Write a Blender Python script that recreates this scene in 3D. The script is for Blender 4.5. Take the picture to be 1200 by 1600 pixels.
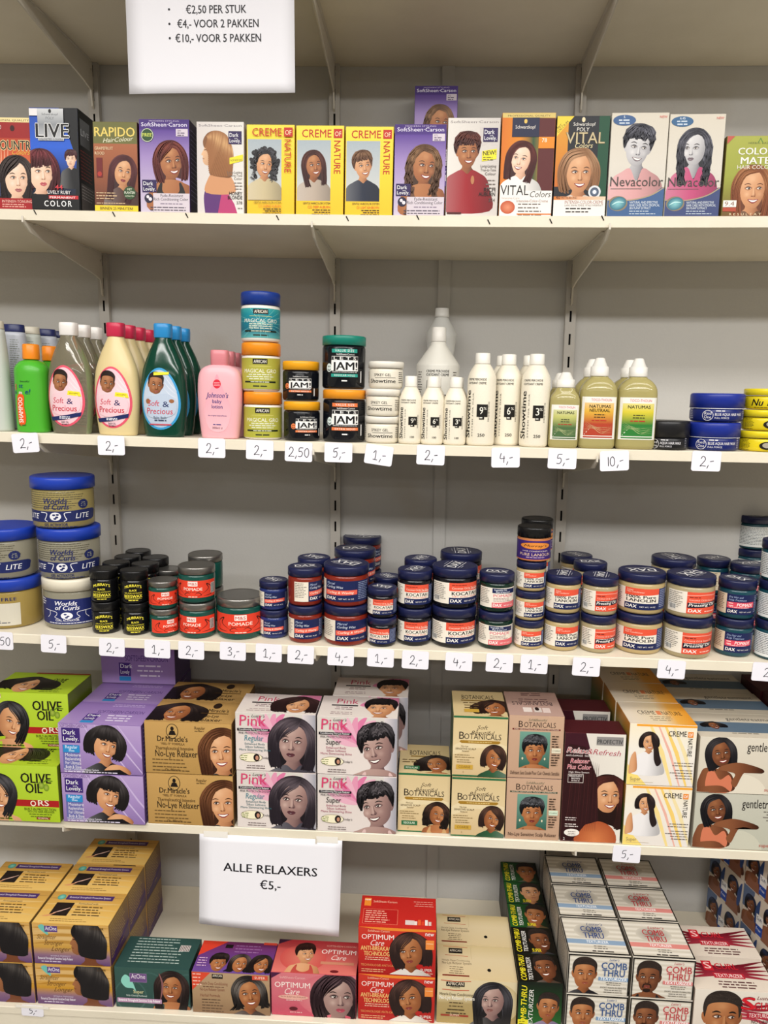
import bpy, math, random
from mathutils import Vector, Matrix
from mathutils.geometry import tessellate_polygon

# ------------------------------------------------------------------ scene, camera, light
for _o in list(bpy.data.objects):
    bpy.data.objects.remove(_o)
SC = bpy.context.scene
COL = SC.collection
ZC = 1.60                                    # eye height above the shop floor
CAM = Vector((0.0, -1.727, ZC))
RIGHT, FWD, UP = Vector((.9983, .0583, .0083)), Vector((-.0563, .9856, -.1596)), Vector((-.0174, .1589, .9871))
FPX = 1153.2                                 # focal length for a 1600 px tall frame
cam = bpy.data.cameras.new('camera')
cam.sensor_fit = 'VERTICAL'; cam.sensor_height = 36.0; cam.lens = 36.0 * FPX / 1600.0
cam.clip_start = 0.02
cam_ob = bpy.data.objects.new('camera', cam); COL.objects.link(cam_ob)
cam_ob.matrix_world = Matrix(((RIGHT.x, UP.x, -FWD.x, CAM.x), (RIGHT.y, UP.y, -FWD.y, CAM.y),
                              (RIGHT.z, UP.z, -FWD.z, CAM.z), (0, 0, 0, 1)))
SC.camera = cam_ob

world = bpy.data.worlds.new('shop_ambient'); SC.world = world
world.use_nodes = True
world.node_tree.nodes['Background'].inputs[0].default_value = (1.0, .95, .9, 1)
world.node_tree.nodes['Background'].inputs[1].default_value = 0.06

def area(name, loc, rot, sx, sy, power, color):
    l = bpy.data.lights.new(name, 'AREA'); l.shape = 'RECTANGLE'; l.size = sx; l.size_y = sy
    l.energy = power; l.color = color
    o = bpy.data.objects.new(name, l); COL.objects.link(o); o.location = loc; o.rotation_euler = rot
    return o
# rows of ceiling fluorescents along the shop, shining straight down
area('aisle_light', (0.1, -1.45, 2.72), (0, 0, 0), 3.6, .3, 40, (1.0, .975, .94))
area('middle_light', (0.2, -2.6, 2.72), (0, 0, 0), 4.8, .3, 138, (1.0, .98, .95))
area('far_light', (0.0, -5.2, 2.72), (0, 0, 0), 4.8, .3, 66, (1.0, .98, .95))

SC.view_settings.view_transform = 'Standard'
SC.view_settings.look = 'None'
SC.view_settings.gamma = 1.0
SC.view_settings.use_curve_mapping = False
SC.view_settings.exposure = -0.05
SC.cycles.use_denoising = True
SC.cycles.max_bounces = 8

# ------------------------------------------------------------------ where things stand
DEP = .3401                                  # shelf depth
SHZ = {0: .6941, 1: .2940, 2: -.1151, 3: -.5167, 4: -.9133, 5: -1.2845}   # underside of each board (5: top of the base), below/above the eye
SAG = {0: (-.01629, .0058), 1: (-.01221, .00963), 2: (-.01355, .00604), 3: (-.01083, .00259), 4: (-.00465, -.00045), 5: (-.00312, -.00764)}
THK = .019
def under(k, x):
    a, b = SAG[k]; return ZC + SHZ[k] + a * x + b * x * x
def top(k, x):
    return under(k, x) + (THK if k < 5 else 0)
def ray(u, v):
    return RIGHT * ((u - 600) / FPX) + FWD - UP * ((v - 800) / FPX)
def at(u, v, y):                             # the point of the photo on the upright plane at depth y
    d = ray(u, v); return CAM + d * ((y - CAM.y) / d.y)
def on(u, v, k):                             # the point of the photo on the top of shelf k
    d = ray(u, v); x = 0
    for _ in range(8):
        q = CAM + d * ((top(k, x) - CAM.z) / d.z); x = q.x
    return q

# ------------------------------------------------------------------ colours and materials
def lin(c):
    return c / 12.92 if c <= .04045 else ((c + .055) / 1.055) ** 2.4
_hx = {}
def C(h):
    if not isinstance(h, str): return h
    if h not in _hx:
        s = h if len(h) == 6 else ''.join(q * 2 for q in h)
        _hx[h] = tuple(lin(int(s[i:i + 2], 16) / 255) for i in (0, 2, 4))
    return _hx[h]
def mix(a, b, t):
    a, b = C(a), C(b); t = max(0, min(1, t))
    return tuple(p + (q - p) * t for p, q in zip(a, b))
_mats = {}
def new_mat(name):
    m = bpy.data.materials.new(name); m.use_nodes = True
    return m, m.node_tree.nodes, m.node_tree.links, m.node_tree.nodes['Principled BSDF']
def plastic(h, rough=.32, trans=0.0, coat=0.0, ior=1.46, metal=0.0):
    key = (h, rough, trans, coat, metal)
    if key in _mats: return _mats[key]
    m, N, L, b = new_mat('plastic_' + str(h))
    b.inputs['Base Color'].default_value = (*C(h), 1); b.inputs['Roughness'].default_value = rough
    b.inputs['Transmission Weight'].default_value = trans; b.inputs['Coat Weight'].default_value = coat
    b.inputs['IOR'].default_value = ior; b.inputs['Metallic'].default_value = metal
    n = N.new('ShaderNodeTexNoise'); n.inputs['Scale'].default_value = 60
    r = N.new('ShaderNodeMapRange'); r.inputs['To Min'].default_value = max(.02, rough - .05); r.inputs['To Max'].default_value = rough + .06
    L.new(n.outputs['Fac'], r.inputs['Value']); L.new(r.outputs['Result'], b.inputs['Roughness'])
    _mats[key] = m; return m
def print_mat(rough=.4, name='printed_card'):
    if name in _mats: return _mats[name]
    m, N, L, b = new_mat(name)
    a = N.new('ShaderNodeAttribute'); a.attribute_name = 'Col'
    L.new(a.outputs['Color'], b.inputs['Base Color']); b.inputs['Roughness'].default_value = rough; b.inputs['Specular IOR Level'].default_value = .28
    _mats[name] = m; return m
def paint(name, c1, c2, scale, rough, bump=.02, stains=None):
    m, N, L, b = new_mat(name)
    tc = N.new('ShaderNodeTexCoord')
    n = N.new('ShaderNodeTexNoise'); n.inputs['Scale'].default_value = scale; n.inputs['Detail'].default_value = 6
    L.new(tc.outputs['Object'], n.inputs['Vector'])
    r = N.new('ShaderNodeValToRGB'); r.color_ramp.elements[0].position = .3; r.color_ramp.elements[1].position = .7
    r.color_ramp.elements[0].color = (*C(c1), 1); r.color_ramp.elements[1].color = (*C(c2), 1)
    L.new(n.outputs['Fac'], r.inputs['Fac'])
    src = r.outputs['Color']
    if stains:
        s = N.new('ShaderNodeTexNoise'); s.inputs['Scale'].default_value = 2.6; s.inputs['Detail'].default_value = 4
        L.new(tc.outputs['Object'], s.inputs['Vector'])
        q = N.new('ShaderNodeValToRGB'); q.color_ramp.elements[0].position = .58; q.color_ramp.elements[1].position = .74
        L.new(s.outputs['Fac'], q.inputs['Fac'])
        x = N.new('ShaderNodeMix'); x.data_type = 'RGBA'
        L.new(q.outputs['Color'], x.inputs[0]); L.new(src, x.inputs[6]); x.inputs[7].default_value = (*C(stains), 1)
        src = x.outputs[2]
    L.new(src, b.inputs['Base Color']); b.inputs['Roughness'].default_value = rough
    f = N.new('ShaderNodeTexNoise'); f.inputs['Scale'].default_value = 140
    L.new(tc.outputs['Object'], f.inputs['Vector'])
    u = N.new('ShaderNodeBump'); u.inputs['Strength'].default_value = bump; u.inputs['Distance'].default_value = .01
    L.new(f.outputs['Fac'], u.inputs['Height']); L.new(u.outputs['Normal'], b.inputs['Normal'])
    return m

# ------------------------------------------------------------------ objects
def empty(name, loc, label, cat, group=None, rz=0.0, tilt=0.0):
    o = bpy.data.objects.new(name, None); COL.objects.link(o)
    o.empty_display_size = .01; o.location = loc; o.rotation_euler = (0, tilt, rz)
    o['label'] = label; o['category'] = cat
    if group: o['group'] = group
    return o
def link(name, me, parent=None, loc=None, label=None):
    o = bpy.data.objects.new(name, me); COL.objects.link(o)
    if parent: o.parent = parent
    if loc: o.location = loc
    if label: o['label'] = label
    return o
def tag(o, label, cat, group=None):
    o['label'] = label; o['category'] = cat
    if group: o['group'] = group
    return o
class MB:
    def __init__(s): s.v, s.f, s.mi, s.sm = [], [], [], []
    def add(s, vs, fs, mi=0, smooth=False):
        k = len(s.v); s.v += [tuple(p) for p in vs]
        for f in fs: s.f.append([i + k for i in f]); s.mi.append(mi); s.sm.append(smooth)
    def box(s, x0, y0, z0, x1, y1, z1, mi=0):
        vs = [(x, y, z) for z in (z0, z1) for y in (y0, y1) for x in (x0, x1)]
        s.add(vs, [(0, 2, 3, 1), (4, 5, 7, 6), (0, 1, 5, 4), (2, 6, 7, 3), (0, 4, 6, 2), (1, 3, 7, 5)], mi)
    def lathe(s, prof, n=36, mi=0, ry=1.0, e=2.0):          # prof: list of (r, z); e: superellipse exponent of the outline
        vs = []
        for r, z in prof:
            for i in range(n):
                a = 2 * math.pi * i / n; c, q = math.cos(a), math.sin(a)
                if e != 2.0:
                    c = math.copysign(abs(c) ** (2 / e), c); q = math.copysign(abs(q) ** (2 / e), q)
                rr = r if isinstance(r, (int, float)) else None
                vs.append((r * c, r * q * ry, z) if rr is not None else (r[0] * c, r[1] * q, z))
        fs = []
        for j in range(len(prof) - 1):
            for i in range(n):
                fs.append((j * n + i, j * n + (i + 1) % n, (j + 1) * n + (i + 1) % n, (j + 1) * n + i))
        s.add(vs, fs, mi, True)
        k = len(s.v) - len(vs)
        s.f.append([k + i for i in reversed(range(n))]); s.mi.append(mi); s.sm.append(False)
        s.f.append([k + (len(prof) - 1) * n + i for i in range(n)]); s.mi.append(mi); s.sm.append(False)
    def prism(s, pts, axis, a, b, mi=0):                     # pts 2-D; extruded along axis from a to b
        def P(p, t): return {'x': (t, p[0], p[1]), 'y': (p[0], t, p[1]), 'z': (p[0], p[1], t)}[axis]
        n = len(pts)
        vs = [P(p, a) for p in pts] + [P(p, b) for p in pts]
        fs = [list(range(n)), list(reversed(range(n, 2 * n)))] + [((i + 1) % n, i, i + n, (i + 1) % n + n) for i in range(n)]
        s.add(vs, fs, mi)
    def mesh(s, name, mats, bevel=0.0, autosmooth=False):
        me = bpy.data.meshes.new(name); me.from_pydata(s.v, [], s.f)
        for m in mats: me.materials.append(m)
        me.polygons.foreach_set('material_index', s.mi); me.polygons.foreach_set('use_smooth', s.sm)
        me.update()
        return me
def carton(name, W, D, H, cols, r=.0009):
    """A folded card box, base at z = 0, centred in x and y, softly creased edges; cols: front, top, left side, right side."""
    import bmesh
    bm = bmesh.new(); bmesh.ops.create_cube(bm, size=1)
    for v in bm.verts: v.co = Vector((v.co.x * W, v.co.y * D, (v.co.z + .5) * H))
    bmesh.ops.bevel(bm, geom=bm.edges[:], offset=r, segments=2, affect='EDGES', profile=.6)
    me = bpy.data.meshes.new(name); bm.to_mesh(me); bm.free()
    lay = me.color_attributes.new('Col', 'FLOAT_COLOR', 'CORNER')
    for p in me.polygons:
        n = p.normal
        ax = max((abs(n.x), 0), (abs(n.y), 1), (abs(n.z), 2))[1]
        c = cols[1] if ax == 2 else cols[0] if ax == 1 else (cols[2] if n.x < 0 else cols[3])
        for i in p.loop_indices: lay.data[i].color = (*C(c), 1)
    me.materials.append(print_mat())
    return me
# ------------------------------------------------------------------ printed artwork (flat ink polygons in a sheet's own units)
def spline(P, n=6, closed=False):
    P = [tuple(p) for p in P]; out = []; m = len(P)
    for i in range(m if closed else m - 1):
        if closed: a, b, c, d = P[i - 1], P[i], P[(i + 1) % m], P[(i + 2) % m]
        else: a, b, c, d = P[max(i - 1, 0)], P[i], P[i + 1], P[min(i + 2, m - 1)]
        for k in range(n):
            t = k / n; t2, t3 = t * t, t * t * t
            out.append(tuple(.5 * (2 * b[j] + (c[j] - a[j]) * t + (2 * a[j] - 5 * b[j] + 4 * c[j] - d[j]) * t2 + (3 * b[j] - a[j] - 3 * c[j] + d[j]) * t3) for j in (0, 1)))
    if not closed: out.append(P[-1])
    return out
def resample(P, n):
    P = spline(P, 8); L = [0]
    for a, b in zip(P, P[1:]): L.append(L[-1] + math.dist(a, b))
    out = []; j = 0
    for i in range(n + 1):
        t = L[-1] * i / n
        while j < len(L) - 2 and L[j + 1] < t: j += 1
        q = (t - L[j]) / max(L[j + 1] - L[j], 1e-9)
        out.append((P[j][0] + (P[j + 1][0] - P[j][0]) * q, P[j][1] + (P[j + 1][1] - P[j][1]) * q))
    return out
_glyphs = {}
def glyphs(s, bold, shear, track):
    key = (s, bold, shear, track)
    if key not in _glyphs:
        cu = bpy.data.curves.new('t', 'FONT'); cu.body = s; cu.resolution_u = 2; cu.offset = bold; cu.shear = shear
        cu.space_character = track
        ob = bpy.data.objects.new('t', cu)
        me = bpy.data.meshes.new_from_object(ob)
        vs = [(v.co.x, v.co.y) for v in me.vertices]
        me.calc_loop_triangles(); ts = [tuple(t.vertices) for t in me.loop_triangles]
        bpy.data.objects.remove(ob); bpy.data.curves.remove(cu); bpy.data.meshes.remove(me)
        _glyphs[key] = (vs, ts)
    return _glyphs[key]
CAPH = max(v[1] for v in glyphs('H', 0, 0, 1)[0])
class Art:
    def __init__(s, w, h, bg=None, grp='p'):
        s.w, s.h, s.L, s.g, s.clip, s.rnd = w, h, [], grp, None, random.Random(7)
        if bg is not None: s.rect(0, 0, w, h, bg)
    def tri(s, vs, cs, ts):
        if not isinstance(cs, list): cs = [C(cs)] * len(vs)
        s.L.append((s.g, s.clip, vs, cs, ts))
    def poly(s, P, c):
        ts = tessellate_polygon([[Vector((p[0], p[1], 0)) for p in P]])
        s.tri(list(P), [C(c(*p)) for p in P] if callable(c) else C(c), [tuple(t) for t in ts])
    def rect(s, x0, y0, x1, y1, c, c2=None, hor=False):      # c at the bottom (or the left), c2 at the top (or the right)
        c2 = c if c2 is None else c2
        cs = [c, c2, c2, c] if hor else [c, c, c2, c2]
        s.tri([(x0, y0), (x1, y0), (x1, y1), (x0, y1)], [C(q) for q in cs], [(0, 1, 2), (0, 2, 3)])
    def grad(s, x0, y0, x1, y1, stops, hor=False):           # stops [(t, colour)...]
        for (t0, a), (t1, b) in zip(stops, stops[1:]):
            if hor: s.rect(x0 + (x1 - x0) * t0, y0, x0 + (x1 - x0) * t1, y1, a, b, True)
            else: s.rect(x0, y0 + (y1 - y0) * t0, x1, y0 + (y1 - y0) * t1, a, b)
    def quad(s, P, c): s.poly(P, c)
    def ell(s, x, y, rx, ry, c, c2=None, rot=0, n=28):       # c at the rim, c2 in the middle
        cr, sr = math.cos(rot), math.sin(rot)
        P = [(x, y)] + [(x + rx * math.cos(a) * cr - ry * math.sin(a) * sr, y + rx * math.cos(a) * sr + ry * math.sin(a) * cr) for a in (2 * math.pi * i / n for i in range(n))]
        s.tri(P, [C(c2 or c)] + [C(c)] * n, [(0, i + 1, (i + 1) % n + 1) for i in range(n)])
    def ring(s, x, y, rx, ry, w, c, n=36):
        P = []
        for i in range(n):
            a = 2 * math.pi * i / n
            P += [(x + rx * math.cos(a), y + ry * math.sin(a)), (x + (rx - w) * math.cos(a), y + (ry - w) * math.sin(a))]
        ts = []
        for i in range(n):
            j = (i + 1) % n; ts += [(2 * i, 2 * j, 2 * j + 1), (2 * i, 2 * j + 1, 2 * i + 1)]
        s.tri(P, C(c), ts)
    def spl(s, P, c, n=6): s.poly(spline(P, n, True), c)
    def blob(s, P, col, rings=(1, .78, .52, .25), T=None, smooth=True):  # star-shaped patch with a smooth colour field col(x, y)
        P = spline(P, 5, True) if smooth else P
        cx, cy = sum(p[0] for p in P) / len(P), sum(p[1] for p in P) / len(P)
        vs = []; n = len(P)
        for r in rings: vs += [(cx + (p[0] - cx) * r, cy + (p[1] - cy) * r) for p in P]
        vs.append((cx, cy)); ts = []
        for k in range(len(rings) - 1):
            for i in range(n):
                j = (i + 1) % n; ts += [(k * n + i, k * n + j, (k + 1) * n + j), (k * n + i, (k + 1) * n + j, (k + 1) * n + i)]
        k = (len(rings) - 1) * n
        ts += [(k + i, k + (i + 1) % n, len(vs) - 1) for i in range(n)]
        s.tri([T(*p) for p in vs] if T else vs, [C(col(*p)) for p in vs], ts)
    def line(s, P, w, c, taper=False, smooth=False):
        if smooth: P = spline(P, 6)
        vs = []; n = len(P)
        for i, p in enumerate(P):
            a, b = P[max(i - 1, 0)], P[min(i + 1, n - 1)]
            d = math.hypot(b[0] - a[0], b[1] - a[1]) or 1
            q = w / 2 * (1 if not taper else max(.15, math.sin(math.pi * (i + .5) / n)))
            nx, ny = -(b[1] - a[1]) / d * q, (b[0] - a[0]) / d * q
            vs += [(p[0] + nx, p[1] + ny), (p[0] - nx, p[1] - ny)]
        ts = []
        for i in range(n - 1): ts += [(2 * i, 2 * i + 1, 2 * i + 3), (2 * i, 2 * i + 3, 2 * i + 2)]
        s.tri(vs, C(c), ts)
    def t(s, txt, x, y, h, c, w=None, al='l', bold=0.0, sh=0.0, rot=0, track=1.0, out=None, outw=.018, warp=None, wmax=None, copies=None):
        vs, ts = glyphs(txt, 0.0, sh, track)
        if out is not None:
            g = s.g; s.g = 'lettering' if g == 'p' else g
            s.t(txt, x, y, h, out, w, al, 0, sh, rot, track, None, 0, warp, wmax, [(outw * 1.4 * math.cos(i * math.pi / 3), outw * 1.4 * math.sin(i * math.pi / 3)) for i in range(6)]); s.g = g
        if bold >= .012:
            copies = [(-bold * .9, 0), (bold * .9, 0)]
        if not vs: return
        x0, x1 = min(v[0] for v in vs), max(v[0] for v in vs)
        k = h / CAPH; kx = k if w is None else w / (x1 - x0)
        if wmax and (x1 - x0) * kx > wmax: kx = wmax / (x1 - x0)
        W = (x1 - x0) * kx; off = {'l': 0, 'c': -W / 2, 'r': -W}[al]
        a = math.radians(rot); ca, sa = math.cos(a), math.sin(a); out_ = []
        n0 = len(vs); cp = copies or [(0, 0)]
        for vx, vy in [(q[0] + c_[0], q[1] + c_[1]) for c_ in cp for q in vs]:
            px, py = (vx - x0) * kx + off, vy * k
            if warp: px, py = warp(px, py, W)
            out_.append((x + px * ca - py * sa, y + px * sa + py * ca))
        g = s.g
        if g == 'p': s.g = 'lettering'
        for j in range(len(cp)): s.tri(out_[n0 * j:n0 * (j + 1)], C(c), ts)
        s.g = g
    def gk(s, x0, y, x1, n, dy, th, c, al='l', fill=.9):     # small print too fine to read: rows of word-long strokes
        for i in range(n):
            yy = y - i * dy; W = (x1 - x0) * (s.rnd.uniform(.7, 1) * fill); x = x0 + {'l': 0, 'c': ((x1 - x0) - W) / 2, 'r': (x1 - x0) - W}[al]; e = x + W
            vs, ts = [], []
            while x < e:
                q = min(e, x + th * s.rnd.uniform(2, 6.5)); k = len(vs)
                vs += [(x, yy), (q, yy), (q, yy + th), (x, yy + th)]; ts += [(k, k + 1, k + 2), (k, k + 2, k + 3)]
                x = q + th * .8
            s.tri(vs, C(c), ts)
    def bars(s, x0, y0, x1, y1, c='111'):                    # a barcode
        s.rect(x0, y0, x1, y1, 'f4f2ec'); vs, ts = [], []; x = x0 + (x1 - x0) * .06
        while x < x1 - (x1 - x0) * .06:
            q = (x1 - x0) * s.rnd.choice((.02, .035, .05)); k = len(vs)
            vs += [(x, y0 + .5), (x + q, y0 + .5), (x + q, y1 - .5), (x, y1 - .5)]; ts += [(k, k + 1, k + 2), (k, k + 2, k + 3)]
            x += q + (x1 - x0) * s.rnd.choice((.02, .035))
        s.tri(vs, C(c), ts)
    # ---- to meshes
    def build(s, name, place, parent=None, slices=None, rows=None, mat=None, step=1.8e-5):
        """place(u, v, lift) -> 3-D; returns {group: mesh}. Ink outside the sheet is trimmed; slices: u-step for wrapping round a jar."""
        B = {}
        for li, (g, clip, vs, cs, ts) in enumerate(s.L):
            x0, y0, x1, y1 = clip or (0, 0, s.w, s.h)
            V, F, K = B.setdefault(g, ([], [], []))
            lift = (li + 1) * step
            inside = all(x0 <= p[0] <= x1 and y0 <= p[1] <= y1 for p in vs)
            for t in ts:
                T = [(vs[i][0], vs[i][1], cs[i]) for i in t]
                if not inside:
                    for ax, lim, sg in ((0, x0, 1), (0, x1, -1), (1, y0, 1), (1, y1, -1)): T = _cut(T, ax, lim, sg)
                    if len(T) < 3: continue
                parts = [T]
                if slices:
                    a, b = min(p[0] for p in T), max(p[0] for p in T)
                    k = math.floor(a / slices) + 1
                    while k * slices < b - 1e-6:
                        l = _cut(parts[-1], 0, k * slices, -1); r = _cut(parts[-1], 0, k * slices, 1)
                        parts[-1:] = [q for q in (l, r) if len(q) >= 3]; k += 1
                        if not parts: break
                if rows:
                    for T in parts[:]:
                        parts.remove(T); k = math.floor(min(p[1] for p in T) / rows) + 1; b = max(p[1] for p in T)
                        while T and k * rows < b - 1e-6:
                            l = _cut(T, 1, k * rows, -1); T = _cut(T, 1, k * rows, 1); k += 1
                            if len(l) >= 3: parts.append(l)
                        if len(T) >= 3: parts.append(T)
                for T in parts:
                    i0 = len(V)
                    for p in T: V.append(place(p[0], p[1], lift)); K.append(p[2])
                    F.append(list(range(i0, i0 + len(T))))
        out = {}
        for g, (V, F, K) in B.items():
            if not F: continue
            me = bpy.data.meshes.new(name + '_' + g); me.from_pydata(V, [], F)
            lay = me.color_attributes.new('Col', 'FLOAT_COLOR', 'POINT')
            lay.data.foreach_set('color', [q for c in K for q in (*c, 1)])
            me.materials.append(mat or print_mat()); me.update(); out[g] = me
        return out
def _cut(T, ax, lim, sg):
    out = []
    for i, a in enumerate(T):
        b = T[(i + 1) % len(T)]; da, db = (a[ax] - lim) * sg, (b[ax] - lim) * sg
        if da >= 0: out.append(a)
        if (da > 0 and db < 0) or (da < 0 and db > 0):
            t = da / (da - db)
            out.append((a[0] + (b[0] - a[0]) * t, a[1] + (b[1] - a[1]) * t, tuple(p + (q - p) * t for p, q in zip(a[2], b[2]))))
    return out

# ------------------------------------------------------------------ printed portraits
SKIN = {'pale': ('b98468', 'efc8ac', 'fde8d8'), 'tan': ('8c5433', 'cf9468', 'efc39a'), 'brown': ('5a2e1a', 'a5653c', 'd39a68'),
        'deep': ('371a0e', '74432a', 'ab7048'), 'grey': ('6f6c74', 'c4c2c4', 'efedec'), 'dusk': ('4a3038', 'a07f78', 'd8bcb0'), 'baby': ('4f2a18', '98613f', 'c99066')}
def tone(pal, x, y, lx):
    t = .56 - .42 * lx * x - .30 * x * x + .16 * y - .1 * max(0, -y - .5)
    a, b, c = SKIN[pal]
    return mix(a, b, t * 2) if t < .5 else mix(b, c, t * 2 - 1)
def portrait(A, cx, cy, s, skin='brown', hair='1c1412', hi=None, style='bob', L=-1.05, yaw=.2, tilt=0, flip=False, lx=.5, lip='8e3038', smile=True,
             top='2a2a30', neckline=.0, wave=.0, band=.28, male=False, beard=False, seed=1, shoulders=True, wide=1.1, body_dx=0.0, part=.15, eye='2a170e', strap=False):
    g0 = A.g; A.g = 'portrait'
    R = random.Random(seed); hi = hi or mix(hair, 'b8a89c', .2)
    a = math.radians(tilt); ca, sa = math.cos(a), math.sin(a); f = -1 if flip else 1
    def T(x, y): return (cx + s * f * (x * ca - y * sa), cy + s * (x * sa + y * ca))
    def S(x, y): return (cx + s * f * x * .92, cy + s * (y + .22))
    def TP(P): return [T(*p) for p in P]
    def F(x, y, k=1.0):                                    # where a feature of the face lands when the head turns
        q = math.asin(max(-.99, min(.99, x / .82))) + yaw * k
        return (.82 * math.sin(q), y)
    def lock(c1, c2, n=11, m=12, base=hair, h=hi, pos=band, wid=.2, amp=None, frq=5.0, jit=.035):
        p, q = resample(c1, m), resample(c2, m); amp = wave if amp is None else amp
        vs, cs, ts = [], [], []
        for j in range(n):
            t0, t1 = j / n, (j + 1.25) / n; t1 = min(t1, 1.0)
            nz = R.uniform(-.22, .22); ph = R.uniform(-.5, .5); ex = R.uniform(-jit, jit) * 2; pp = pos + R.uniform(-.06, .06)
            for i in range(m + 1):
                u = i / m; w = amp * math.sin(frq * 2 * math.pi * u + ph + j * .35) * (.2 + .8 * u)
                g = math.exp(-((u - pp) / wid) ** 2) * (.75 + nz * 1.6)
                col = mix(mix(hair, '000000', .25 + nz), base, .5 + .5 * (1 - u)) if nz > 0 else mix(base, hair, .5)
                col = mix(col, h, max(0, g) * .62)
                for t in (t0, t1):
                    x = p[i][0] + (q[i][0] - p[i][0]) * t + w; y = p[i][1] + (q[i][1] - p[i][1]) * t + ex * u
                    vs.append(T(x, y)); cs.append(col)
            k = len(vs) - 2 * (m + 1)
            for i in range(m): ts += [(k + 2 * i, k + 2 * i + 1, k + 2 * i + 3), (k + 2 * i, k + 2 * i + 3, k + 2 * i + 2)]
        A.tri(vs, cs, ts)
    W = wide; dk = mix(hair, '000000', .45)
    # hair behind the head
    if style in ('bob', 'long', 'sweep', 'flip', 'side'):
        A.poly(TP(spline([(-.9 * W, L), (-1.06 * W, -.25), (-1.0 * W, .6), (-.62, 1.22), (0, 1.4), (.62, 1.22), (1.0 * W, .6), (1.06 * W, -.25), (.9 * W, L), (0, L + .25)], 5, True)), dk)
    elif style == 'curly':
        for i in range(90):
            q = R.uniform(-.5, math.pi + .5); r = R.uniform(.75, 1.2); x, y = r * math.cos(q) * W, .35 + r * .95 * math.sin(q)
            if i % 3 == 0: x, y = R.choice((-1, 1)) * R.uniform(.62, 1.15) * W, R.uniform(L, .4)
            A.ell(*T(x, y), s * R.uniform(.14, .26), s * R.uniform(.14, .24), mix(hair, '000000', R.uniform(0, .5)), mix(hair, hi, R.uniform(0, .5)), R.uniform(0, 3), 9)
    # neck, shoulders, clothes
    if shoulders:
        d = body_dx
        A.blob([(-.36, -.55), (.36, -.55), (.36, -1.2), (.6 + d, -1.55), (0 + d, -2.1), (-.6 + d, -1.55), (-.36, -1.2)], lambda x, y: tone(skin, x * 1.3 + .25, y * .5 - .2, lx), T=S)
        body = [(-.42 + d, -1.38), (-1.0 + d, -1.6), (-1.55 + d, -1.95), (-1.85 + d, -2.7), (-1.9 + d, -4.2), (1.9 + d, -4.2), (1.85 + d, -2.7), (1.55 + d, -1.95), (1.0 + d, -1.6), (.42 + d, -1.38), (.05 + d, -1.65 - neckline)]
        if strap:
            A.blob([(-.42 + d, -1.3), (-1.0 + d, -1.5), (-1.5 + d, -1.85), (-1.6 + d, -3.2), (1.6 + d, -3.2), (1.5 + d, -1.85), (1.0 + d, -1.5), (.42 + d, -1.3)], lambda x, y: tone(skin, x * .5, .1 + (y + 2) * .3, lx), T=S)
            A.poly([S(*p) for p in spline([(-1.1 + d, -2.3), (-.8 + d, -1.55), (-.62 + d, -1.5), (-.6 + d, -2.05), (0 + d, -2.3), (.6 + d, -2.05), (.62 + d, -1.5), (.8 + d, -1.55), (1.1 + d, -2.3), (1.2 + d, -4), (-1.2 + d, -4)], 4, True)], top)
        else:
            A.blob(body, lambda x, y: mix(top, mix(top, '000000', .45) if (x - d) * lx > 0 else mix(top, 'ffffff', .12), abs(x - d) * .55), T=S)
    if style == 'long' or (style in ('sweep', 'side', 'flip') and L < -1.3):   # falls over the shoulders
        lock([(-.6, .5), (-1.02 * W, -.3), (-1.02 * W, L * .6), (-.9 * W, L)], [(-.4, .5), (-.6, -.4), (-.62, L * .6), (-.45, L)], pos=.45)
        lock([(.6, .5), (1.02 * W, -.3), (1.02 * W, L * .6), (.9 * W, L)], [(.4, .5), (.6, -.4), (.62, L * .6), (.45, L)], pos=.45)
    # head
    ears = male or style in ('short', 'fade', 'baby', 'crop')
    if ears:
        for sx in (-1, 1):
            if sx * yaw < .25: A.blob([(sx * .66, .22), (sx * .84, .28), (sx * .86, .0), (sx * .72, -.26), (sx * .62, -.15)], lambda x, y: tone(skin, x * .8, y - .25, lx), T=T)
    jw = .1 if male else 0
    k = .82 if style == 'baby' else 1
    face = [(yaw * .35, -1.02 * k), (.3 + jw + yaw * .2, -.93 * k), (.55 + jw * .5, -.6), (.68, -.15), (.72, .3), (.62, .75), (.32, 1.04), (0, 1.12), (-.32, 1.04), (-.62, .75), (-.72, .3), (-.68, -.15), (-.55 - jw * .5, -.6), (-.3 - jw + yaw * .2, -.93 * k)]
    A.blob(face, lambda x, y: tone(skin, x - yaw * .15, y, lx), T=T)
    d_, m_, l_ = SKIN[skin]
    for qx, kk in ((-.36, .5), (.36, .22)):               # cheeks and forehead
        c0 = F(qx, -.24); A.blob([F(qx + .26 * math.cos(i * .7), -.24 + .22 * math.sin(i * .7)) for i in range(9)], lambda x, y: mix(tone(skin, x - yaw * .15, y, lx), l_, kk * math.exp(-((x - c0[0]) ** 2 + (y - c0[1]) ** 2) / .016)), T=T)
    c1 = F(-.12, .62); A.blob([F(-.12 + .34 * math.cos(i * .7), .6 + .26 * math.sin(i * .7)) for i in range(9)], lambda x, y: mix(tone(skin, x - yaw * .15, y, lx), l_, .4 * math.exp(-((x - c1[0]) ** 2 + (y - c1[1]) ** 2) / .03)), T=T)
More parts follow.
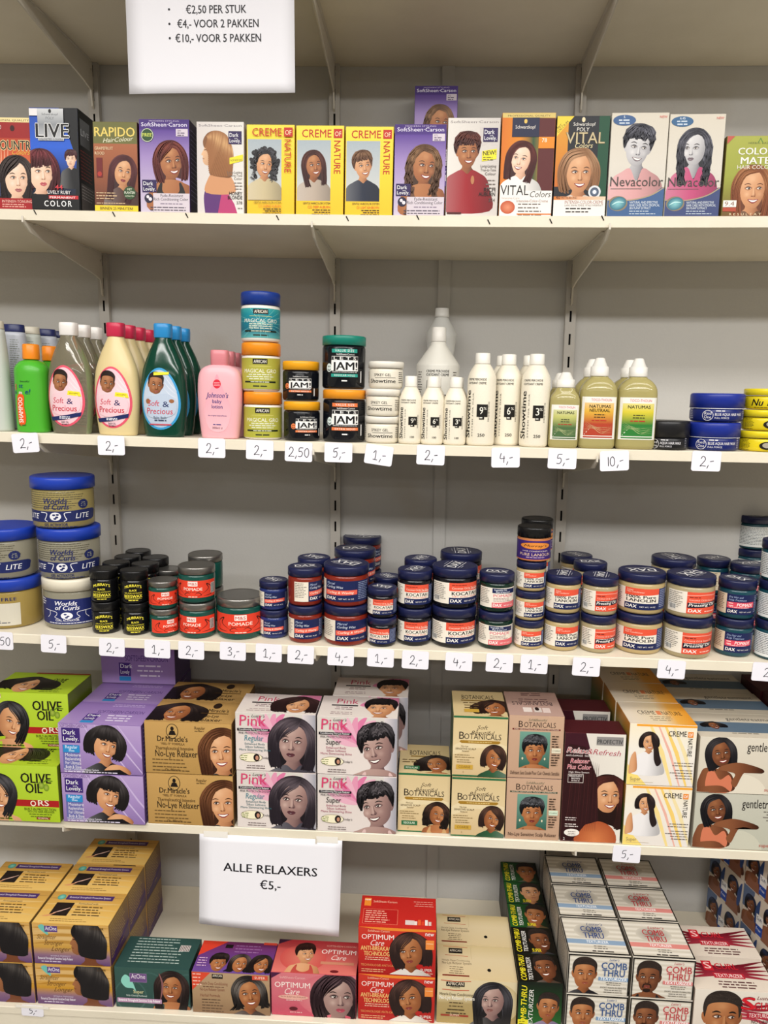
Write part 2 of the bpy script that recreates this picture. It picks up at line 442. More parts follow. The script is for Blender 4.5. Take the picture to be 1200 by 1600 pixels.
    # eyes
    for sx in (-1, 1):
        ex, ey = sx * .31, .08
        A.blob([F(ex - .21, ey + .02), F(ex, ey + .15), F(ex + .21, ey + .03), F(ex, ey - .11)], lambda x, y: mix(d_, m_, .45), T=T)
        eo = .5 if skin == 'grey' else .0
        A.poly(TP(spline([F(ex - .135, ey), F(ex - .05, ey + .055), F(ex + .06, ey + .055), F(ex + .135, ey + .01), F(ex + .03, ey - .048), F(ex - .07, ey - .044)], 4, True)), mix('efe6de', m_, .25))
        gx = .035 if yaw > 0 else -.02
        q = F(ex + gx, ey + .008); A.ell(*T(*q), s * .06, s * .062, eye, n=12)
        A.ell(*T(q[0] - .02, q[1] + .025), s * .018, s * .018, 'ffffff', n=6)
        A.line(TP(spline([F(ex - .155, ey - .005), F(ex - .06, ey + .066), F(ex + .07, ey + .066), F(ex + .165, ey + .02)], 4)), s * (.035 if male else .05), '140c0a', True)
        A.line(TP(spline([F(ex - sx * .14, ey + .21), F(ex + sx * .04, ey + .27), F(ex + sx * .22, ey + .2)], 4)), s * (.085 if male else .055), mix(hair if skin != 'pale' else '5a3c2e', '1a100c', .55), True)
    # nose
    nw = .17 if skin in ('brown', 'deep', 'dusk', 'baby') else .13
    sd = 1 if lx > 0 else -1
    A.poly(TP(spline([F(sd * .06, .12), F(sd * .09, -.12), F(sd * (nw + .02), -.3), F(sd * .04, -.36), F(sd * .03, -.1)], 4, True)), tone(skin, sd * .75, -.1, abs(lx) * sd))
    A.blob([F(-.045, .1), F(.03, .1), F(.05, -.26), F(-.02, -.31), F(-.07, -.26)], lambda x, y: tone(skin, -.6 * lx, .7, lx), T=T)
    for sx in (-1, 1): A.ell(*T(*F(sx * nw * .62, -.345)), s * .05, s * .026, mix(d_, '000000', .35), n=8)
    A.line(TP([F(-nw, -.31), F(-nw * .6, -.37), F(0, -.365), F(nw * .6, -.37), F(nw, -.31)]), s * .022, mix(d_, m_, .25), True)
    # mouth
    my = -.6 * (.93 if style == 'baby' else 1); mw = .31 if smile else .22; up_ = .07 if smile else .0
    if male: lip = mix(lip, m_, .55)
    A.poly(TP(spline([F(-mw, my + up_), F(-.1, my + .075), F(0, my + .055), F(.1, my + .075), F(mw, my + up_), F(.13, my - .1), F(0, my - .135), F(-.13, my - .1)], 4, True)), lip)
    if smile:
        A.poly(TP(spline([F(-mw * .82, my + up_ * .75), F(0, my + .025), F(mw * .82, my + up_ * .75), F(.1, my - .055), F(0, my - .07), F(-.1, my - .055)], 4, True)), 'fbf6ee')
    else: A.line(TP(spline([F(-mw, my), F(-.08, my + .012), F(0, my), F(.08, my + .012), F(mw, my)], 3)), s * .026, mix(lip, '000000', .6), True)
    if not smile: A.ell(*T(*F(-.03, my - .065)), s * .07, s * .022, lip, mix(lip, 'ffffff', .35), n=10)
    if beard:
        A.line(TP(spline([F(-.27, my - .12), F(-.22, my + .13), F(0, my + .17), F(.22, my + .13), F(.27, my - .12)], 4)), s * .08, mix(hair, d_, .3))
        A.blob([F(-.2, my - .2), F(.2, my - .2), F(.22, my - .38), F(0, my - .46), F(-.22, my - .38)], lambda x, y: mix(hair, d_, .3), T=T)
    # hair in front
    if style in ('bob', 'long', 'sweep', 'flip', 'side'):
        if style == 'flip': oL, oR = [(-1.0, L * .5), (-1.35 * W, L)], [(1.0, L * .5), (1.35 * W, L)]
        else: oL, oR = [(-1.1 * W, -.3), (-.95 * W, L)], [(1.1 * W, -.3), (.95 * W, L)]
        pt = part * (1 if style != 'side' else 2.2)
        lock([(pt, 1.38), (-.66, 1.2), (-1.04 * W, .5)] + oL, [(pt, .96), (-.34, .78), (-.62, .3), (-.68, -.3), (-.5, L - .03)])
        lock([(pt, 1.38), (.66, 1.2), (1.04 * W, .5)] + oR, [(pt, .96), (.46, .8), (.66, .35), (.72, -.3), (.58, L - .03)])
        if style == 'bob': lock([(-.05, 1.38), (-.66, 1.1), (-.82, .32)], [(-.05, 1.36), (.5, 1.15), (.76, .42)], n=15, m=8, pos=.45, wid=.22)
        if style == 'sweep': lock([(.35, 1.36), (-.4, 1.2), (-.86, .55), (-.8, -.1)], [(.35, 1.34), (.2, .85), (-.25, .48), (-.66, .1)], n=13, m=9, pos=.4)
    elif style == 'curly':
        lock([(.2, 1.36), (-.6, 1.2), (-1.0, .5), (-1.0, -.2)], [(.2, .98), (-.34, .82), (-.62, .35), (-.68, -.2)], n=9, m=8, amp=.05); lock([(.2, 1.36), (.66, 1.2), (1.0, .5), (1.0, -.2)], [(.2, .98), (.46, .82), (.64, .35), (.7, -.2)], n=9, m=8, amp=.05)
        for i in range(46):
            q = R.uniform(.1, math.pi - .1); r = R.uniform(.95, 1.15); x, y = r * math.cos(q) * .95, .28 + r * .95 * math.sin(q)
            if i % 2: x, y = R.choice((-1, 1)) * R.uniform(.74, 1.1) * W, R.uniform(L, .5)
            c0 = mix(hair, '000000', R.uniform(0, .35)); A.line(TP(spline([(x - .14, y), (x - .03, y + .12), (x + .1, y + .02), (x + .02, y - .1)], 4)), s * .09, mix(c0, hi, R.uniform(0, .75)), True)
    elif style in ('short', 'crop'):
        A.poly(TP(spline([(-.8, -.1), (-.98, .4), (-.85, 1.0), (-.4, 1.38), (.15, 1.46), (.65, 1.28), (.95, .8), (.92, .3), (.78, -.05), (.7, .35), (.5, .68), (.1, .78), (-.35, .7), (-.64, .4)], 4, True)), dk)
        lock([(.25, 1.42), (-.55, 1.36), (-.98, .7), (-.86, -.05)], [(.25, 1.4), (-.2, .95), (-.55, .62), (-.7, .2)], n=13, m=9, pos=.4, amp=max(wave, .02))
        lock([(.2, 1.42), (.75, 1.28), (.98, .7), (.82, .0)], [(.2, 1.4), (.35, .95), (.58, .65), (.7, .25)], n=10, m=9, pos=.4, amp=max(wave, .02))
        lock([(.2, 1.42), (-.3, 1.15), (-.58, .52)], [(.2, 1.4), (.45, 1.1), (.52, .55)], n=13, m=8, pos=.45, amp=max(wave, .02))
        if style == 'crop':
            for i in range(42):
                x, y = R.uniform(-.85, .85), R.uniform(.7, 1.4)
                if x * x / .9 + (y - .5) ** 2 / .95 < 1: A.line(TP(spline([(x - .1, y - .05), (x, y + .09), (x + .11, y)], 3)), s * .05, mix(hair, hi, R.uniform(.1, .95)), True)
    elif style in ('fade', 'baby'):
        hl = .74 if style == 'fade' else .8
        cap = [(-.74, .05), (-.83, .55), (-.72, 1.05), (-.38, 1.34), (.1, 1.4), (.52, 1.26), (.8, .95), (.83, .5), (.74, .05), (.7, .4), (.62, hl - .08), (.3, hl + .06), (-.1, hl + .08), (-.44, hl + .02), (-.62, hl - .1), (-.68, .4)]
        A.poly(TP(spline(cap, 5, True)), lambda x, y: mix(hair, hi, .15 + .25 * R.random()))
        vs, ts, cs = [], [], []
        for i in range(300):
            x, y = R.uniform(-.85, .85), R.uniform(.5, 1.38)
            if (x / .82) ** 2 + ((y - .55) / .84) ** 2 < 1 and (y > hl + .12 or abs(x) > .7):
                r = R.uniform(.014, .03); q = len(vs); vs += TP([(x - r, y), (x, y - r), (x + r, y + r)]); cs += [mix(hair, hi, R.uniform(0, .9))] * 3; ts.append((q, q + 1, q + 2))
        if vs: A.tri(vs, cs, ts)
    A.g = g0
def profile_bob(A, cx, cy, s, skin='deep', hair='1d1a1a', hi='6a6360', flip=False, L=-.9, long=False, top=None, seed=3):
    """A head seen from the side, looking to the sheet's left, hair hanging over the cheek."""
    g0 = A.g; A.g = 'portrait'; R = random.Random(seed); f = -1 if flip else 1
    def T(p): return (cx + s * f * p[0], cy + s * p[1])
    d_, m_, l_ = SKIN[skin]
    A.poly([T(p) for p in spline([(-.2, -.6), (.45, -.6), (.55, -1.3), (1.1, -1.6), (1.3, -2.6), (-.7, -2.6), (-.5, -1.6), (-.15, -1.2)], 4, True)], m_)
    if top: A.poly([T(p) for p in spline([(-.5, -1.55), (.2, -1.75), (1.0, -1.5), (1.5, -1.9), (1.6, -4), (-1.2, -4), (-.9, -2.1)], 4, True)], top)
    A.blob([(-.75, .5), (-.8, .25), (-.86, .12), (-1.0, -.14), (-.88, -.24), (-.92, -.36), (-.86, -.44), (-.9, -.54), (-.78, -.76), (-.5, -.84), (-.1, -.6), (0, .2), (-.3, .7)], lambda x, y: mix(d_, l_, .55 - x * .35 + y * .2), T=lambda x, y: T((x, y)))
    A.line([T(p) for p in ((-.8, .14), (-.68, .17), (-.55, .12))], s * .07, '140c0a', True)
    A.line([T(p) for p in ((-.91, -.42), (-.78, -.42))], s * .05, mix(d_, '7a2028', .5), True)
    mass = [(-.82, .35), (-.85, .8), (-.5, 1.25), (.1, 1.38), (.7, 1.15), (1.05, .5), (1.15, -.2), (1.1, L), (.5, L - .1), (-.2, L + .02), (-.45, L + .2), (-.5, -.1), (-.6, .3)]
    A.poly([T(p) for p in spline(mass, 5, True)], mix(hair, '000000', .3))
    top_ = resample([(-.62, 1.05), (-.2, 1.34), (.3, 1.34), (.75, 1.1), (1.05, .5)], 26)
    bot = resample([(-.72, .25), (-.5, -.2), (-.42, L + .15), (.3, L - .05), (1.1, L)], 26)
    for i in range(27):
        p, q = top_[i], bot[i]; nz = R.random()
        m = ((p[0] + q[0]) / 2 + .12, (p[1] + q[1]) / 2 + .1)
        P = spline([p, ((p[0] + m[0]) / 2 + .04, (p[1] + m[1]) / 2 + .06), m, q], 4)
        vs, cs, ts = [], [], []
        for j, w in enumerate(P):
            u = j / (len(P) - 1); c = mix(hair, hi, math.exp(-((u - .35) / .22) ** 2) * (.25 + .6 * nz))
            vs += [T((w[0] - .045, w[1])), T((w[0] + .045, w[1]))]; cs += [c, c]
        for j in range(len(P) - 1): ts += [(2 * j, 2 * j + 1, 2 * j + 3), (2 * j, 2 * j + 3, 2 * j + 2)]
        A.tri(vs, cs, ts)
    A.g = g0
# ------------------------------------------------------------------ printed cartons: what each kind shows on its front and on its top
INK = '1a1512'
def softsheen(A, y, c='f4efff', k=1.0):
    A.t('SoftSheen·Carson', 50, y, 7 * k, c, w=92, al='c')
def darklovely(A, x, y, w, h, c='2b1a52'):
    A.rect(x, y, x + w, y + h, c); A.t('Dark', x + w * .08, y + h * .56, h * .30, 'fff', w=w * .68); A.t('and', x + w * .45, y + h * .40, h * .1, 'fff', w=w * .2)
    A.t('Lovely.', x + w * .08, y + h * .13, h * .28, 'fff', w=w * .84)
def f_country(A):
    h = A.h; A.rect(0, 0, 100, h, 'b8b4a8'); A.grad(0, h * .5, 100, h * .93, [(0, 'd8683c'), (.5, 'c24a2a'), (1, '8e1f1c')]); A.rect(0, h * .95, 100, h, 'efdca0'); A.rect(0, h * .78, 100, h * .95, '9c1f1e')
    A.t('PROFESSIONAL QUALITY', 50, h * .962, 3.4, '3a2a10', w=92, al='c')
    for i in range(7): A.line([(4, h * .45), (14 + i * 5, h * (.62 - i * .04)), (10 + i * 7, h * .72)], 3, 'e8a080', True, True)
    A.ell(62, h * .885, 4.5, 5.5, '3a0c0c'); A.t('COUNTRY', 24, h * .65, 17, INK, w=84, bold=.02, out='f4dca0', outw=.04); A.t('Colors', 60, h * .6, 9, 'e8b848', sh=.4)
    portrait(A, 66, h * .33, 32, 'pale', '2a1c1c', style='sweep', L=-1.3, yaw=.15, smile=False, lip='b06868', top='c8c4be', seed=2)
    A.rect(0, 0, 100, h * .12, 'a31d22'); A.t('INTENSIV-TÖNUNG', 36, h * .07, 5, 'f0c8b8', w=60); A.gk(36, h * .045, 98, 2, 4, 1.8, 'e8b0a0'); A.rect(2, h * .14, 34, h * .29, '39405e'); A.rect(2, h * .01, 22, h * .12, 'e0dcd4'); A.t('60', 30, h * .87, 8, 'e0d0c8')
def f_live(A):
    h = A.h; A.rect(0, 0, 100, h, '2454c4'); A.grad(0, 0, 100, h, [(0, '101018'), (.3, '15233f'), (.62, '2660d4'), (1, '1f4aa8')]); A.poly([(62, h), (100, h), (100, 0), (90, 0), (96, h * .5)], '0c0c10')
    portrait(A, 84, h * .5, 13.5, 'pale', '4a1420', style='crop', male=True, smile=False, top='16161a', yaw=-.1, seed=4)
    portrait(A, 20, h * .36, 34, 'pale', '4a141c', hi='a04850', style='bob', L=-1.0, yaw=.2, smile=False, lip='c25a60', top='1a1a22', seed=5)
    A.rect(18, h * .68, 72, h * .99, 'b9bcc0'); A.grad(18, h * .68, 72, h * .99, [(0, 'c4c6ca'), (.5, '8e9298'), (1, 'd4d6d8')]); A.ell(44, h * .965, 3, 4, '1c1c1c'); A.t('Schwarzkopf', 44, h * .925, 4, '55585c', al='c', w=34); A.t('POLY', 44, h * .885, 5, '6c6f74', al='c')
    A.t('LIVE', 14, h * .71, 26, '0a0a0c', w=68, bold=.02, out='f4f4f4', outw=.03); A.t('UNLIMITED COLORS', 20, h * .685, 3, '26282c', w=50); A.rect(1, h * .92, 18, h * .99, 'ece8e8')
    A.rect(0, 0, 100, h * .15, '0a0a0c'); A.t('44', 50, h * .2, 9, 'e8404c', w=16); A.t('LIVELY RUBY', 34, h * .155, 6.5, 'f4f0ee', w=48, bold=.01); A.rect(36, h * .105, 98, h * .14, 'c4202c'); A.t('PERMANENT', 38, h * .11, 4, 'fff', w=54); A.t('COLOR', 26, h * .03, 11, 'f8f8f8', w=58, track=1.35, bold=.012)
def f_rapido(A):
    h = A.h; A.grad(0, 0, 100, h * .76, [(0, '4c2a20'), (.45, '8a4c30'), (1, 'a8623c')]); A.rect(0, h * .76, 100, h, '6b6a34')
    A.t('RAPIDO', 3, h * .84, 19, 'ecd06a', w=92, bold=.015); A.t('HairColour', 22, h * .77, 9, 'e8e4c8', w=70, sh=.35, rot=4)
    portrait(A, 66, h * .44, 27, 'tan', '4a2024', hi='7c4044', style='long', L=-2.3, yaw=.15, tilt=-10, smile=False, top='503028', seed=6)
    A.t('GRAPEFRUIT', 3, h * .69, 6, 'f0d8b0', w=42); A.t('ROOD', 3, h * .635, 6, 'f0d8b0', w=22); A.rect(6, h * .38, 20, h * .6, '6e1a1c'); A.ell(13, h * .42, 5, 5, 'b03028')
    A.ell(81, h * .21, 14, 14, '2c4a26'); A.t('MET', 81, h * .24, 4, 'e8f0d0', al='c'); A.t('PLANTEN', 81, h * .2, 5, 'f0f4e0', al='c', w=24); A.t('EXTRACTEN', 81, h * .165, 3, 'e8f0d0', al='c', w=20)
    A.gk(4, h * .2, 66, 3, 6, 2, 'd8b890'); A.gk(4, h * .085, 95, 1, 4, 1.6, 'd8b890'); A.rect(0, 0, 100, h * .065, 'f0d030'); A.t('BINNEN 25 MINUTEN!', 50, h * .014, 6, INK, w=76, al='c', bold=.02)
def f_soft(A, hair, hi, style, tilt, top, num):
    h = A.h; A.grad(0, 0, 100, h, [(0, 'cfc4d6'), (.6, 'a088c0'), (.88, '5e3f96'), (.9, '47287e'), (1, '3d2072')]); softsheen(A, h * .925); A.t('MODERN STYLING', 50, h * .975, 2.4, 'cbbcdc', al='c', w=60)
    portrait(A, 62 if style == 'sweep' else 58, h * .54, 30, 'brown', hair, hi, style=style, L=-1.15 if style == 'sweep' else -1.7, yaw=.25, tilt=tilt, top=top, strap=True, wave=.07 if style == 'long' else 0, seed=8, part=-.1)
    A.rect(74, h * .82, 98, h * .9, 'd8ccd8'); A.t(num, 77, h * .87, 3.4, '4a3a5a'); A.gk(77, h * .85, 97, 2, 4, 1.8, '5a4a6a')
    if style == 'sweep': A.ell(16, h * .83, 13, 13, '1c3a1c', '2c5a26'); A.ring(16, h * .83, 12.4, 12.4, 1.2, 'd8e0c8'); A.t('FREE', 16, h * .815, 6, 'd8e060', al='c', w=19, bold=.02)
    darklovely(A, 4, h * .215, 29, h * .135); A.rect(26, 0, 100, h * .205, 'd6cbd4'); A.ell(17, h * .15, 9, 9, '201a38'); A.ell(15, h * .165, 3, 3, 'e8e0e8'); A.ell(20, h * .14, 3.4, 3.4, 'e8e0e8')
    A.t('Fade-Resistant', 64, h * .165, 5.6, '2a2230', al='c', w=46); A.t('Rich Conditioning Color', 62, h * .125, 5.6, '2a2230', al='c', w=70); A.gk(28, h * .085, 98, 1, 4, 2, '8a7c90', 'c'); A.gk(14, h * .045, 98, 2, 5, 1.9, '4a4050', 'c')
def f_softa(A): f_soft(A, '5a1c18', 'a04a34', 'sweep', 6, '1a1414', '384')
def f_softb(A): f_soft(A, '5a3a24', 'b08458', 'long', -6, '6a4630', '372')
def f_honey(A):
    h = A.h; A.grad(0, 0, 100, h, [(0, 'd8d0cc'), (1, 'e4e0da')], True); softsheen(A, h * .95, '5c5460', .6)
    A.poly(spline([(16, 0), (14, h * .2), (26, h * .32), (50, h * .3), (74, h * .12), (80, 0)], 5), '5a2a70'); A.poly([(44, 0), (52, h * .22), (62, h * .26), (80, h * .1), (86, 0)], 'b83a70')
    profile_bob(A, 40, h * .67, 31, 'tan', '9a6438', 'dcae78', L=-1.5); A.t('Long-Lasting', 97, h * .44, 5, '6a625c', al='r', w=32); A.t('True-to-Tone', 97, h * .405, 5, '6a625c', al='r', w=32); A.t('Color', 97, h * .37, 5, '6a625c', al='r')
    darklovely(A, 68, h * .76, 28, h * .14); A.quad([(70, h * .54), (99, h * .58), (99, h * .65), (70, h * .61)], 'f0e02c'); A.t('FADE RESISTANT', 72, h * .57, 4, '222', w=26, rot=4)
    A.gk(72, h * .33, 97, 3, 6, 2, '8a827c', 'r'); A.t('HONEY', 97, h * .2, 7, INK, al='r', w=28, bold=.012); A.t('BLONDE', 97, h * .155, 7, INK, al='r', w=31, bold=.012); A.t('378', 97, h * .1, 6, '5a504c', al='r'); A.gk(82, h * .05, 97, 1, 4, 2, '8a827c', 'r')
def f_auburn(A):
    h = A.h; A.grad(0, 0, 100, h, [(0, 'e4dfd8'), (1, 'cfc8c2')], True); softsheen(A, h * .95, '6a6064', .6)
    A.t('DL', 62, h * .72, 34, 'd0c8c4', w=34, bold=.03); portrait(A, 38, h * .65, 27, 'brown', '4a1c16', '84402c', style='short', yaw=.15, top='9c1420', wave=.05, seed=11); A.ell(50, h * .37, 3.4, 8, 'b87a50')
    darklovely(A, 68, h * .76, 28, h * .14); A.quad([(67, h * .56), (95, h * .585), (95, h * .69), (67, h * .665)], 'f2e430'); A.t('NEW!', 69, h * .62, 8, '1a1a1a', w=25, bold=.02, rot=4); A.gk(69, h * .595, 94, 2, 4, 1.8, '6a6420')
    for i, s in enumerate(('Long-Lasting', 'True-to-Tone', 'Colour')): A.t(s, 95, h * (.5 - i * .04), 5, '5a504c', al='r', wmax=30)
    A.gk(70, h * .36, 95, 3, 7, 2, '7a706a', 'r'); A.t('RICH', 95, h * .25, 7, INK, al='r', bold=.012); A.t('AUBURN', 95, h * .205, 7, INK, al='r', w=32, bold=.012); A.t('374', 95, h * .145, 6, '5a504c', al='r'); A.rect(2, h * .015, 30, h * .035, '4a1414')
def f_creme(A, hair, hi, style, top, name, skin='brown', tilt=0, yel='f2d22e'):
    h = A.h; A.grad(0, 0, 100, h, [(0, 'f0c020'), (.5, yel), (1, 'f6e04a')]); A.clip = (1.5, h * .155, 73, h * .84); A.grad(1.5, h * .155, 73, h * .84, [(0, 'cfd0cc'), (1, 'a8b4bc')])
    portrait(A, 37, h * .55, 23, skin, hair, hi, style=style, L=-1.7, yaw=.2, tilt=tilt, top=top, seed=len(name), wide=1.05); A.clip = None
    A.t('CREME', 12, h * .872, 15, 'c22a20', w=62, bold=.004); A.rect(79, h * .865, 97, h * .965, 'c4281e'); A.t('OF', 88, h * .885, 9, 'f8e8c0', al='c', w=13); A.t('NATURE', 80, h * .835, 13.5, 'c22a20', rot=-90, w=h * .37)
    A.t('GENTLE HAIRCOLOR SYSTEM', 73, h * .115, 4, INK, al='r', w=58); A.t(name, 73, h * .07, 5, 'd85a18', al='r', w=48); A.gk(20, h * .045, 73, 3, 4.4, 1.9, '3a2c10', 'r')
def f_creme1(A): f_creme(A, '1e1a1c', '58585e', 'curly', 'c8b890', 'C11 CHERRY AUBURN', 'tan', -8)
def f_creme2(A): f_creme(A, '43201c', '7a4438', 'long', 'b8a898', 'C22 DEEP AUBURN', tilt=8)
def f_creme3(A): f_creme(A, '6a4630', 'a8805c', 'short', '1c2438', 'C31 LIGHT ASH BROWN', 'tan', 8)
def f_vital(A):
    h = A.h; A.grad(0, 0, 100, h, [(0, 'd8741c'), (.35, 'e08a1c'), (.6, '2a5030'), (1, 'e0a030')], True); A.rect(70, h * .2, 100, h * .95, '5a1c1c'); A.rect(0, h * .955, 100, h, 'd8c070'); A.t('PROFESSIONAL QUALITY', 50, h * .965, 3, '4a3a18', al='c', w=80)
    portrait(A, 38, h * .55, 25, 'pale', '4a1a1a', '8a4038', style='long', L=-1.5, yaw=-.15, tilt=-10, top='efece8', seed=13)
    A.rect(19, h * .77, 70, h * .955, '1c2040'); A.ell(44, h * .92, 3, 4, 'e8c060'); A.t('Schwarzkopf', 44, h * .85, 6, 'e8e0d8', al='c', w=38); A.rect(70, h * .66, 100, h * .77, 'e88a1c'); A.t('78', 76, h * .72, 7, 'fff4e0')
    A.rect(0, 0, 100, h * .25, 'efebe6'); A.t('VITAL', 1, h * .205, 18, '1a1614', w=54, bold=.006); A.t('Colors', 58, h * .185, 11, '2a2420', w=40, sh=.25); A.t('Intensive-Care', 4, h * .165, 4.4, 'b8a090', w=34); A.t('Intensive-Color-Creme', 33, h * .135, 5, '8a4a20', w=60)
    A.ell(16, h * .085, 14, 12, 'c0522c', 'e0906c'); A.gk(36, h * .11, 96, 4, 6.5, 2.2, '6a6058'); A.rect(34, h * .012, 100, h * .025, 'd87830')
def f_poly(A):
    h = A.h; A.rect(0, 0, 100, h, '1a1c24'); A.grad(0, h * .3, 22, h, [(0, 'c86a20'), (1, 'e0a030')]); A.rect(80, h * .2, 100, h, '0f4a30'); A.quad([(0, h), (32, h), (0, h * .8)], 'f0d040'); A.t('MIT', 3, h * .87, 4.4, INK, rot=45); A.t('CALCIUM', 3, h * .835, 4.4, INK, rot=45)
    A.ell(50, h * .965, 3.2, 4.6, 'e8d8b0'); A.t('Schwarzkopf', 52, h * .905, 6, 'e8e4dc', al='c', w=42); A.t('POLY', 50, h * .85, 7, 'e8e4dc', al='c', w=24, sh=.1)
    portrait(A, 46, h * .43, 34, 'tan', '9a6c48', 'd8ac84', style='side', L=-1.0, yaw=.1, top='d8ccc0', seed=14); A.t('VITAL', 18, h * .73, 20, 'c8b890', w=74, bold=.006, out='6a5a38', outw=.012); A.t('Colors', 36, h * .685, 9, 'e8d8a8', w=34, sh=.3)
    A.ell(78, h * .245, 12, 12, 'd8dce0'); A.ell(78, h * .245, 8.4, 8.4, '2a3850', '8898b0'); A.ell(78, h * .245, 3.6, 3.6, 'e8ecf4'); A.rect(0, 0, 100, h * .2, 'efeae4'); A.grad(0, h * .165, 100, h * .2, [(0, 'd87a28'), (1, 'e8ccb0')], True); A.t('40', 4, h * .172, 6, '2a1a10', bold=.02); A.t('MITTELBLOND', 15, h * .174, 4, '3a2a1c', w=30)
    A.t('INTENSIV-COLOR-CREME', 22, h * .125, 6, '8a3c18', w=74, bold=.01); A.t('LANG ANHALTENDE, VITALE FARBKRAFT', 22, h * .1, 3.4, '6a4a38', w=74); A.gk(24, h * .07, 92, 2, 6, 2.4, '2a2420')
def f_neva(A, blue, style, pink):
    h = A.h; A.grad(0, 0, 100, h, [(0, 'c8c2b8'), (.5, 'd8d2c6'), (1, 'd6cebe')])
    portrait(A, 48, h * .66, 29 if style == 'short' else 27, 'grey', '2e2e38', '7c7c8a', style=style, L=-2.3, yaw=.1 if style == 'short' else -.3, tilt=-8 if style == 'short' else 0, top=pink, neckline=.5, seed=15, wave=.06, smile=style == 'short', lip='7a6a72')
    A.ell(22, h * .93, 20, 9, blue); A.t('5.' if style == 'short' else '6.45', 22, h * .95, 4, 'e8eef4', al='c'); A.gk(8, h * .925, 36, 2, 5, 2.2, 'd0dce8', 'c')
    A.poly(spline([(0, 0), (0, h * .16), (40, h * .155), (76, h * .2), (100, h * .28), (100, 0)], 4), blue if style == 'short' else '3c4876')
    A.line([(0, h * .16), (40, h * .158), (76, h * .205), (100, h * .285)], 2, 'a89878', smooth=True); A.ell(19, h * .125, 17, 13, '8a7a60'); A.ell(19, h * .125, 15, 11, '2a6a80', '8ac8cc', .3)
    A.line([(8, h * .11), (18, h * .14), (30, h * .135)], 2, 'c8f0ec', True, True); A.t('Nevacolor', 3, h * .295, 16, '4a4440', w=94); A.rect(4, h * .268, 60, h * .273, '6a6460')
    for i, s in enumerate(('NATURAL AND EFFECTIVE', 'HAIR CARE WITH TROPICAL', 'SEA PLANT EXTRACT')): A.t(s, 40, h * (.125 - i * .028), 4, 'e0e8ee', w=(50, 54, 38)[i], bold=.01)
    A.gk(40, h * .045, 95, 2, 4.4, 1.5, 'c0ccd8'); A.t('NEW', 84, h * .95, 4, 'e07a70')
def f_neva1(A): f_neva(A, '3e5f8e', 'short', 'd8a0a0')
def f_neva2(A): f_neva(A, '38648e', 'long', 'c04a78')
def f_mate(A):
    h = A.h; A.grad(0, 0, 100, h, [(0, '6a4a20'), (.5, '9aa03c'), (1, 'a8ac48')]); A.t('HERBAL BASED', 62, h * .9, 3.6, '3a4a1c', al='c', w=44); A.line([(58, h * .92), (62, h * .97), (66, h * .92)], 3, '3c7a2c', True)
    portrait(A, 54, h * .33, 33, 'tan', '8a4a26', 'c88a54', style='side', L=-1.5, yaw=.1, top='6a4424', seed=17); A.t('COLOR', 22, h * .77, 12, 'f2efe6', w=66, bold=.02); A.t('MATE', 28, h * .655, 12, 'f2efe6', w=54, bold=.02); A.t('HAIR COLOR', 22, h * .59, 7, 'e8e4d4', w=66)
    A.rect(1, h * .115, 26, h * .2, 'f0ece4'); A.t('9.4', 4, h * .13, 8, '7a4a3a', w=18); A.rect(1, h * .06, 26, h * .11, 'b04830'); A.t('RESULTAT', 14, h * .01, 4, 'f0d8b0', w=60, track=1.6); A.quad([(0, h), (14, h), (0, h * .9)], 'c05848')
def s_live(A):
    h = A.h; A.rect(0, 0, 100, h, '0c0c0e'); A.rect(8, h * .66, 60, h * .92, '5c5e60'); A.t('LIVE', 12, h * .76, 14, 'c8ccd0', w=44); A.gk(8, h * .6, 92, 9, 8, 2.6, '7a2c28'); A.rect(6, 4, 94, h * .28, '4a4442'); A.gk(10, h * .25, 90, 5, 7, 2, '9a9490')

# ---- relaxer kits
def f_olive(A):
    h = A.h; A.grad(0, 0, 100, h, [(0, 'a8c428'), (1, 'b4d03a')]); A.ell(80, h * .66, 4, 5, '6a8a1c', 'a8b84c'); A.ell(86, h * .62, 3.4, 4.6, '6a8a1c', 'a8b84c')
    A.rect(0, h * .27, 100, h * .39, 'a81f20'); portrait(A, 26, h * .46, 20, 'tan', '1f1d20', '6a686c', style='sweep', L=-1.2, yaw=-.35, tilt=14, flip=True, shoulders=True, strap=True, top='b4d03a', seed=21, wide=1.1)
    A.t('OLIVE', 56, h * .7, 12, INK, w=36, bold=.025); A.t('OIL', 61, h * .52, 12, INK, w=20, bold=.025); A.line([(83, h * .72), (87, h * .76), (94, h * .74)], 2, '5a7a1c', True)
    A.ell(69, h * .33, 3.4, 3.6, 'f0e4d0'); A.ell(69, h * .33, 2.2, 2.4, 'a81f20'); A.t('RS', 75, h * .295, 7, 'f0e4d0', w=13, bold=.014); A.t('BUILT-IN PROTECTION', 58, h * .205, 3.2, '3a4a10', w=38, bold=.01); A.t('NO-LYE HAIR RELAXER', 62, h * .165, 2.6, '4a5a14', w=32); A.gk(58, h * .13, 96, 2, 3, 1, '5a6a1c', 'c')
    A.rect(72, h * .045, 88, h * .085, '8a1c1c'); A.t('NORMAL', 80, h * .052, 2.2, 'f0e0c0', w=13, al='c'); A.gk(2, h * .03, 60, 1, 3, 1.4, '3a4a10'); A.rect(0, h * .9, 17, h * .985, 'f0d8d0'); A.t('NEW LOOK', 8.5, h * .94, 2.4, 'b04a40', al='c')
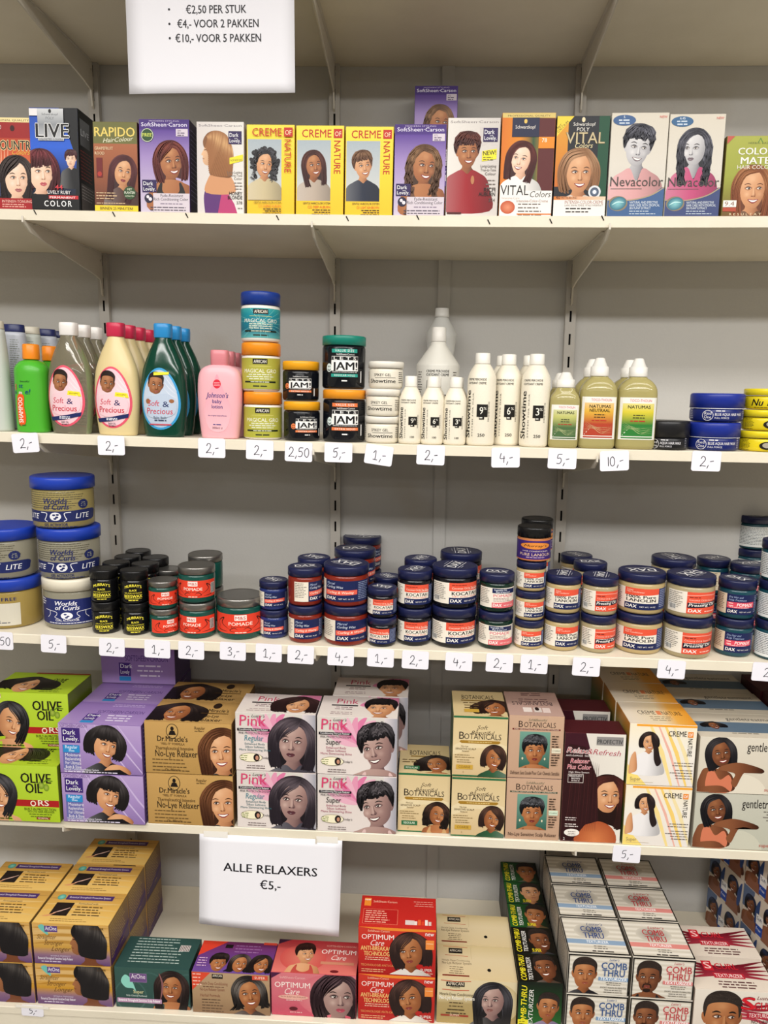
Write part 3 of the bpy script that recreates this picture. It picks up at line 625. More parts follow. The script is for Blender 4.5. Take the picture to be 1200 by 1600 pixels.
def t_olive(A):
    h = A.h; A.grad(0, 0, 100, h, [(0, 'aac42c'), (1, '9cb828')]); portrait(A, 36, h * .35, h * .32, 'tan', '1f1a1a', '4a4444', style='sweep', yaw=.2, shoulders=False, L=-.6, wide=1.9, seed=22); A.t('OLIVE', 62, h * .52, h * .2, INK, w=18, bold=.02, sh=.2); A.t('OIL', 64, h * .28, h * .2, INK, w=12, bold=.02, sh=.2); A.gk(62, h * .2, 96, 3, h * .07, h * .02, '4a5a18'); A.rect(30, h * .94, 100, h, '8a2a18')
def f_dark(A):
    h = A.h; A.grad(0, 0, 100, h, [(0, '8a70a8'), (.5, 'a48ac0'), (1, 'b49cca')])
    for i in range(4): A.line([(30 + i * 14, h), (48 + i * 15, h * .5), (70 + i * 16, 0)], 2.2, 'c4b0d8', True)
    A.t('SOFTSHEEN·CARSON', 2, h * .93, 4.2, '5a3a7a', w=33); A.rect(4, h * .05, 24, h * .57, '6a6aa8')
    portrait(A, 56, h * .58, 19, 'tan', '191516', '5c5656', style='bob', L=-.75, yaw=.3, tilt=-14, top='17141a', seed=23, wide=1.25)
    A.blob([(54, h * .08), (64, h * .2), (78, h * .17), (86, h * .06), (84, 0), (78, h * .1), (66, h * .12)], lambda x, y: tone('tan', (x - 70) / 16, .3, .5))
    darklovely(A, 4, h * .62, 22, h * .3, '3c2670'); A.rect(5, h * .42, 25, h * .57, '2e8ac8'); A.t('Regular', 15, h * .5, 4, 'e8f4fa', al='c', w=15); A.t('Shea', 15, h * .44, 2.6, 'e8f4fa', al='c')
    for i, s in enumerate(('Moisture', 'Replenishing', 'For Ultimate', 'Body & Shine')): A.t(s, 7, h * (.34 - i * .082), 4, 'f4f0fa', wmax=19, bold=.01)
    A.t('No-Lye Conditioning Relaxer System', 5, h * .055, 2.6, 'f0ecf8', w=42); A.gk(5, h * .02, 95, 1, 3, 1.2, 'e0d8ec')
def t_dark(A):
    h = A.h; A.grad(0, 0, 100, h, [(0, 'a88cc4'), (1, '8a6cab')]); A.gk(38, h * .9, 92, 2, h * .07, h * .02, 'cdbce0', 'c'); A.t('SOFTSHEEN·CARSON', 62, h * .5, h * .13, '503078', al='c', w=58); A.rect(24, h * .16, 40, h * .46, '4a2c80'); A.t('Dark', 26, h * .34, h * .09, 'fff'); A.t('Lovely', 26, h * .21, h * .09, 'fff', w=12); A.rect(24, h * .05, 40, h * .15, '2e8ac8'); A.gk(46, h * .38, 86, 3, h * .11, h * .035, 'f0e8f8', 'c')
def f_miracle(A):
    h = A.h; A.grad(0, 0, 100, h, [(0, 'b08a4e'), (1, 'c29a5c')]); portrait(A, 90, h * .44, 22, 'tan', '4a2818', '9a6440', style='long', L=-2.2, yaw=-.15, tilt=4, top='15110f', seed=24, wide=1.2)
    A.ell(32, h * .83, 7, 9, '1c1512'); A.ell(32, h * .83, 6.3, 8.3, 'c09a5c'); A.ell(32, h * .88, 2, 2.6, '1c1512'); A.poly([(27.5, h * .755), (36.5, h * .755), (34.5, h * .84), (29.5, h * .84)], '1c1512')
    A.t('Dr.Miracle\u2019s', 32, h * .63, 6.4, INK, al='c', w=35, bold=.012); A.t('\u201cFEEL IT\u201d FORMULA', 32, h * .56, 2.6, '4a3418', al='c', w=28); A.t('Thermalceutical Intensive', 34, h * .465, 4, '4a3418', al='c', w=44); A.t('No-Lye Relaxer', 36, h * .33, 8, '1e1712', al='c', w=49)
    A.gk(8, h * .26, 58, 4, 4.4, 1.1, '5a4424'); A.t('Dr. Miracle', 22, h * .05, 3, '4a3418', sh=.4, w=18); A.t('Regular', 58, h * .88, 3.6, '5a4424', w=12); A.gk(58, h * .84, 72, 1, 3, 1, '6a5430')
def t_miracle(A):
    h = A.h; A.grad(0, 0, 100, h, [(0, 'bf985c'), (1, 'b08a50')]); portrait(A, 30, h * .42, h * .36, 'brown', '191212', '4a3c38', style='long', L=-1.0, yaw=-.2, shoulders=False, wide=1.6, seed=25); A.t('Dr.Miracle\u2019s', 72, h * .5, h * .14, INK, al='c', w=34); A.rect(58, h * .42, 90, h * .45, '4a3418'); A.t('No-Lye', 72, h * .25, h * .12, INK, al='c', w=18); A.t('Relaxer', 72, h * .07, h * .13, INK, al='c', w=30); A.ell(72, h * .8, 5, h * .13, '2a1c14')
def f_pink(A, kind):
    h = A.h; A.grad(0, 0, 100, h, [(0, 'e0d6d0'), (.5, 'ded2cc'), (1, 'd2ccc4')]); sup = kind == 'Super'; A.grad(84, 0, 100, h, [(0, 'd8ced0'), (1, '9c9ca6')], True)
    for i in range(9): a = -.9 + i * .28; A.line([(52, h * .5), (52 + 20 * math.cos(a + 1.6), h * .5 + 26 * math.sin(a + 1.6)), (52 + 44 * math.cos(a + 1.4), h * .5 + 40 * math.sin(a + 1.4))], 8, mix('d878a0', 'e8c0cc', (i % 3) / 3), True, True)
    if sup: portrait(A, 76, h * .46, 25, 'dusk', '171418', '6a6468', style='crop', yaw=-.3, tilt=10, flip=False, lip='4a1420', top='d8b8b4', strap=True, seed=26)
    else: portrait(A, 72, h * .5, 25, 'dusk', '231c24', '7a6c74', style='sweep', L=-1.35, yaw=-.1, tilt=-4, smile=False, lip='5a3038', top='4a4650', seed=27, wide=1.15)
    A.t('Luster\u2019s', 20, h * .93, 3.6, '3a3a3a', sh=.4); A.t('Pink', 5, h * .78, 14, 'd0406c', w=33, bold=.008, sh=.05); A.rect(2, h * .69, 43, h * .735, '15131a'); A.t('Conditioning No-Lye Relaxer', 4, h * .7, 2.5, 'f4f0f0', w=37); A.t('PINK PROTECTION SYSTEM', 4, h * .635, 2.9, '4a444a', w=38)
    A.t(kind, 11, h * .52, 7.5, '1c1a1e' if sup else '4a8494', w=24 if not sup else 19, sh=.12)
    for i, s in enumerate(('Enhanced Body', 'Silken Softness', 'More Shimmering Shine')): A.t(s, 24, h * (.45 - i * .052), 2.8, 'a04060' if sup else '3a6a74', al='c')
    A.ell(19, h * .23, 14.5, 6, '6a5a30'); A.ell(19, h * .23, 14, 5.5, 'f0e8c8'); A.gk(6, h * .25, 18, 3, 2.6, 1, '6a7a30'); A.ell(26, h * .23, 4, 5, '1a1416'); A.ell(26.5, h * .225, 2, 3, 'c08a70'); A.t('Today\u2019s', 32, h * .215, 2.8, '2a2428', sh=.2); A.gk(10, h * .08, 40, 2, 3, 1, '6a5a5a', 'c')
def f_pinkr(A): f_pink(A, 'Regular')
def f_pinks(A): f_pink(A, 'Super')
def t_pink(A, sup):
    h = A.h; A.grad(0, 0, 100, h, [(0, 'e4dad2'), (1, 'd8ccc8')]); A.poly(spline([(50, h * .55), (75, h), (100, h), (100, h * .6), (80, h * .5)], 4, True), 'd880a4'); A.t('Pink', 20, h * .62, h * .24, 'c23c62', w=28, bold=.008); A.rect(14, h * .5, 48, h * .56, '1c181c'); A.gk(16, h * .42, 46, 2, h * .09, h * .03, '7a5a64', 'c'); A.gk(8, h * .18, 50, 2, h * .08, h * .025, '8a6a70', 'c')
    if sup: portrait(A, 78, h * .42, h * .36, 'tan', '171418', '3a3434', style='crop', yaw=-.2, wide=1, top='e0d0c8', seed=28)
    else: portrait(A, 74, h * .42, h * .36, 'tan', '2a181a', '5a3c3c', style='sweep', L=-.95, yaw=-.1, shoulders=False, wide=1.5, seed=29)
def t_pinkr(A): t_pink(A, False)
def t_pinks(A): t_pink(A, True)
def botanic(A, x, y, w, c='1c1612'):
    A.t('Soft', x + w * .42, y + 20, 7.4, '3a2c1c', w=w * .26, sh=.35); A.t('&', x + w * .4, y + 15.5, 4, '3a2c1c', sh=.3); A.t('Beautiful', x + w * .28, y + 9.5, 7.4, '3a2c1c', w=w * .56, sh=.35); A.t('B', x, y, 14, c, bold=-.0); A.t('OTANICALS', x + w * .12, y, 11, c, w=w * .88)
def f_botan(A, reg):
    h = A.h; A.grad(0, 0, 100, h, [(0, 'cfb487'), (.5, 'dcc69a'), (1, 'd2bc8e')]); A.poly(spline([(0, h * .5), (40, h * .62), (100, h * .52), (100, h * .38), (50, h * .48), (0, h * .36)], 4, True), 'e2d0a8')
    A.rect(0, h * .965, 100, h, '2e6a44'); A.rect(0, 0, 100, h * .022, '2e6a44'); botanic(A, 11, h * .62, 78)
    A.poly([(14, h * .6), (86, h * .6), (88, h * .575), (84, h * .55), (16, h * .55), (12, h * .575)], 'a07828'); A.gk(20, h * .57, 80, 1, 3, 1.2, 'e8d08c', 'c')
    portrait(A, 76, h * .31, 20, 'brown', '2a1a16' if not reg else '1f1513', '6a4a3c', style='long' if reg else 'sweep', L=-1.3 if reg else -.95, yaw=-.25, tilt=10, strap=reg, top='2e5a3c' if not reg else 'c09868', seed=30 + reg, wide=1.25 if reg else 1.1, wave=.05 if reg else 0, flip=True)
    A.t('No-Lye', 22, h * .49, 3, '6a5430', al='c'); A.t('SENSITIVE SCALP', 24, h * .445, 3.6, '5a4628', al='c', w=38); A.t('Relaxer', 24, h * .41, 3, '6a5430', al='c'); A.gk(4, h * .35, 46, 2, 4.4, 1.2, '7a6438'); A.gk(8, h * .27, 44, 2, 4.4, 1.2, '7a6438')
    A.rect(7, h * .12, 38, h * .195, '2e6a44' if reg else 'c8a040'); A.t('REGULAR' if reg else 'COARSE', 22.5, h * .14, 4.6, 'e8f0d8' if reg else '6a4c14', al='c', w=22); A.t('1', 20, h * .055, 4, '7a5428')
def f_botr(A): f_botan(A, True)
def f_botc(A): f_botan(A, False)
def t_botr(A):
    h = A.h; A.grad(0, 0, 100, h, [(0, 'd6c090'), (1, 'cbb484')]); A.t('BOTANICALS', 20, h * .62, h * .16, INK, w=62); A.rect(22, h * .55, 82, h * .59, '8a6a28'); portrait(A, 74, h * .3, h * .24, 'brown', '1f1513', style='long', L=-.8, yaw=-.2, tilt=10, wide=1.5, strap=True, seed=33); A.gk(6, h * .42, 50, 2, h * .08, h * .03, '6a5430'); A.rect(10, h * .1, 40, h * .22, '2e6a44'); A.t('REGULAR', 25, h * .13, h * .06, 'e8f0d8', al='c', w=24)
def t_botc(A):
    h = A.h; A.grad(0, 0, 100, h, [(0, 'd6c090'), (1, 'cbb484')]); A.t('BOTANICALS', 18, h * .66, h * .17, INK, w=62); A.rect(16, h * .58, 80, h * .62, '8a6a28'); portrait(A, 78, h * .3, h * .25, 'brown', '2a1a16', '5a4038', style='sweep', L=-.7, yaw=-.2, tilt=10, wide=1.5, seed=34); A.gk(14, h * .48, 56, 3, h * .1, h * .03, '6a5430', 'c'); A.rect(20, h * .12, 48, h * .24, 'c8a040')
def f_tan(A, fr):
    h = A.h; A.grad(0, 0, 100, h, [(0, 'bd9a80'), (1, 'c4a288')]); A.t('Soft&Beautiful', 52, h * .92, 4.6, '2a4a34', al='c', sh=.3, w=34); A.t('B', 17, h * .82, 12, '2a1c18'); A.t('OTANICALS', 27, h * .82, 10, '2a1c18', w=58); A.rect(6, h * .775, 94, h * .8, '6a1c1c' if fr else '1c3a2c'); A.t('AVEC DES EXTRAITS DES PLANTES NATURELLES' if fr else 'WITH NATURAL PLANT EXTRACTS', 50, h * .78, 2.2, 'e8d8c0', al='c', w=82)
    A.clip = (20, h * .16, 76, h * .75); A.grad(20, h * .16, 76, h * .75, [(0, '2e5c4e'), (1, '6f9c8c')]); portrait(A, 48, h * .43, 24, 'brown', '17161a', '74767c', style='crop', yaw=.05, smile=False, lip='7a2c28', shoulders=True, strap=True, top='8a5438', seed=35, wide=1.15); A.clip = None
    for s in (26, 67): A.ell(s, h * .32, 1.6, 2.6, 'd8d0b0')
    A.gk(79, h * .68, 96, 5, 5, 2, '3a2a20'); A.rect(79, h * .42, 96, h * .5, 'd0e0c8' if not fr else 'e0d8c0'); A.t('COARSE', 87.5, h * .445, 3, '2a4a34', al='c', w=14); A.gk(79, h * .38, 96, 5, 5, 2, '3a2a20')
    A.t('D\u00e9frisant Sans Soude Pour Cuir Chevelu Sensible' if fr else 'No-Lye Sensitive Scalp Relaxer', 50, h * .06, 7, '3a2218', al='c', w=90)
def f_tanf(A): f_tan(A, True)
def f_tane(A): f_tan(A, False)
def t_tan(A):
    h = A.h; A.grad(0, 0, 100, h, [(0, 'bd9c90'), (1, 'a8887c')]); A.t('BOTANICALS', 86, h * .56, h * .14, '3a2c34', w=76, rot=180); A.gk(14, h * .66, 90, 2, h * .09, h * .03, '5a3c40', 'c'); A.rect(28, h * .14, 44, h * .32, 'e8dcd4'); A.rect(48, h * .14, 62, h * .32, 'd8ccc4'); A.ell(54, h * .27, 4, h * .07, '2a1c1c'); A.rect(64, h * .12, 78, h * .32, 'e0ccc4'); A.gk(22, h * .9, 80, 2, h * .07, h * .04, '6a4c48', 'c')
def f_relax(A):
    h = A.h; A.grad(0, 0, 100, h, [(0, 'd8d0c8'), (1, 'e4dfd4')], True); A.poly([(0, 0), (0, h), (34, h), (38, h * .6), (30, 0)], '47181e'); A.poly([(0, h), (34, h), (42, h * .86), (30, h * .7), (0, h * .72)], '3c1420')
    portrait(A, 74, h * .43, 29, 'tan', '2c1210', '6a302a', style='side', L=-2.0, yaw=.25, tilt=0, shoulders=False, seed=36, wide=1.35); A.ell(58, h * .03, 36, h * .17, 'a8502c', 'cf7a48'); A.poly([(0, h * .02), (0, h * .8), (8, h * .9), (34, h * .88), (56, h * .6), (62, h * .2), (40, h * .16), (18, 0)], '2e1014')
    for i in range(16): A.line([(10 + i * 3.2, h * (.82 - i * .006)), (12 + i * 3, h * .5), (6 + i * 3.4, h * .1)], .8, mix('4a2020', '1c0a0c', (i * 7 % 5) / 5), True, True)
    A.rect(52, h * .9, 96, h * .975, '8e8a88'); A.t('PROFECTIV', 74, h * .912, 7.6, '3a3c3c', al='c', w=42, bold=.02); A.t('Relax&Refresh', 3, h * .825, 9.5, 'a02c38', w=90, sh=.25, rot=-2.5, out='f4ece8', outw=.03); A.t('ANTI-DAMAGE · NO-LYE', 2, h * .79, 3, 'f0e4e0', w=46)
    A.t('Relaxer', 10, h * .73, 8, 'c8405c', w=32, sh=.2, out='f0e0dc', outw=.02); A.t('Plus Color', 5, h * .675, 8, 'c8405c', w=40, sh=.2, out='f0e0dc', outw=.02); A.t('High Shine System', 8, h * .64, 3, 'f0e4e0', w=34); A.rect(7, h * .55, 33, h * .63, 'e8dcd4'); A.rect(7.6, h * .554, 32.4, h * .626, '2a1014'); A.t('MAHOGANY', 20, h * .603, 3.6, 'f0e8e4', al='c', w=22); A.t('BROWN', 20, h * .58, 3.6, 'f0e8e4', al='c', w=14); A.gk(10, h * .565, 30, 1, 3, 1.2, 'e0d4d0', 'c')
    A.gk(6, h * .22, 30, 2, 4, 1.4, 'e8dcd8'); A.gk(6, h * .16, 34, 2, 4, 1.4, 'e8dcd8'); A.ell(18, h * .085, 13, h * .035, 'efe8e0'); A.gk(9, h * .09, 27, 3, 3, 1, '4a3a38', 'c'); A.t('2', 4, h * .015, 4.5, 'f0e8e4')
def f_cremek(A):
    h = A.h; A.grad(0, 0, 100, h, [(0, 'e6dfd8'), (.6, 'ece6da'), (1, 'f0e4c8')])
    for x, c, w in ((30, 'f0d890', 7), (42, 'e8b0a0', 4), (52, 'f0cc70', 6), (64, 'eedca8', 6)): A.line([(x, h), (x + 20, h * .55), (x + 38, 0)], w, c, True)
    A.quad([(0, 0), (0, h * .34), (30, 0)], 'f2d878'); A.rect(10, h * .965, 100, h, 'eca030')
    portrait(A, 30, h * .7, 13, 'tan', '241a1a', '5a4a46', style='side', L=-.6, yaw=.1, tilt=3, smile=True, top='e9e6e6', seed=37); A.poly(spline([(33, h * .86), (42, h * .7), (47, h * .5), (50, h * .38), (44, h * .32), (39, h * .42), (37, h * .6), (33, h * .75)], 4, True), '241a1a')
    A.blob([(2, h * .2), (4, h * .45), (10, h * .55), (13, h * .42), (14, h * .25), (8, h * .2)], lambda x, y: tone('tan', (x - 8) / 8, .2, .5))
    A.t('CREME', 58, h * .82, 8.4, '1e1a1a', w=27); A.rect(87, h * .81, 95, h * .9, 'e88a30'); A.t('OF', 91, h * .83, 4.6, 'fff', al='c', w=6); A.t('NATURE', 88, h * .79, 6.6, '1e1a1a', rot=-90, w=h * .29)
    A.gk(58, h * .38, 98, 2, 4.4, 1.2, '6a605a', 'r'); A.gk(60, h * .26, 98, 4, 4.4, 1.2, '6a605a', 'r'); A.t('Super', 5, h * .07, 6, 'a89870', w=16); A.rect(5, h * .045, 40, h * .05, 'b8a890')
def t_cremek(A):
    h = A.h; A.grad(0, 0, 100, h, [(0, 'e8dccb'), (.55, 'ead6b0'), (.75, 'eeb050'), (1, 'e89a2c')], True); A.t('CREME', 22, h * .42, h * .17, '2a2220', w=27, sh=-.1); A.rect(51, h * .42, 58, h * .6, 'e88a5a'); A.t('NATURE', 59, h * .42, h * .17, '2a2220', w=30, sh=-.1); A.gk(30, h * .32, 75, 3, h * .08, h * .025, '8a7a60', 'c')
def f_gentle(A, tw):
    h = A.h; A.grad(0, 0, 100, h, [(0, 'cfc6b4'), (1, 'd8d0c0')]) if not tw else A.grad(0, 0, 100, h, [(0, 'b9b9a8'), (1, 'c2c0b2')])
    A.ell(44, -h * .1, 26, h * .45, 'ded6c4' if not tw else 'c8c6b4'); A.blob([(2, 2), (3, h * .36), (10, h * .45), (30, h * .38), (36, h * .2), (34, 2)], lambda x, y: tone('deep', (x - 18) / 18, .3, .4))
    A.poly(spline([(10, 1), (9, h * .34), (15, h * .4), (22, h * .24), (30, h * .33), (34, h * .2), (32, 1)], 4, True), 'cf7858'); portrait(A, 21, h * .7, 13, 'deep', '17151a', '4a4648', style='side', L=-1.25, yaw=.12, tilt=10, shoulders=False, seed=39); A.blob([(20, h * .42), (24, h * .5), (40, h * .56), (62, h * .46), (62, h * .38), (46, h * .4), (38, h * .12), (33, h * .2), (36, h * .36)], lambda x, y: tone('deep', (x - 34) / 24, .35, .4))
    A.blob([(0, 1), (4, 6), (22, 8), (30, 4), (30, 1)], lambda x, y: tone('deep', (x - 18) / 18, .2, .4)); A.t('gentletreatment', 46, h * .77, 9.5, INK, w=52, bold=.01); A.gk(56, h * .7, 97, 2, 3, 1, '6a645c', 'r'); A.t('twin' if tw else 'regular', 80, h * .42 if tw else h * .06, 5, 'c04038'); A.t('super', 66, h * .06, 3.6, 'b84a40'); A.rect(76, h * .03, 98, h * .13, '4a4642'); A.rect(76.5, h * .035, 97.5, h * .125, 'c8c4b6'); A.gk(60, h * .6, 97, 2, 3.4, 1, '7a746c', 'r')
def f_gent(A): f_gentle(A, False)
def f_gentt(A): f_gentle(A, True)
def t_gentle(A):
    h = A.h; A.rect(0, 0, 100, h, 'd2c8b6'); A.rect(0, h * .2, 100, h * .62, '5d7184'); A.t('gentletreatment', 40, h * .7, h * .13, INK, w=52, bold=.01); portrait(A, 22, h * .45, h * .13, 'deep', '17151a', style='side', L=-.5, shoulders=False, wide=1.7, seed=40); A.gk(34, h * .14, 70, 1, 3, h * .03, '8a8274')
def f_maroon(A): A.rect(0, 0, 100, A.h, '4a1a20'); A.gk(20, A.h * .6, 80, 2, 8, 2.4, '8a5a58', 'c')
# ---- bottom shelf
def f_atone(A, kind, gold='c89a44'):
    h = A.h; A.grad(0, 0, 100, h, [(0, '5e4070'), (.22, '8a6880'), (.42, gold), (.75, 'd8b070'), (1, 'cfa45c')])
    for i in range(5): A.line([(0, h * (.5 + i * .1)), (40, h * (.56 + i * .09)), (100, h * (.5 + i * .11))], 4.2, mix(gold, 'e8cc98' if i % 2 else 'a87838', .5), True, True)
    A.poly(spline([(8, h * .94), (14, h * .98), (19, h * .86), (20, h * .72), (11, h * .84)], 4, True), '6fbcb0'); A.rect(16, h * .8, 33, h * .95, '5a4080'); A.t('AtOne', 24.5, h * .84, 5.6, 'f4f0fa', al='c', w=15, bold=.01)
    for i, s in enumerate(('Straighter', 'Stronger', 'Longer')): A.t(s, 5 + i * 9, h * (.62 - i * .145), 6.6, '6a4a24', sh=.5, w=26)
    A.t('BOTANICAL STRONGHOLD', 22, h * .19, 2, 'd8cce0', w=26); A.t('Botanical Stronghold Sensitive Scalp Relaxer', 5, h * .11, 3.6, 'f0e8f4', w=46, bold=.012); A.gk(9, h * .05, 46, 1, 3, 1.2, 'd8cce0')
    profile_bob(A, 70, h * .58, 22, 'deep', '1c191b', '5c5652', L=-1.0, seed=41); A.t(kind, 94, h * .9, 3, '4a3418', al='r')
def f_atr(A): f_atone(A, 'REGULAR')
def f_ats(A): f_atone(A, 'SUPER', 'c8922c')
def t_atone(A):
    h = A.h; A.grad(0, 0, 100, h, [(0, 'e6c070'), (.5, 'dcae58'), (1, 'c0944a')])
    for i in range(4): A.line([(0, h * (.2 + i * .2)), (50, h * (.3 + i * .17)), (100, h * (.22 + i * .22))], h * .07, mix('d8b060', '9a6c30' if i == 3 else 'e0c080', .6), True, True)
    A.rect(22, h * .76, 86, h * .92, '4a3068'); A.t('Botanical Stronghold Protective System', 54, h * .82, h * .06, 'e8dcf0', al='c', w=56); A.ell(15, h * .84, 5.5, h * .09, '3c9a8a', '8accc0'); A.rect(14, h * .24, 38, h * .66, '221a1a'); A.line([(18, h * .32), (27, h * .4), (36, h * .5)], h * .035, 'd8b0a0', True); A.blob([(6, h * .22), (18, h * .3), (23, h * .36), (15, h * .22)], lambda x, y: C('d89868')); A.t('Formulated with', 44, h * .62, h * .055, '4a3014', w=26); A.gk(44, h * .52, 92, 4, h * .085, h * .03, '4a3418'); A.gk(20, h * .13, 80, 2, h * .06, h * .015, '8a6a38')
def s_atone(A):
    h = A.h; A.grad(0, 0, 100, h, [(0, '4a3058'), (.4, '6a4c50'), (1, '94743c')]); A.gk(6, h * .92, 96, 12, h * .07, h * .02, 'b8985c')
    A.quad([(0, 0), (100, h * .3), (100, h * .42), (0, h * .1)], '4a2c64')
def f_green(A):
    h = A.h; A.grad(0, 0, 100, h, [(0, '2c4a46'), (1, '36564f')])
    for i in range(4): A.ring(20 + i * 26, h * (.3 + .2 * (i % 2)), 22, 24, 2, '3e605a')
    A.poly(spline([(8, h * .66), (14, h * .82), (22, h * .7), (28, h * .4), (24, h * .48), (14, h * .5)], 4, True), '8cd0c0'); A.rect(20, h * .64, 43, h * .86, '8a6a9a'); A.rect(20.8, h * .655, 42.2, h * .845, '6a4c80'); A.t('AtOne', 31.5, h * .73, 7, 'f0e4f0', al='c', w=19, bold=.01); A.t('Super', 24, h * .36, 5, 'e8e0a8', w=14); A.t('With Olive & Panthenol', 14, h * .28, 2.6, 'd8e4dc', w=28)
    portrait(A, 76, h * .52, 19, 'brown', '1f1616', '5a4440', style='long', L=-1.9, yaw=-.1, tilt=-4, top='2e4c48', strap=True, seed=43, wide=1.15); A.line([(60, h * .9), (64, h * .6), (60, h * .2)], 2.4, '8a5a5a', True, True); A.rect(2, h * .13, 62, h * .24, 'b890b0'); A.t('Botanical Stronghold Sensitive Scalp Relaxer', 4, h * .16, 3.8, 'fff', w=56, bold=.012)
def t_green(A): h = A.h; A.rect(0, 0, 100, h, '2e4c48'); A.gk(14, h * .92, 94, 9, h * .095, h * .025, 'b8c8c0'); A.rect(76, h * .56, 90, h * .76, 'd8d0cc'); [A.rect(77 + i * 2.2, h * .57, 78 + i * 2.2, h * .75, '4a2a2a') for i in range(6)]
def f_afr(A):
    h = A.h; A.grad(0, 0, 100, h, [(0, '8a6c50'), (.4, 'a88a68'), (1, 'b49878')]); A.quad([(0, h), (24, h), (0, h * .55)], 'd84a30'); A.gk(1, h * .94, 16, 4, 5, 1.4, 'f4c8b8'); A.rect(26, h * .86, 40, h * .97, '1c1614'); A.t('AFRICAN', 33, h * .9, 3.4, 'e8dcc8', al='c', w=12, bold=.01)
    for i in range(3): A.t(('Miracle Deep Conditioning', 'No-Lye Relaxer System', 'Herbal Formula')[i], 10, h * (.7 - i * .15), 4.2, '7a4030', w=(36, 32, 26)[i])
    A.gk(14, h * .64, 46, 1, 5, 1.2, '6a4a3a'); A.gk(12, h * .32, 46, 5, 4.2, 1.2, '5a4434'); portrait(A, 74, h * .5, 20, 'brown', '231d1c', '9a9088', style='flip', L=-.95, yaw=.05, tilt=8, top='4a3a34', seed=45, wide=1.1, band=.4); A.rect(78, h * .88, 98, h * .99, 'cf5038'); A.t('SUPER', 88, h * .905, 3.4, 'f8d8c8', al='c')
def t_afr(A):
    h = A.h; A.grad(0, 0, 100, h, [(0, '6a4a94'), (.5, '6a3a80'), (1, '6e2a58')]); A.quad([(0, h), (34, h), (0, h * .5)], 'd8402c'); A.rect(32, h * .78, 42, h * .9, '1c1614'); A.gk(46, h * .86, 92, 3, h * .1, h * .025, '9a70a0')
    for x, st in ((30, 'short'), (58, 'flip'), (86, 'sweep')): portrait(A, x, h * .27, h * .24, 'brown', '1c1516', '8a7870' if st == 'flip' else '4a3c38', style=st, L=-1.0, shoulders=False, seed=x, wide=1.1)
    A.gk(3, h * .4, 20, 4, h * .08, h * .025, 'e0b8d8'); A.rect(82, h * .92, 100, h, 'd84a38')
def optimum(A, x, y, w, k=1.0):
    A.t('OPTIMUM', x, y, 7 * k, 'f6ece4', w=w); A.t('Care', x + w * .28, y - 9 * k, 8 * k, 'f4e0d8', sh=.45, w=w * .42)
def f_optp(A):
    h = A.h; A.grad(0, 0, 100, h, [(0, 'c04a60'), (.5, 'd06a78'), (1, 'd47880')]); A.ell(70, h * .5, 40, h * .5, 'd06a76', 'e09a9c'); A.quad([(0, h), (12, h), (0, h * .86)], '4a1c40'); A.t('SoftSheen·Carson', 10, h * .87, 3, 'e8b8b4', w=30); optimum(A, 4, h * .66, 42); portrait(A, 79, h * .46, 25, 'dusk', '2c1a20', '6e545c', style='sweep', L=-1.05, yaw=.15, smile=False, lip='b04458', shoulders=True, top='c85a6a', seed=47, wide=1.2)
    A.ell(26, h * .44, 18, 3.2, 'e8b0a0'); A.t('SALON SECRET NO-LYE RELAXER', 26, h * .43, 2, '7a3038', al='c', w=30); A.gk(14, h * .36, 40, 1, 3, 1, 'f0ccc8', 'c'); A.ell(26, h * .17, 5, 2.6, '5a1a24'); A.gk(18, h * .08, 40, 1, 3, 1, 'e8c0bc', 'c')
def t_optp(A):
    h = A.h; A.grad(0, 0, 100, h, [(0, 'd8746a'), (1, 'b03038')]); A.ell(34, h * .45, 28, h * .4, 'c8504c', 'd87a68'); A.quad([(0, h), (16, h), (0, h * .84)], '3a1c34'); portrait(A, 36, h * .55, h * .25, 'tan', '2a1514', '5a3830', style='short', yaw=.3, tilt=8, strap=True, top='b84840', seed=48); A.t('SOFTSHEEN·CARSON', 96, h * .82, h * .05, 'e8b0a0', al='r', w=36); A.t('OPTIMUM', 55, h * .6, h * .13, 'f6ece4', w=42); A.t('Care', 68, h * .42, h * .14, 'f4e0d8', sh=.45, w=18); A.rect(56, h * .28, 96, h * .36, 'c88468'); A.ell(74, h * .08, 5, h * .04, '6a1c20')
def f_optr(A):
    h = A.h; A.grad(0, 0, 100, h, [(0, 'a81c1c'), (.6, 'c02a22'), (1, 'c8382a')]); A.poly(spline([(0, h), (40, h * .94), (100, h * .96), (100, h), (0, h)], 4, True), 'e88a30'); A.t('SoftSheen·Carson', 12, h * .9, 2.8, 'f0c8a8', w=28); optimum(A, 4, h * .74, 42); A.t('ANTI-BREAKAGE', 3, h * .5, 6.2, 'f0c87c', w=43, bold=.015); A.t('TECHNOLOGY', 7, h * .385, 6.2, 'f0c87c', w=37, bold=.015); A.gk(3, h * .34, 46, 2, 3, 1, 'f0d0b0', 'c'); A.t('TECHNOLOGIE ANTI-CASSE', 3, h * .16, 3, 'e8a060', w=48); A.gk(4, h * .08, 44, 2, 3, 1, 'e8b888')
    portrait(A, 68, h * .5, 21, 'brown', '2a1a18', '6a4a40', style='sweep', L=-1.05, yaw=-.2, tilt=10, smile=False, lip='8a3c34', top='e0d8d0', seed=49, wide=1.2); A.t('new', 92, h * .87, 6, 'fff', al='c', w=11, bold=.01); A.rect(87, h * .58, 98, h * .78, 'e88a40'); A.rect(88, h * .7, 97, h * .71, 'f4d8b0'); A.t('SUPER', 96, h * .1, 4, 'f0e8e0', al='r', w=15); A.gk(80, h * .05, 97, 1, 3, 1, 'e0c0a8', 'r')
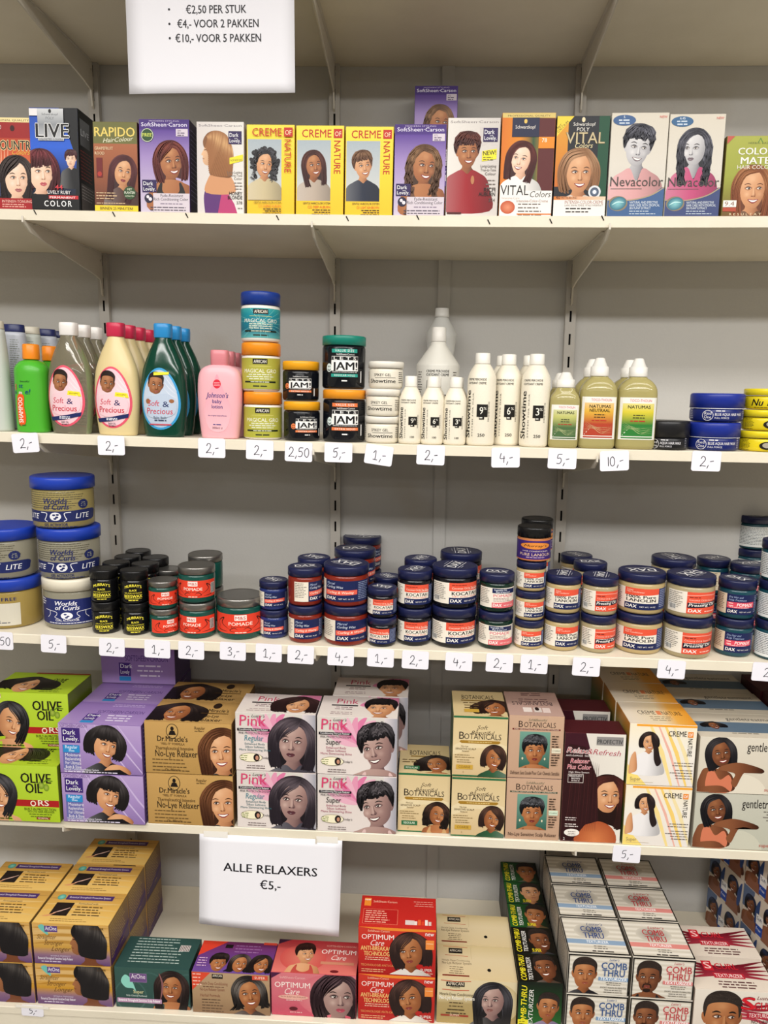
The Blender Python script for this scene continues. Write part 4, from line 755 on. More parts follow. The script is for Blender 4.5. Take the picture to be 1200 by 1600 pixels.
def t_optr(A):
    h = A.h; A.grad(0, 0, 100, h, [(0, 'c22a24'), (1, 'b82420')]); A.rect(4, h * .66, 13, h * .92, 'e88a30'); A.t('new', 8.5, h * .84, h * .07, 'fff', al='c', w=8); A.t('SoftSheen·Carson', 16, h * .78, h * .07, 'f0c0a8', w=32); A.gk(60, h * .85, 97, 3, h * .07, h * .018, 'e0a898', 'r'); A.rect(4, h * .08, 50, h * .56, 'e07860'); A.rect(4.6, h * .09, 49.4, h * .55, 'b41f1e'); A.gk(7, h * .48, 46, 6, h * .07, h * .025, 'f0b8a0'); A.rect(60, h * .1, 72, h * .24, 'd8c8c4')
    for i, c in enumerate(('e8d8d0', 'e06030', 'd84028', 'e8e0dc', 'd8c0b8')): A.rect(72 + i * 4.6, h * .1, 75.6 + i * 4.6, h * (.22 + .05 * (i % 2)), c)
def f_afc(A):
    h = A.h; A.grad(0, 0, 100, h, [(0, 'a8905c'), (.45, 'b09a68'), (.6, 'd8c8a0'), (1, 'dccca6')], False); A.ell(76, h * .5, 28, h * .45, 'c8b484', 'e8dcc0')
    portrait(A, 70, h * .54, 20, 'dusk', '1c1a1e', '5c5a62', style='side', L=-2.0, yaw=-.2, smile=False, lip='8a5a54', top='232024', seed=51, wide=1.15); A.rect(11, h * .84, 34, h * .94, '17130f'); A.t('AFRICAN', 22.5, h * .865, 4.4, 'e8dcc4', al='c', w=20, bold=.015); A.t('PRIDE', 22.5, h * .805, 2.4, INK, al='c', w=12); A.line([(4, h * .97), (22, h * .95), (42, h * .97)], 1, 'c05030'); A.line([(6, h * .765), (22, h * .75), (40, h * .765)], 1, 'c05030'); A.t('Miracle Deep Conditioning', 3, h * .63, 4, '4a3a24', w=42); A.t('No-Lye Relaxer System', 3, h * .54, 5.6, 'f8f4e8', w=44, bold=.012); A.gk(12, h * .46, 36, 3, 5, 1.3, '4a3a24', 'c'); A.gk(8, h * .3, 40, 2, 5, 1.5, '3a2c18', 'c'); A.rect(5, h * .16, 40, h * .2, '9a3c2c'); A.t('SUPER', 22.5, h * .167, 3, 'e8d0b8', al='c')
def t_afc(A):
    h = A.h; A.grad(0, 0, 100, h, [(0, 'd4bf94'), (.6, 'd8c6a0'), (1, 'cdb888')]); A.rect(15, h * .74, 33, h * .9, '1f1a16'); A.t('AFRICAN', 24, h * .79, h * .07, 'e8dcc4', al='c', w=15); A.line([(8, h * .95), (40, h * .93)], .8, 'b85838'); A.line([(10, h * .68), (40, h * .66)], .8, 'b85838'); A.t('Miracle Deep Conditioning', 6, h * .5, h * .05, '6a5840', w=36); A.t('No-Lye Relaxer System', 6, h * .41, h * .07, '5a4830', w=38); A.gk(12, h * .32, 36, 4, h * .06, h * .018, '6a5840', 'c'); A.rect(6, h * .06, 40, h * .1, '7a2c20'); A.rect(44, h * .58, 44.4, h * .95, 'c0ac80'); A.ell(66, h * .28, 2.4, h * .045, '15120f')
def combman(A, cx, cy, s, i): portrait(A, cx, cy, s, ('brown', 'deep', 'brown', 'tan', 'deep', 'brown')[i % 6], '15100f', '4a3c36', style='fade', male=True, smile=i in (1, 2, 4), yaw=(.15, .25, -.1, .2, -.2, .1)[i % 6], tilt=(-6, 6, -8, 4, 8, 0)[i % 6], top=('8a7a98', '3a3a40', '5a4a30', '20242c', '4a3a30', '30402c')[i % 6], seed=60 + i)
def combthru(A, h): 
    A.t('COMB·THRU', 19, h * .04, 13, 'f0e02c', rot=90, w=h * .9, sh=.2, bold=.02); A.t('TEXTURIZER', 34, h * .06, 10, 'f4f2ec', rot=90, w=h * .8, sh=.2, bold=.01)
def f_comb(A):
    h = A.h; A.grad(0, 0, 100, h, [(0, '2a6a2c'), (.6, '183c1c'), (1, '141a14')]); combman(A, 68, h * .5, 30, 0); combthru(A, h); A.rect(0, 0, 24, h * .24, 'e8dc2c'); A.gk(3, h * .19, 21, 3, 6, 2, '3a3a10'); A.t('SUPER', 30, 3, 8, 'f0dc30', w=28, bold=.02)
def t_comb(i):
    def f(A):
        h = A.h; A.grad(0, 0, 100, h, [(0, '1f5a26'), (.7, '16351a'), (1, '14140f')], True) if i % 3 != 1 else A.rect(0, 0, 100, h, '17140f'); combman(A, 68, h * .5, h * .36, i); combthru(A, h)
        if i < 4: A.t('SUPER', 44, h * .06, h * .12, 'f0dc30', w=22, bold=.02)
    return f
def f_thru(A, blue):
    h = A.h; c = '2c4c84' if blue else 'b03038'
    for i in range(9): A.grad(0, h * i / 9, 100, h * (i + 1) / 9, [(0, 'e6e0d4'), (.5, 'd0c8b8'), (1, 'e6e0d4')])
    portrait(A, 27, h * .48, 24, 'brown' if blue else 'deep', '171110', '4c3c34', style='fade', male=True, smile=False, beard=not blue, yaw=.1 if blue else -.1, top='1d1a20', strap=not blue, seed=70 + blue); A.t('Luster\u2019s', 66, h * .87, 4.4, c, sh=.4, w=16); A.t('COMB', 54, h * .66, 12, c, w=41, bold=.008, out='8a96a8' if blue else 'e0a8a0', outw=.02); A.t('THRU', 56, h * .48, 12, c, w=36, bold=.008, out='8a96a8' if blue else 'e0a8a0', outw=.02)
    A.rect(50, h * .36, 100, h * .455, '7f9cbc' if blue else 'd4807c'); A.t('TEXTURIZER', 53, h * .375, 5.6, 'fff', w=43, bold=.012, sh=.15); A.gk(58, h * .31, 92, 2, 4, 1.2, '5a544c', 'c'); A.t('SHORT WAVES IN MINUTES', 75, h * .17, 3, '3a3430', al='c', w=42); A.gk(56, h * .12, 94, 2, 4, 1.2, '5a544c', 'c'); A.rect(0, h * .965, 100, h, '15120f'); A.rect(0, 0, 2, h, '15120f'); A.rect(98, 0, 100, h, '15120f')
def f_thrub(A): f_thru(A, True)
def f_thrur(A): f_thru(A, False)
def t_thru(A, blue):
    h = A.h; c = '24407a' if blue else 'b42c34'
    for i in range(8): A.grad(0, h * i / 8, 100, h * (i + 1) / 8, [(0, 'e4ded2'), (.5, 'c8c0b0'), (1, 'e4ded2')])
    A.ell(48, h * .62, 30, h * .22, 'cdc6b8', '6a6660'); A.rect(0, h * .26, 100, h * .38, '8aa2bc' if blue else 'd88880'); A.t('COMB', 30, h * .6, h * .15, c, w=36, bold=.02); A.t('THRU', 32, h * .42, h * .15, c, w=34, bold=.02); A.t('TEXTURIZER', 34, h * .29, h * .07, 'fff', w=36, sh=.15); A.t('Luster\u2019s', 42, h * .78, h * .07, c, sh=.3); A.gk(40, h * .2, 70, 2, h * .06, h * .02, '6a645c', 'c'); A.gk(30, h * .06, 86, 1, h * .05, h * .03, '3a3430', 'c')
    for q in ((0, 0, 100, h * .035), (0, h * .965, 100, h), (0, 0, 2, h), (98, 0, 100, h)): A.rect(*q, '15120f')
def t_thrub(A): t_thru(A, True)
def t_thrur(A): t_thru(A, False)
def s_thru(A):
    h = A.h; A.rect(0, 0, 100, h, 'c8c0b2'); A.gk(10, h * .92, 90, 14, h * .065, h * .02, '6a645c')
    for q in ((0, 0, 100, h * .03), (0, h * .97, 100, h), (0, 0, 3, h), (97, 0, 100, h)): A.rect(*q, '15120f')
def f_scurl(A):
    h = A.h; A.grad(0, 0, 100, h, [(0, 'd8cabc'), (1, 'e4dccf')]); 
    for i in range(5): A.line([(30, h * (.9 - i * .1)), (70, h * (.72 - i * .06)), (100, h * (.8 - i * .12))], 4, mix('8a1428', 'c04a58', i / 5), True, True)
    portrait(A, 34, h * .46, 28, 'brown', '171110', '4c4038', style='fade', male=True, smile=False, yaw=.15, top='d8d0cc', seed=75); A.t('Luster\u2019s', 74, h * .86, 4.6, '7a2028', sh=.4); A.t('S', 57, h * .66, 17, 'd01f2c', w=15, bold=.03, out='5a0c14', outw=.02); A.t('CURL', 72, h * .67, 10, 'd01f2c', w=26, bold=.02, out='5a0c14', outw=.015); A.rect(64, h * .5, 98, h * .6, 'b02434'); A.t('TEXTURIZER', 66, h * .52, 5.4, 'fbe8e4', w=31, bold=.01); A.t('NO DRIP', 70, h * .4, 5, '4a2a2a', w=20); A.t('CURLS & WAVES', 66, h * .3, 5, '4a2a2a', w=32)
def t_scurl(A, flip=False):
    h = A.h; A.grad(0, 0, 100, h, [(0, 'dccfc0'), (1, 'cfc2b4')])
    for i in range(5): A.line([(0, h * (.85 - i * .13)), (45, h * (.66 - i * .05)), (100, h * (.9 - i * .14))], h * .11, mix('6a1020', '9c2c3c', i / 5), True, True)
    A.rect(22, h * .56, 34, h * .86, 'c01f2e'); A.t('S', 24, h * .62, h * .2, 'f0c0bc', w=8, bold=.02); A.t('CURL', 37, h * .62, h * .17, 'c01f2e', w=28, bold=.02); A.rect(30, h * .34, 68, h * .5, 'b42836'); A.t('TEXTURIZER', 32, h * .37, h * .1, 'fbe4e0', w=34, bold=.01); A.gk(24, h * .22, 84, 3, h * .08, h * .035, '5a3434', 'c')
def s_pads(A):
    h = A.h; A.rect(0, 0, 100, h, 'd8ccbc'); A.poly(spline([(0, h), (30, h), (18, h * .6), (0, h * .45)], 4, True), '5a6a88')
    for x, y in ((22, .6), (74, .66)):
        portrait(A, x, h * y, 15, 'deep', '17151c', '3a4a74', style='sweep', L=-.9, yaw=-.2, top='8a5a44', strap=True, seed=x, wide=1.0); A.poly(spline([(x + 13, h * .3), (x + 15, h * .7), (x + 25, h * .92), (x + 21, h * .35)], 4, True), '2c4478')
    A.rect(40, h * .06, 58, h * .56, 'ece9e6'); A.rect(40, h * .06, 58, h * .3, '2448a0'); A.t('Soft', 42, h * .42, 7, '24305c', w=13, bold=.014); A.t('Free', 42, h * .16, 6, 'f0f0f4', w=12)
# ------------------------------------------------------------------ the wall, the boards, the rails and brackets
wall_paint = paint('grey_wall_paint', 'bdbbb7', 'c5c3bf', 1.2, .75, .05, 'b3ab9e')
white_paint = paint('cream_shelf_paint', 'e0d7c2', 'e8dfcb', 9, .45, .03)
rail_paint = paint('rail_enamel', 'b2ada5', 'bbb6ae', 14, .42, .02)
bracket_paint = paint('bracket_enamel', 'cfc8b9', 'd8d1c3', 14, .42, .02)
floor_lino = paint('floor_lino', '68635b', '746f66', 8, .5, .03)
def structure(name, mb, mats):
    o = link(name, mb.mesh(name, mats)); o['kind'] = 'structure'; return o
m = MB(); m.box(-3.2, 0, 0, 3.2, .08, 2.75); structure('wall_back', m, [wall_paint])
m = MB(); m.box(-3.2, -8.5, -.05, 3.2, .08, 0); structure('floor', m, [floor_lino])
m = MB(); m.box(-3.2, -8.5, 2.75, 3.2, .08, 2.8); structure('ceiling', m, [paint('ceiling_paint', 'dedbd5', 'e4e1db', 3, .8)])
far_paint = paint('far_wall_paint', 'b4aea3', 'bdb7ac', 2, .8)
m = MB(); m.box(-3.2, -8.58, 0, 3.2, -8.5, 2.75); structure('wall_front', m, [far_paint])
m = MB(); m.box(-3.28, -8.5, 0, -3.2, .08, 2.75); structure('wall_left', m, [far_paint])
m = MB(); m.box(3.2, -8.5, 0, 3.28, .08, 2.75); structure('wall_right', m, [far_paint])
m = MB(); m.box(.0195, -.006, .30, .0465, 0, 2.75); structure('trim_1', m, [wall_paint])
D5 = .402
XS = [-1.5 + i * .1 for i in range(29)]
def board(k, y0, y1, label):
    mb = MB(); n = len(XS); vs = []
    for x in XS:
        for y, z in ((y0 + .0, under(k, x)), (y0, top(k, x) - .0012), (y0 + .0012, top(k, x)), (y1, top(k, x)), (y1, under(k, x))): vs.append((x, y, z))
    fs = [[i * 5 + j, (i + 1) * 5 + j, (i + 1) * 5 + (j + 1) % 5, i * 5 + (j + 1) % 5] for i in range(n - 1) for j in range(5)]
    fs += [[4, 3, 2, 1, 0], [(n - 1) * 5 + j for j in range(5)]]
    mb.add(vs, fs); o = link('shelf_board', mb.mesh('shelf_board', [white_paint])); tag(o, label, 'shelf', 'wall shelf boards'); return o
board(0, -DEP, -.001, 'highest cream shelf board, empty underside in view above the hair colour cartons')
board(1, -DEP, -.001, 'cream shelf board carrying the single row of hair colour cartons')
board(2, -DEP, -.001, 'cream shelf board carrying the baby lotion bottles and gel pots')
board(3, -DEP, -.001, 'cream shelf board crowded with navy-lidded pomade jars')
board(4, -DEP, -.001, 'cream shelf board carrying relaxer cartons, paper sign taped to its edge')
mb = MB(); vs = []                                        # the base shelf: board on a plinth
def z5(x): return top(5, x)
for x in XS:
    for y, z in ((-D5, z5(x) - .016), (-D5, z5(x) - .001), (-D5 + .001, z5(x)), (-.001, z5(x)), (-.001, z5(x) - .016)): vs.append((x, y, z))
n = len(XS)
mb.add(vs, [[i * 5 + j, (i + 1) * 5 + j, (i + 1) * 5 + (j + 1) % 5, i * 5 + (j + 1) % 5] for i in range(n - 1) for j in range(5)] + [[4, 3, 2, 1, 0], [(n - 1) * 5 + j for j in range(5)]])
base = empty('base_shelf', (0, 0, 0), 'deep cream base shelf at the bottom holding stacked relaxer and texturizer cartons', 'shelf')
link('shelf_top', mb.mesh('shelf_top', [white_paint]), base)
mb = MB(); vs = []
for x in XS:
    for y, z in ((-D5 + .0025, .02), (-D5 + .0025, z5(x) - .0175), (-.02, z5(x) - .0175), (-.02, .02)): vs.append((x, y, z))
mb.add(vs, [[i * 4 + j, (i + 1) * 4 + j, (i + 1) * 4 + (j + 1) % 4, i * 4 + (j + 1) % 4] for i in range(n - 1) for j in range(4)] + [[3, 2, 1, 0], [(n - 1) * 4 + j for j in range(4)]])
link('plinth', mb.mesh('plinth', [white_paint]), base)
RAILS = (-.7477, -.2130, .3148)
dark = plastic('151311', .8)
for x, w in zip(RAILS, ('first', 'middle', 'last')):
    mb = MB(); hw = .0115; z = .33; zt = 2.7
    mb.box(x - hw, -.0145, z, x - .0022, -.013, zt); mb.box(x + .0022, -.0145, z, x + hw, -.013, zt)
    mb.box(x - hw, -.013, z, x - hw + .0016, -.0005, zt); mb.box(x + hw - .0016, -.013, z, x + hw, -.0005, zt)
    off = {0: .024, 1: .018, 2: .003}[RAILS.index(x)]
    i = 0
    while z + off + i * .05 < zt:
        q = z + off + i * .05; mb.box(x - .0022, -.0145, q, x + .0022, -.013, q + .026); i += 1
    o = empty('slotted_rail', (0, 0, 0), {'first': 'slotted upright rail behind the beeswax jars', 'middle': 'slotted upright rail behind the two-pot gel stack with green lid', 'last': 'slotted upright rail behind the purple lanolin jar'}[w], 'rail', 'slotted shelf rails')
    link('channel', mb.mesh('channel', [rail_paint]), o)
    mb = MB(); mb.box(x - .006, -.004, .34, x + .006, -.0025, 2.69); link('slot_backing', mb.mesh('slot_backing', [dark]), o)
names = {0: 'under the highest shelf', 1: 'under the hair colour shelf', 2: 'under the baby lotion shelf', 3: 'under the pomade jar shelf', 4: 'under the relaxer shelf'}
for k in range(5):
    for x, w in zip(RAILS, ('first', 'middle', 'last')):
        z = under(k, x) - .0006; mb = MB(); T = .0016
        P = [(-.0155, z), (-DEP - .004, z), (-DEP - .004, z + .006), (-DEP - .006, z + .007), (-DEP - .0065, z - .004), (-DEP + .018, z - .018), (-.06, z - .052), (-.026, z - .060), (-.022, z - .092), (-.0155, z - .096)]
        mb.prism([(p[0], p[1]) for p in P], 'x', x - T, x + T)
        mb.box(x - .0062, -DEP + .03, z - .0016, x + .0062, -.03, z)
        o = empty('shelf_bracket', (x, 0, z), 'cream bracket %s, on the rail %s' % (names[k], {'first': 'behind the beeswax jars', 'middle': 'behind the green-lidded gel pot', 'last': 'behind the purple lanolin jar'}[w]), 'bracket', 'shelf brackets')
        me = mb.mesh('arm', [bracket_paint]); me.transform(Matrix.Translation((-x, 0, -z))); link('arm', me, o)
        s = MB(); s.lathe([(.0028, 0), (.0028, .0012), (.0012, .0018)], 12)
        me = s.mesh('rivet', [plastic('c8c2b4', .3, metal=.6)]); me.transform(Matrix.Translation((T, -.024, -.018)) @ Matrix.Rotation(math.pi / 2, 4, 'Y')); link('rivet', me, o)
# tacks left along the edge of the hair colour shelf
for u, v, w in ((55, 332, 'below the blue and black carton'), (178, 335, 'below the olive and brown carton'), (292, 337, 'below the first purple carton'), (434, 340.5, 'below the first yellow carton'), (543, 342, 'below the second gap of the yellow cartons'), (653, 340, 'below the purple carton with curly hair'), (764, 347, 'below the grey carton with red dress'), (861, 346, 'below the orange and white carton'), (942, 341, 'below the dark green carton')):
    p = at(u, v, -DEP - .0006); mb = MB(); mb.lathe([(.0009, -.004), (.0011, .004), (.0004, .0055)], 8)
    me = mb.mesh('tack', [dark]); me.transform(Matrix.Rotation(math.radians(-28), 4, 'Y'))
    o = link('tack', me, None, p); tag(o, 'small dark tack in the shelf edge ' + w, 'tack', 'tacks in the shelf edge')

# ------------------------------------------------------------------ paper signs and price cards
card_white = plastic('eceaf2', .55)
HAND = {'2': [[(.04, .78), (.2, 1), (.42, .98), (.48, .72), (.3, .38), (0, .02), (.2, .05), (.58, .02)]], '5': [[(.58, 1.02), (.18, .97), (.12, .6), (.38, .64), (.5, .38), (.34, .06), (.02, .06)]], '1': [[(0, .68), (.26, 1), (.25, .02)], [(.02, .02), (.5, .0)]], 'l': [[(.1, 1), (.12, 0)]],
        '3': [[(.02, .9), (.3, 1), (.44, .8), (.16, .55), (.46, .38), (.38, .08), (0, .05)]], '4': [[(.14, 1), (.04, .46), (.56, .5)], [(.46, .78), (.42, 0)]], '0': [[(.28, 1), (.04, .75), (.03, .25), (.25, 0), (.46, .25), (.46, .75), (.28, 1)]], ',': [[(.14, .14), (0, -.22)]], '-': [[(0, .5), (.36, .58)]]}
def price_tag(k, u, v, txt, rot=0.0, where='', tape=False, w=.0525, h=.037, dy=0.0):
    p = at(u, v, -(DEP if k < 5 else D5) - .0006 - dy); mb = MB(); r = .004; P = []
    for cx, cz, a0 in ((w / 2 - r, h / 2 - r, 0), (-w / 2 + r, h / 2 - r, 90), (-w / 2 + r, -h / 2 + r, 180), (w / 2 - r, -h / 2 + r, 270)):
        for i in range(5): a = math.radians(a0 + i * 22.5); P.append((cx + r * math.cos(a), cz + r * math.sin(a)))
    mb.prism(P, 'y', -.0006, 0)
    o = link('price_tag', mb.mesh('price_tag', [card_white]), None, p); o.rotation_euler = (0, math.radians(rot), 0)
    words = txt.replace('l', '1')
    tag(o, 'white price card handwritten %s, %s' % (words, where), 'price tag', 'handwritten price cards')
    A = Art(w * 1000, h * 1000); A.g = 'price'; x = 0; sz = h * 1000 * .47; W = sum({',': .28, '-': .5, 'l': .3}.get(c, .72) for c in txt) * sz
    x = (w * 1000 - W) / 2 + 2.5; y0 = h * 1000 * .24; R = random.Random(int(u))
    for c in txt:
        for P in HAND[c]: A.line(spline([(x + q[0] * sz * R.uniform(.95, 1.05), y0 + q[1] * sz * R.uniform(.96, 1.04)) for q in P], 6), 1.35, '1d1b26')
        x += {',': .28, '-': .5, 'l': .3}.get(c, .72) * sz
    for g, me in A.build('price', lambda a, b, l: (-w / 2 + a / 1000, -.0007 - l, -h / 2 + b / 1000)).items(): link('handwriting', me, o)
    if tape:
        mb = MB(); mb.box(-w * .75, -.0012, .006, w * .75, -.0009, .012); link('tape', mb.mesh('tape', [plastic('efe9dc', .2)]), o)
T2 = ((40, 692, '2,-', -4, 'below the green shampoo bottle'), (174, 696, '2,-', 0, 'below the cream lotion bottle with red cap'), (331, 700, '2,-', 1, 'below the pink baby lotion'), (406, 703, '2,-', 2, 'below the three-pot stack with blue lid on top'), (466.7, 706, '2,50', 2, 'below the two small black gel pots'), (528.8, 707, '5,-', 1, 'below the two large black gel pots'), (592, 711, '1,-', 8, 'hanging askew below the three white gel pots'), (673, 711, '2,-', 2, 'below the three short white peroxide bottles'),
      (790, 715, '4,-', -1, 'below the three tall white peroxide bottles'), (878.5, 717, '5,-', 1, 'below the smallest of the yellowish bottles'), (960, 720, 'l0,-', -3, 'below the two larger yellowish bottles'), (1103.5, 720.5, '2,-', 1, 'below the two stacked royal blue wax pots'))
for u, v, t, r, wh in T2: price_tag(2, u, v, t, r, wh, dy=.0066 if u in (40, 174, 528.8, 960) else 0)
T3 = ((1, 1001, '2,50', 1, 'cut off by the edge of the photo'), (84, 1006, '5,-', 2, 'below the white-lidded gel jar with navy label'), (175, 1011.5, '2,-', 2, 'below the black beeswax jars'), (246, 1014, '1,-', 2, 'below the smallest green and red pomade jars'), (299, 1016, '2,-', 2, 'below the middle-sized green and red pomade jars'), (364, 1017.5, '3,-', 2, 'below the single wide green and red pomade jar'), (420, 1020, '1,-', 2, 'below the two small navy curling wax jars'), (470, 1023, '2,-', 2, 'below the middle-sized red curling wax jars'), (532.5, 1026, '4,-', 2, 'below the widest red curling wax jars'),
      (594.7, 1028, '1,-', 2, 'below the two small navy jars with orange label'), (649, 1031, '2,-', 2, 'below the middle-sized black jars with orange and white label'), (717, 1034, '4,-', 2, 'below the widest black jars with orange and white label'), (780.5, 1036, '2,-', 2, 'below the dark green jars with pink label band'), (834.5, 1038, '1,-', 2, 'below the four-jar tower with purple jar on top'), (916, 1042, '2,-', 2, 'below the middle-sized beige lanolin and pressing oil jars'), (1049, 1046, '4,-', 2, 'below the widest beige lanolin and pressing oil jars'), (1197, 1050, '2', 2, 'cut off below the jars with white back labels'))
for u, v, t, r, wh in T3: price_tag(3, u, v, t, r, wh, dy=.0066 if u in (84, 916, 470) else 0)
price_tag(4, 979, 1334.5, '5,-', 2, 'below the orange-topped relaxer cartons', w=.055, h=.036)
price_tag(5, 51, 1579, '5,-', 1, 'taped flat on the base shelf edge below the gold cartons', True, w=.048, h=.026)
paper = plastic('edecf2', .6)
def sheet(name, P, curl, label, texts, tape):
    """P: top-left, top-right, bottom-left, bottom-right corners on the shelf-edge plane; curl: how far the foot of the sheet lifts forward."""
    mb = MB(); n, m_ = 10, 12; vs = []
    def pos(s, t, l=0.0):
        a = P[0].lerp(P[1], s); b = P[2].lerp(P[3], s); q = a.lerp(b, t)
        return Vector((q.x, q.y - .0012 - curl * t * t * (.6 + .4 * math.sin(2.2 * s + .4)) - .0015 * math.sin(6 * s) * t - l, q.z))
    for j in range(m_ + 1):
        for i in range(n + 1): vs.append(pos(i / n, j / m_))
    k = len(vs); vs += [(v.x, v.y + .00025, v.z) for v in vs]
    fs = []
    for j in range(m_):
        for i in range(n):
            a = j * (n + 1) + i; q = [a, a + n + 1, a + n + 2, a + 1]; fs += [q, [x + k for x in reversed(q)]]
    rim = [i for i in range(n + 1)] + [(j) * (n + 1) + n for j in range(1, m_ + 1)] + [m_ * (n + 1) + i for i in reversed(range(n))] + [j * (n + 1) for j in reversed(range(1, m_))]
    for a, b in zip(rim, rim[1:] + rim[:1]): fs.append([a, b, b + k, a + k])
    mb.add(vs, fs, 0, True)
    o = link(name, mb.mesh(name, [paper])); tag(o, label, 'paper sign', 'printed paper signs')
    A = Art(297, 210); A.g = 'lettering'
    for s, x, y, h, al, w in texts:
        if s == '•': A.ell(x, y + h / 2, 1.9, 1.9, '16151c')
        else: A.t(s, x, y, h, '16151c', al=al, bold=.014, w=w)
    for g, me in A.build(name, lambda a, b, l: tuple(pos(a / 297, 1 - b / 210, .0004 + l)), slices=15).items(): link('lettering', me, o)
    for s0, s1, t1 in tape:
        mb = MB(); a, b, c, d = pos(s0, -.035, .0004), pos(s1, -.035, .0004), pos(s1, t1, .0004), pos(s0, t1, .0004)
        mb.add([a, b, c, d] + [Vector(q) - Vector((0, .0002, 0)) for q in (a, b, c, d)], [(0, 1, 2, 3), (7, 6, 5, 4), (0, 4, 5, 1), (1, 5, 6, 2), (2, 6, 7, 3), (3, 7, 4, 0)]); link('tape', mb.mesh('tape', [plastic('eeeae2', .25)]), o)
Y = -DEP - .003
sheet('paper_sign', [at(312, 1302, Y), at(535, 1313, Y), at(312.5, 1440, Y), at(530, 1461, Y)], .006, 'white paper sign reading ALLE RELAXERS €5,- taped to the shelf edge', [('ALLE RELAXERS', 149, 128, 18.5, 'c', 196), ('€5,-', 150, 93, 18.5, 'c', 43)], [(.03, .2, .03), (.82, .97, .03)])
a, b = at(203, 148, Y), at(461.5, 145.5, Y); up = Vector((0, 0, .212))
sheet('paper_sign', [a + up, b + up, a, b], .002, 'white paper sign with three euro price lines hanging from the highest shelf', [('•', 77, 133, 4, 'l', 0), ('€2,50 PER STUK', 107, 128, 12.6, 'l', 106), ('•', 77, 110, 4, 'l', 0), ('€4,- VOOR 2 PAKKEN', 91, 105.5, 12.6, 'l', 143), ('•', 77, 87, 4, 'l', 0), ('€10,- VOOR 5 PAKKEN', 87, 82.5, 12.6, 'l', 151)], [])
# ------------------------------------------------------------------ cartons
_kit = {}
def kit_meshes(key, W, D, H, front, topf=None, side=None, cols=('888888',) * 4, left=None):
    k = (key, W, D, H)
    if k in _kit: return _kit[k]
    out = {'carton': carton(key, W, D, H, cols)}
    def sheet_(nm, fn, w, h, place):
        A = Art(100, 100 * h / w); fn(A); out[nm] = A.build(key + '_' + nm, place)
    e = .0003; i = .0006
    if front: sheet_('front_panel', front, W, H, lambda u, v, l: (-W / 2 + i + u / 100 * (W - 2 * i), -D / 2 - e - l, i + v * (W / 100) * (H - 2 * i) / H))
    if topf: sheet_('top_panel', topf, W, D, lambda u, v, l: (-W / 2 + i + u / 100 * (W - 2 * i), -D / 2 + i + v * (W / 100) * (D - 2 * i) / D, H + e + l))
    if side: sheet_('side_panel', side, D, H, lambda u, v, l: (W / 2 + e + l, -D / 2 + i + u / 100 * (D - 2 * i), i + v * (D / 100) * (H - 2 * i) / H))
    if left: sheet_('side_panel', left, D, H, lambda u, v, l: (-W / 2 - e - l, D / 2 - i - u / 100 * (D - 2 * i), i + v * (D / 100) * (H - 2 * i) / H))
    _kit[k] = out; return out
def kit(name, ms, x, y, z, label, cat, group, rz=0.0, tops=True, tilt=0.0, front=True):
    """One carton standing with the middle of its base at x, y, z."""
    o = empty(name, (x, y, z), label, cat, group, rz, tilt)
    for nm, me in ms.items():
        if nm == 'carton': link('carton', me, o); continue
        if nm == 'top_panel' and not tops or nm == 'front_panel' and not front: continue
        ps = dict(me); first = ps.pop('p', None)
        pn = link(nm, first, o) if first else None
        for g, q in ps.items(): link(g, q, pn or o)
    return o
def slope(k, x): return -math.atan(SAG[k][0] + 2 * SAG[k][1] * x)
GAP = .0016
def stack(name, ms, k, x, yf, W, D, H, rows, tiers, label, cat, group, shift=(), extra=()):
    """rows deep and tiers high, every carton a thing of its own."""
    rw = ('', 'second row from the front', 'third row from the front', 'rearmost row')
    for r in range(rows):
        for t in range(tiers):
            xx = x + (shift[r] if r < len(shift) else 0); yy = yf + D / 2 + r * (D + .0016)
            parts = [q for q in (('lower layer', 'upper layer', 'topmost layer')[t] if tiers > 1 else '', (rw[r] if r else 'front row') if rows > 1 else '') if q]
            kit(name, ms, xx, yy, top(k, xx) + .0004 + t * (H + GAP), ', '.join([label] + parts), cat, group, 0, t == tiers - 1, slope(k, xx))
HAIRC = 'hair colour cartons on their shelf'
Y1 = -.334
def colour_box(fn, uL, uR, vT, vB, label, cols, D=.062, side=None, yf=Y1, rz=0.0, lean=0.0):
    yy = yf; um, vm = (uL + uR) / 2, (vT + vB) / 2
    W = round((at(uR, vm, yy) - at(uL, vm, yy)).x, 4); x = (at(uL, vm, yy).x + at(uR, vm, yy).x) / 2
    z = top(1, x) + .0004; H = round(at(um, vT, yy).z - z, 4)
    ms = kit_meshes(fn.__name__, W, D, H, fn, None, side, cols)
    return kit('hair_colour_box', ms, x, yy + D / 2, z, label, 'hair colour box', HAIRC, rz, True, slope(1, x) + lean)
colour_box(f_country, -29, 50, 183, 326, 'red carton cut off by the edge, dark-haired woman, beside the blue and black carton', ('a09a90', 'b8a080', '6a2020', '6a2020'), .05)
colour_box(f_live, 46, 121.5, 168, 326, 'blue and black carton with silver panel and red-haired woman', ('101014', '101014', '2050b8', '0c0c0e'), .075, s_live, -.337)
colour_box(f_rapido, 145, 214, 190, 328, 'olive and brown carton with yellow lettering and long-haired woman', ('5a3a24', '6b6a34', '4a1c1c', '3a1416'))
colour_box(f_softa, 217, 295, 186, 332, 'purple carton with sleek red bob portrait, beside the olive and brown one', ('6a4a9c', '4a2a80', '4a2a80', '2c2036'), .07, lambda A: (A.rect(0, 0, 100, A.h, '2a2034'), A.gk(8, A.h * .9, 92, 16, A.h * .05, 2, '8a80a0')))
colour_box(f_honey, 306.5, 380, 190, 333, 'pale carton with long golden hair seen from the side', ('d8d2cc', 'd8d2cc', 'a8a0a0', 'c0b8b4'))
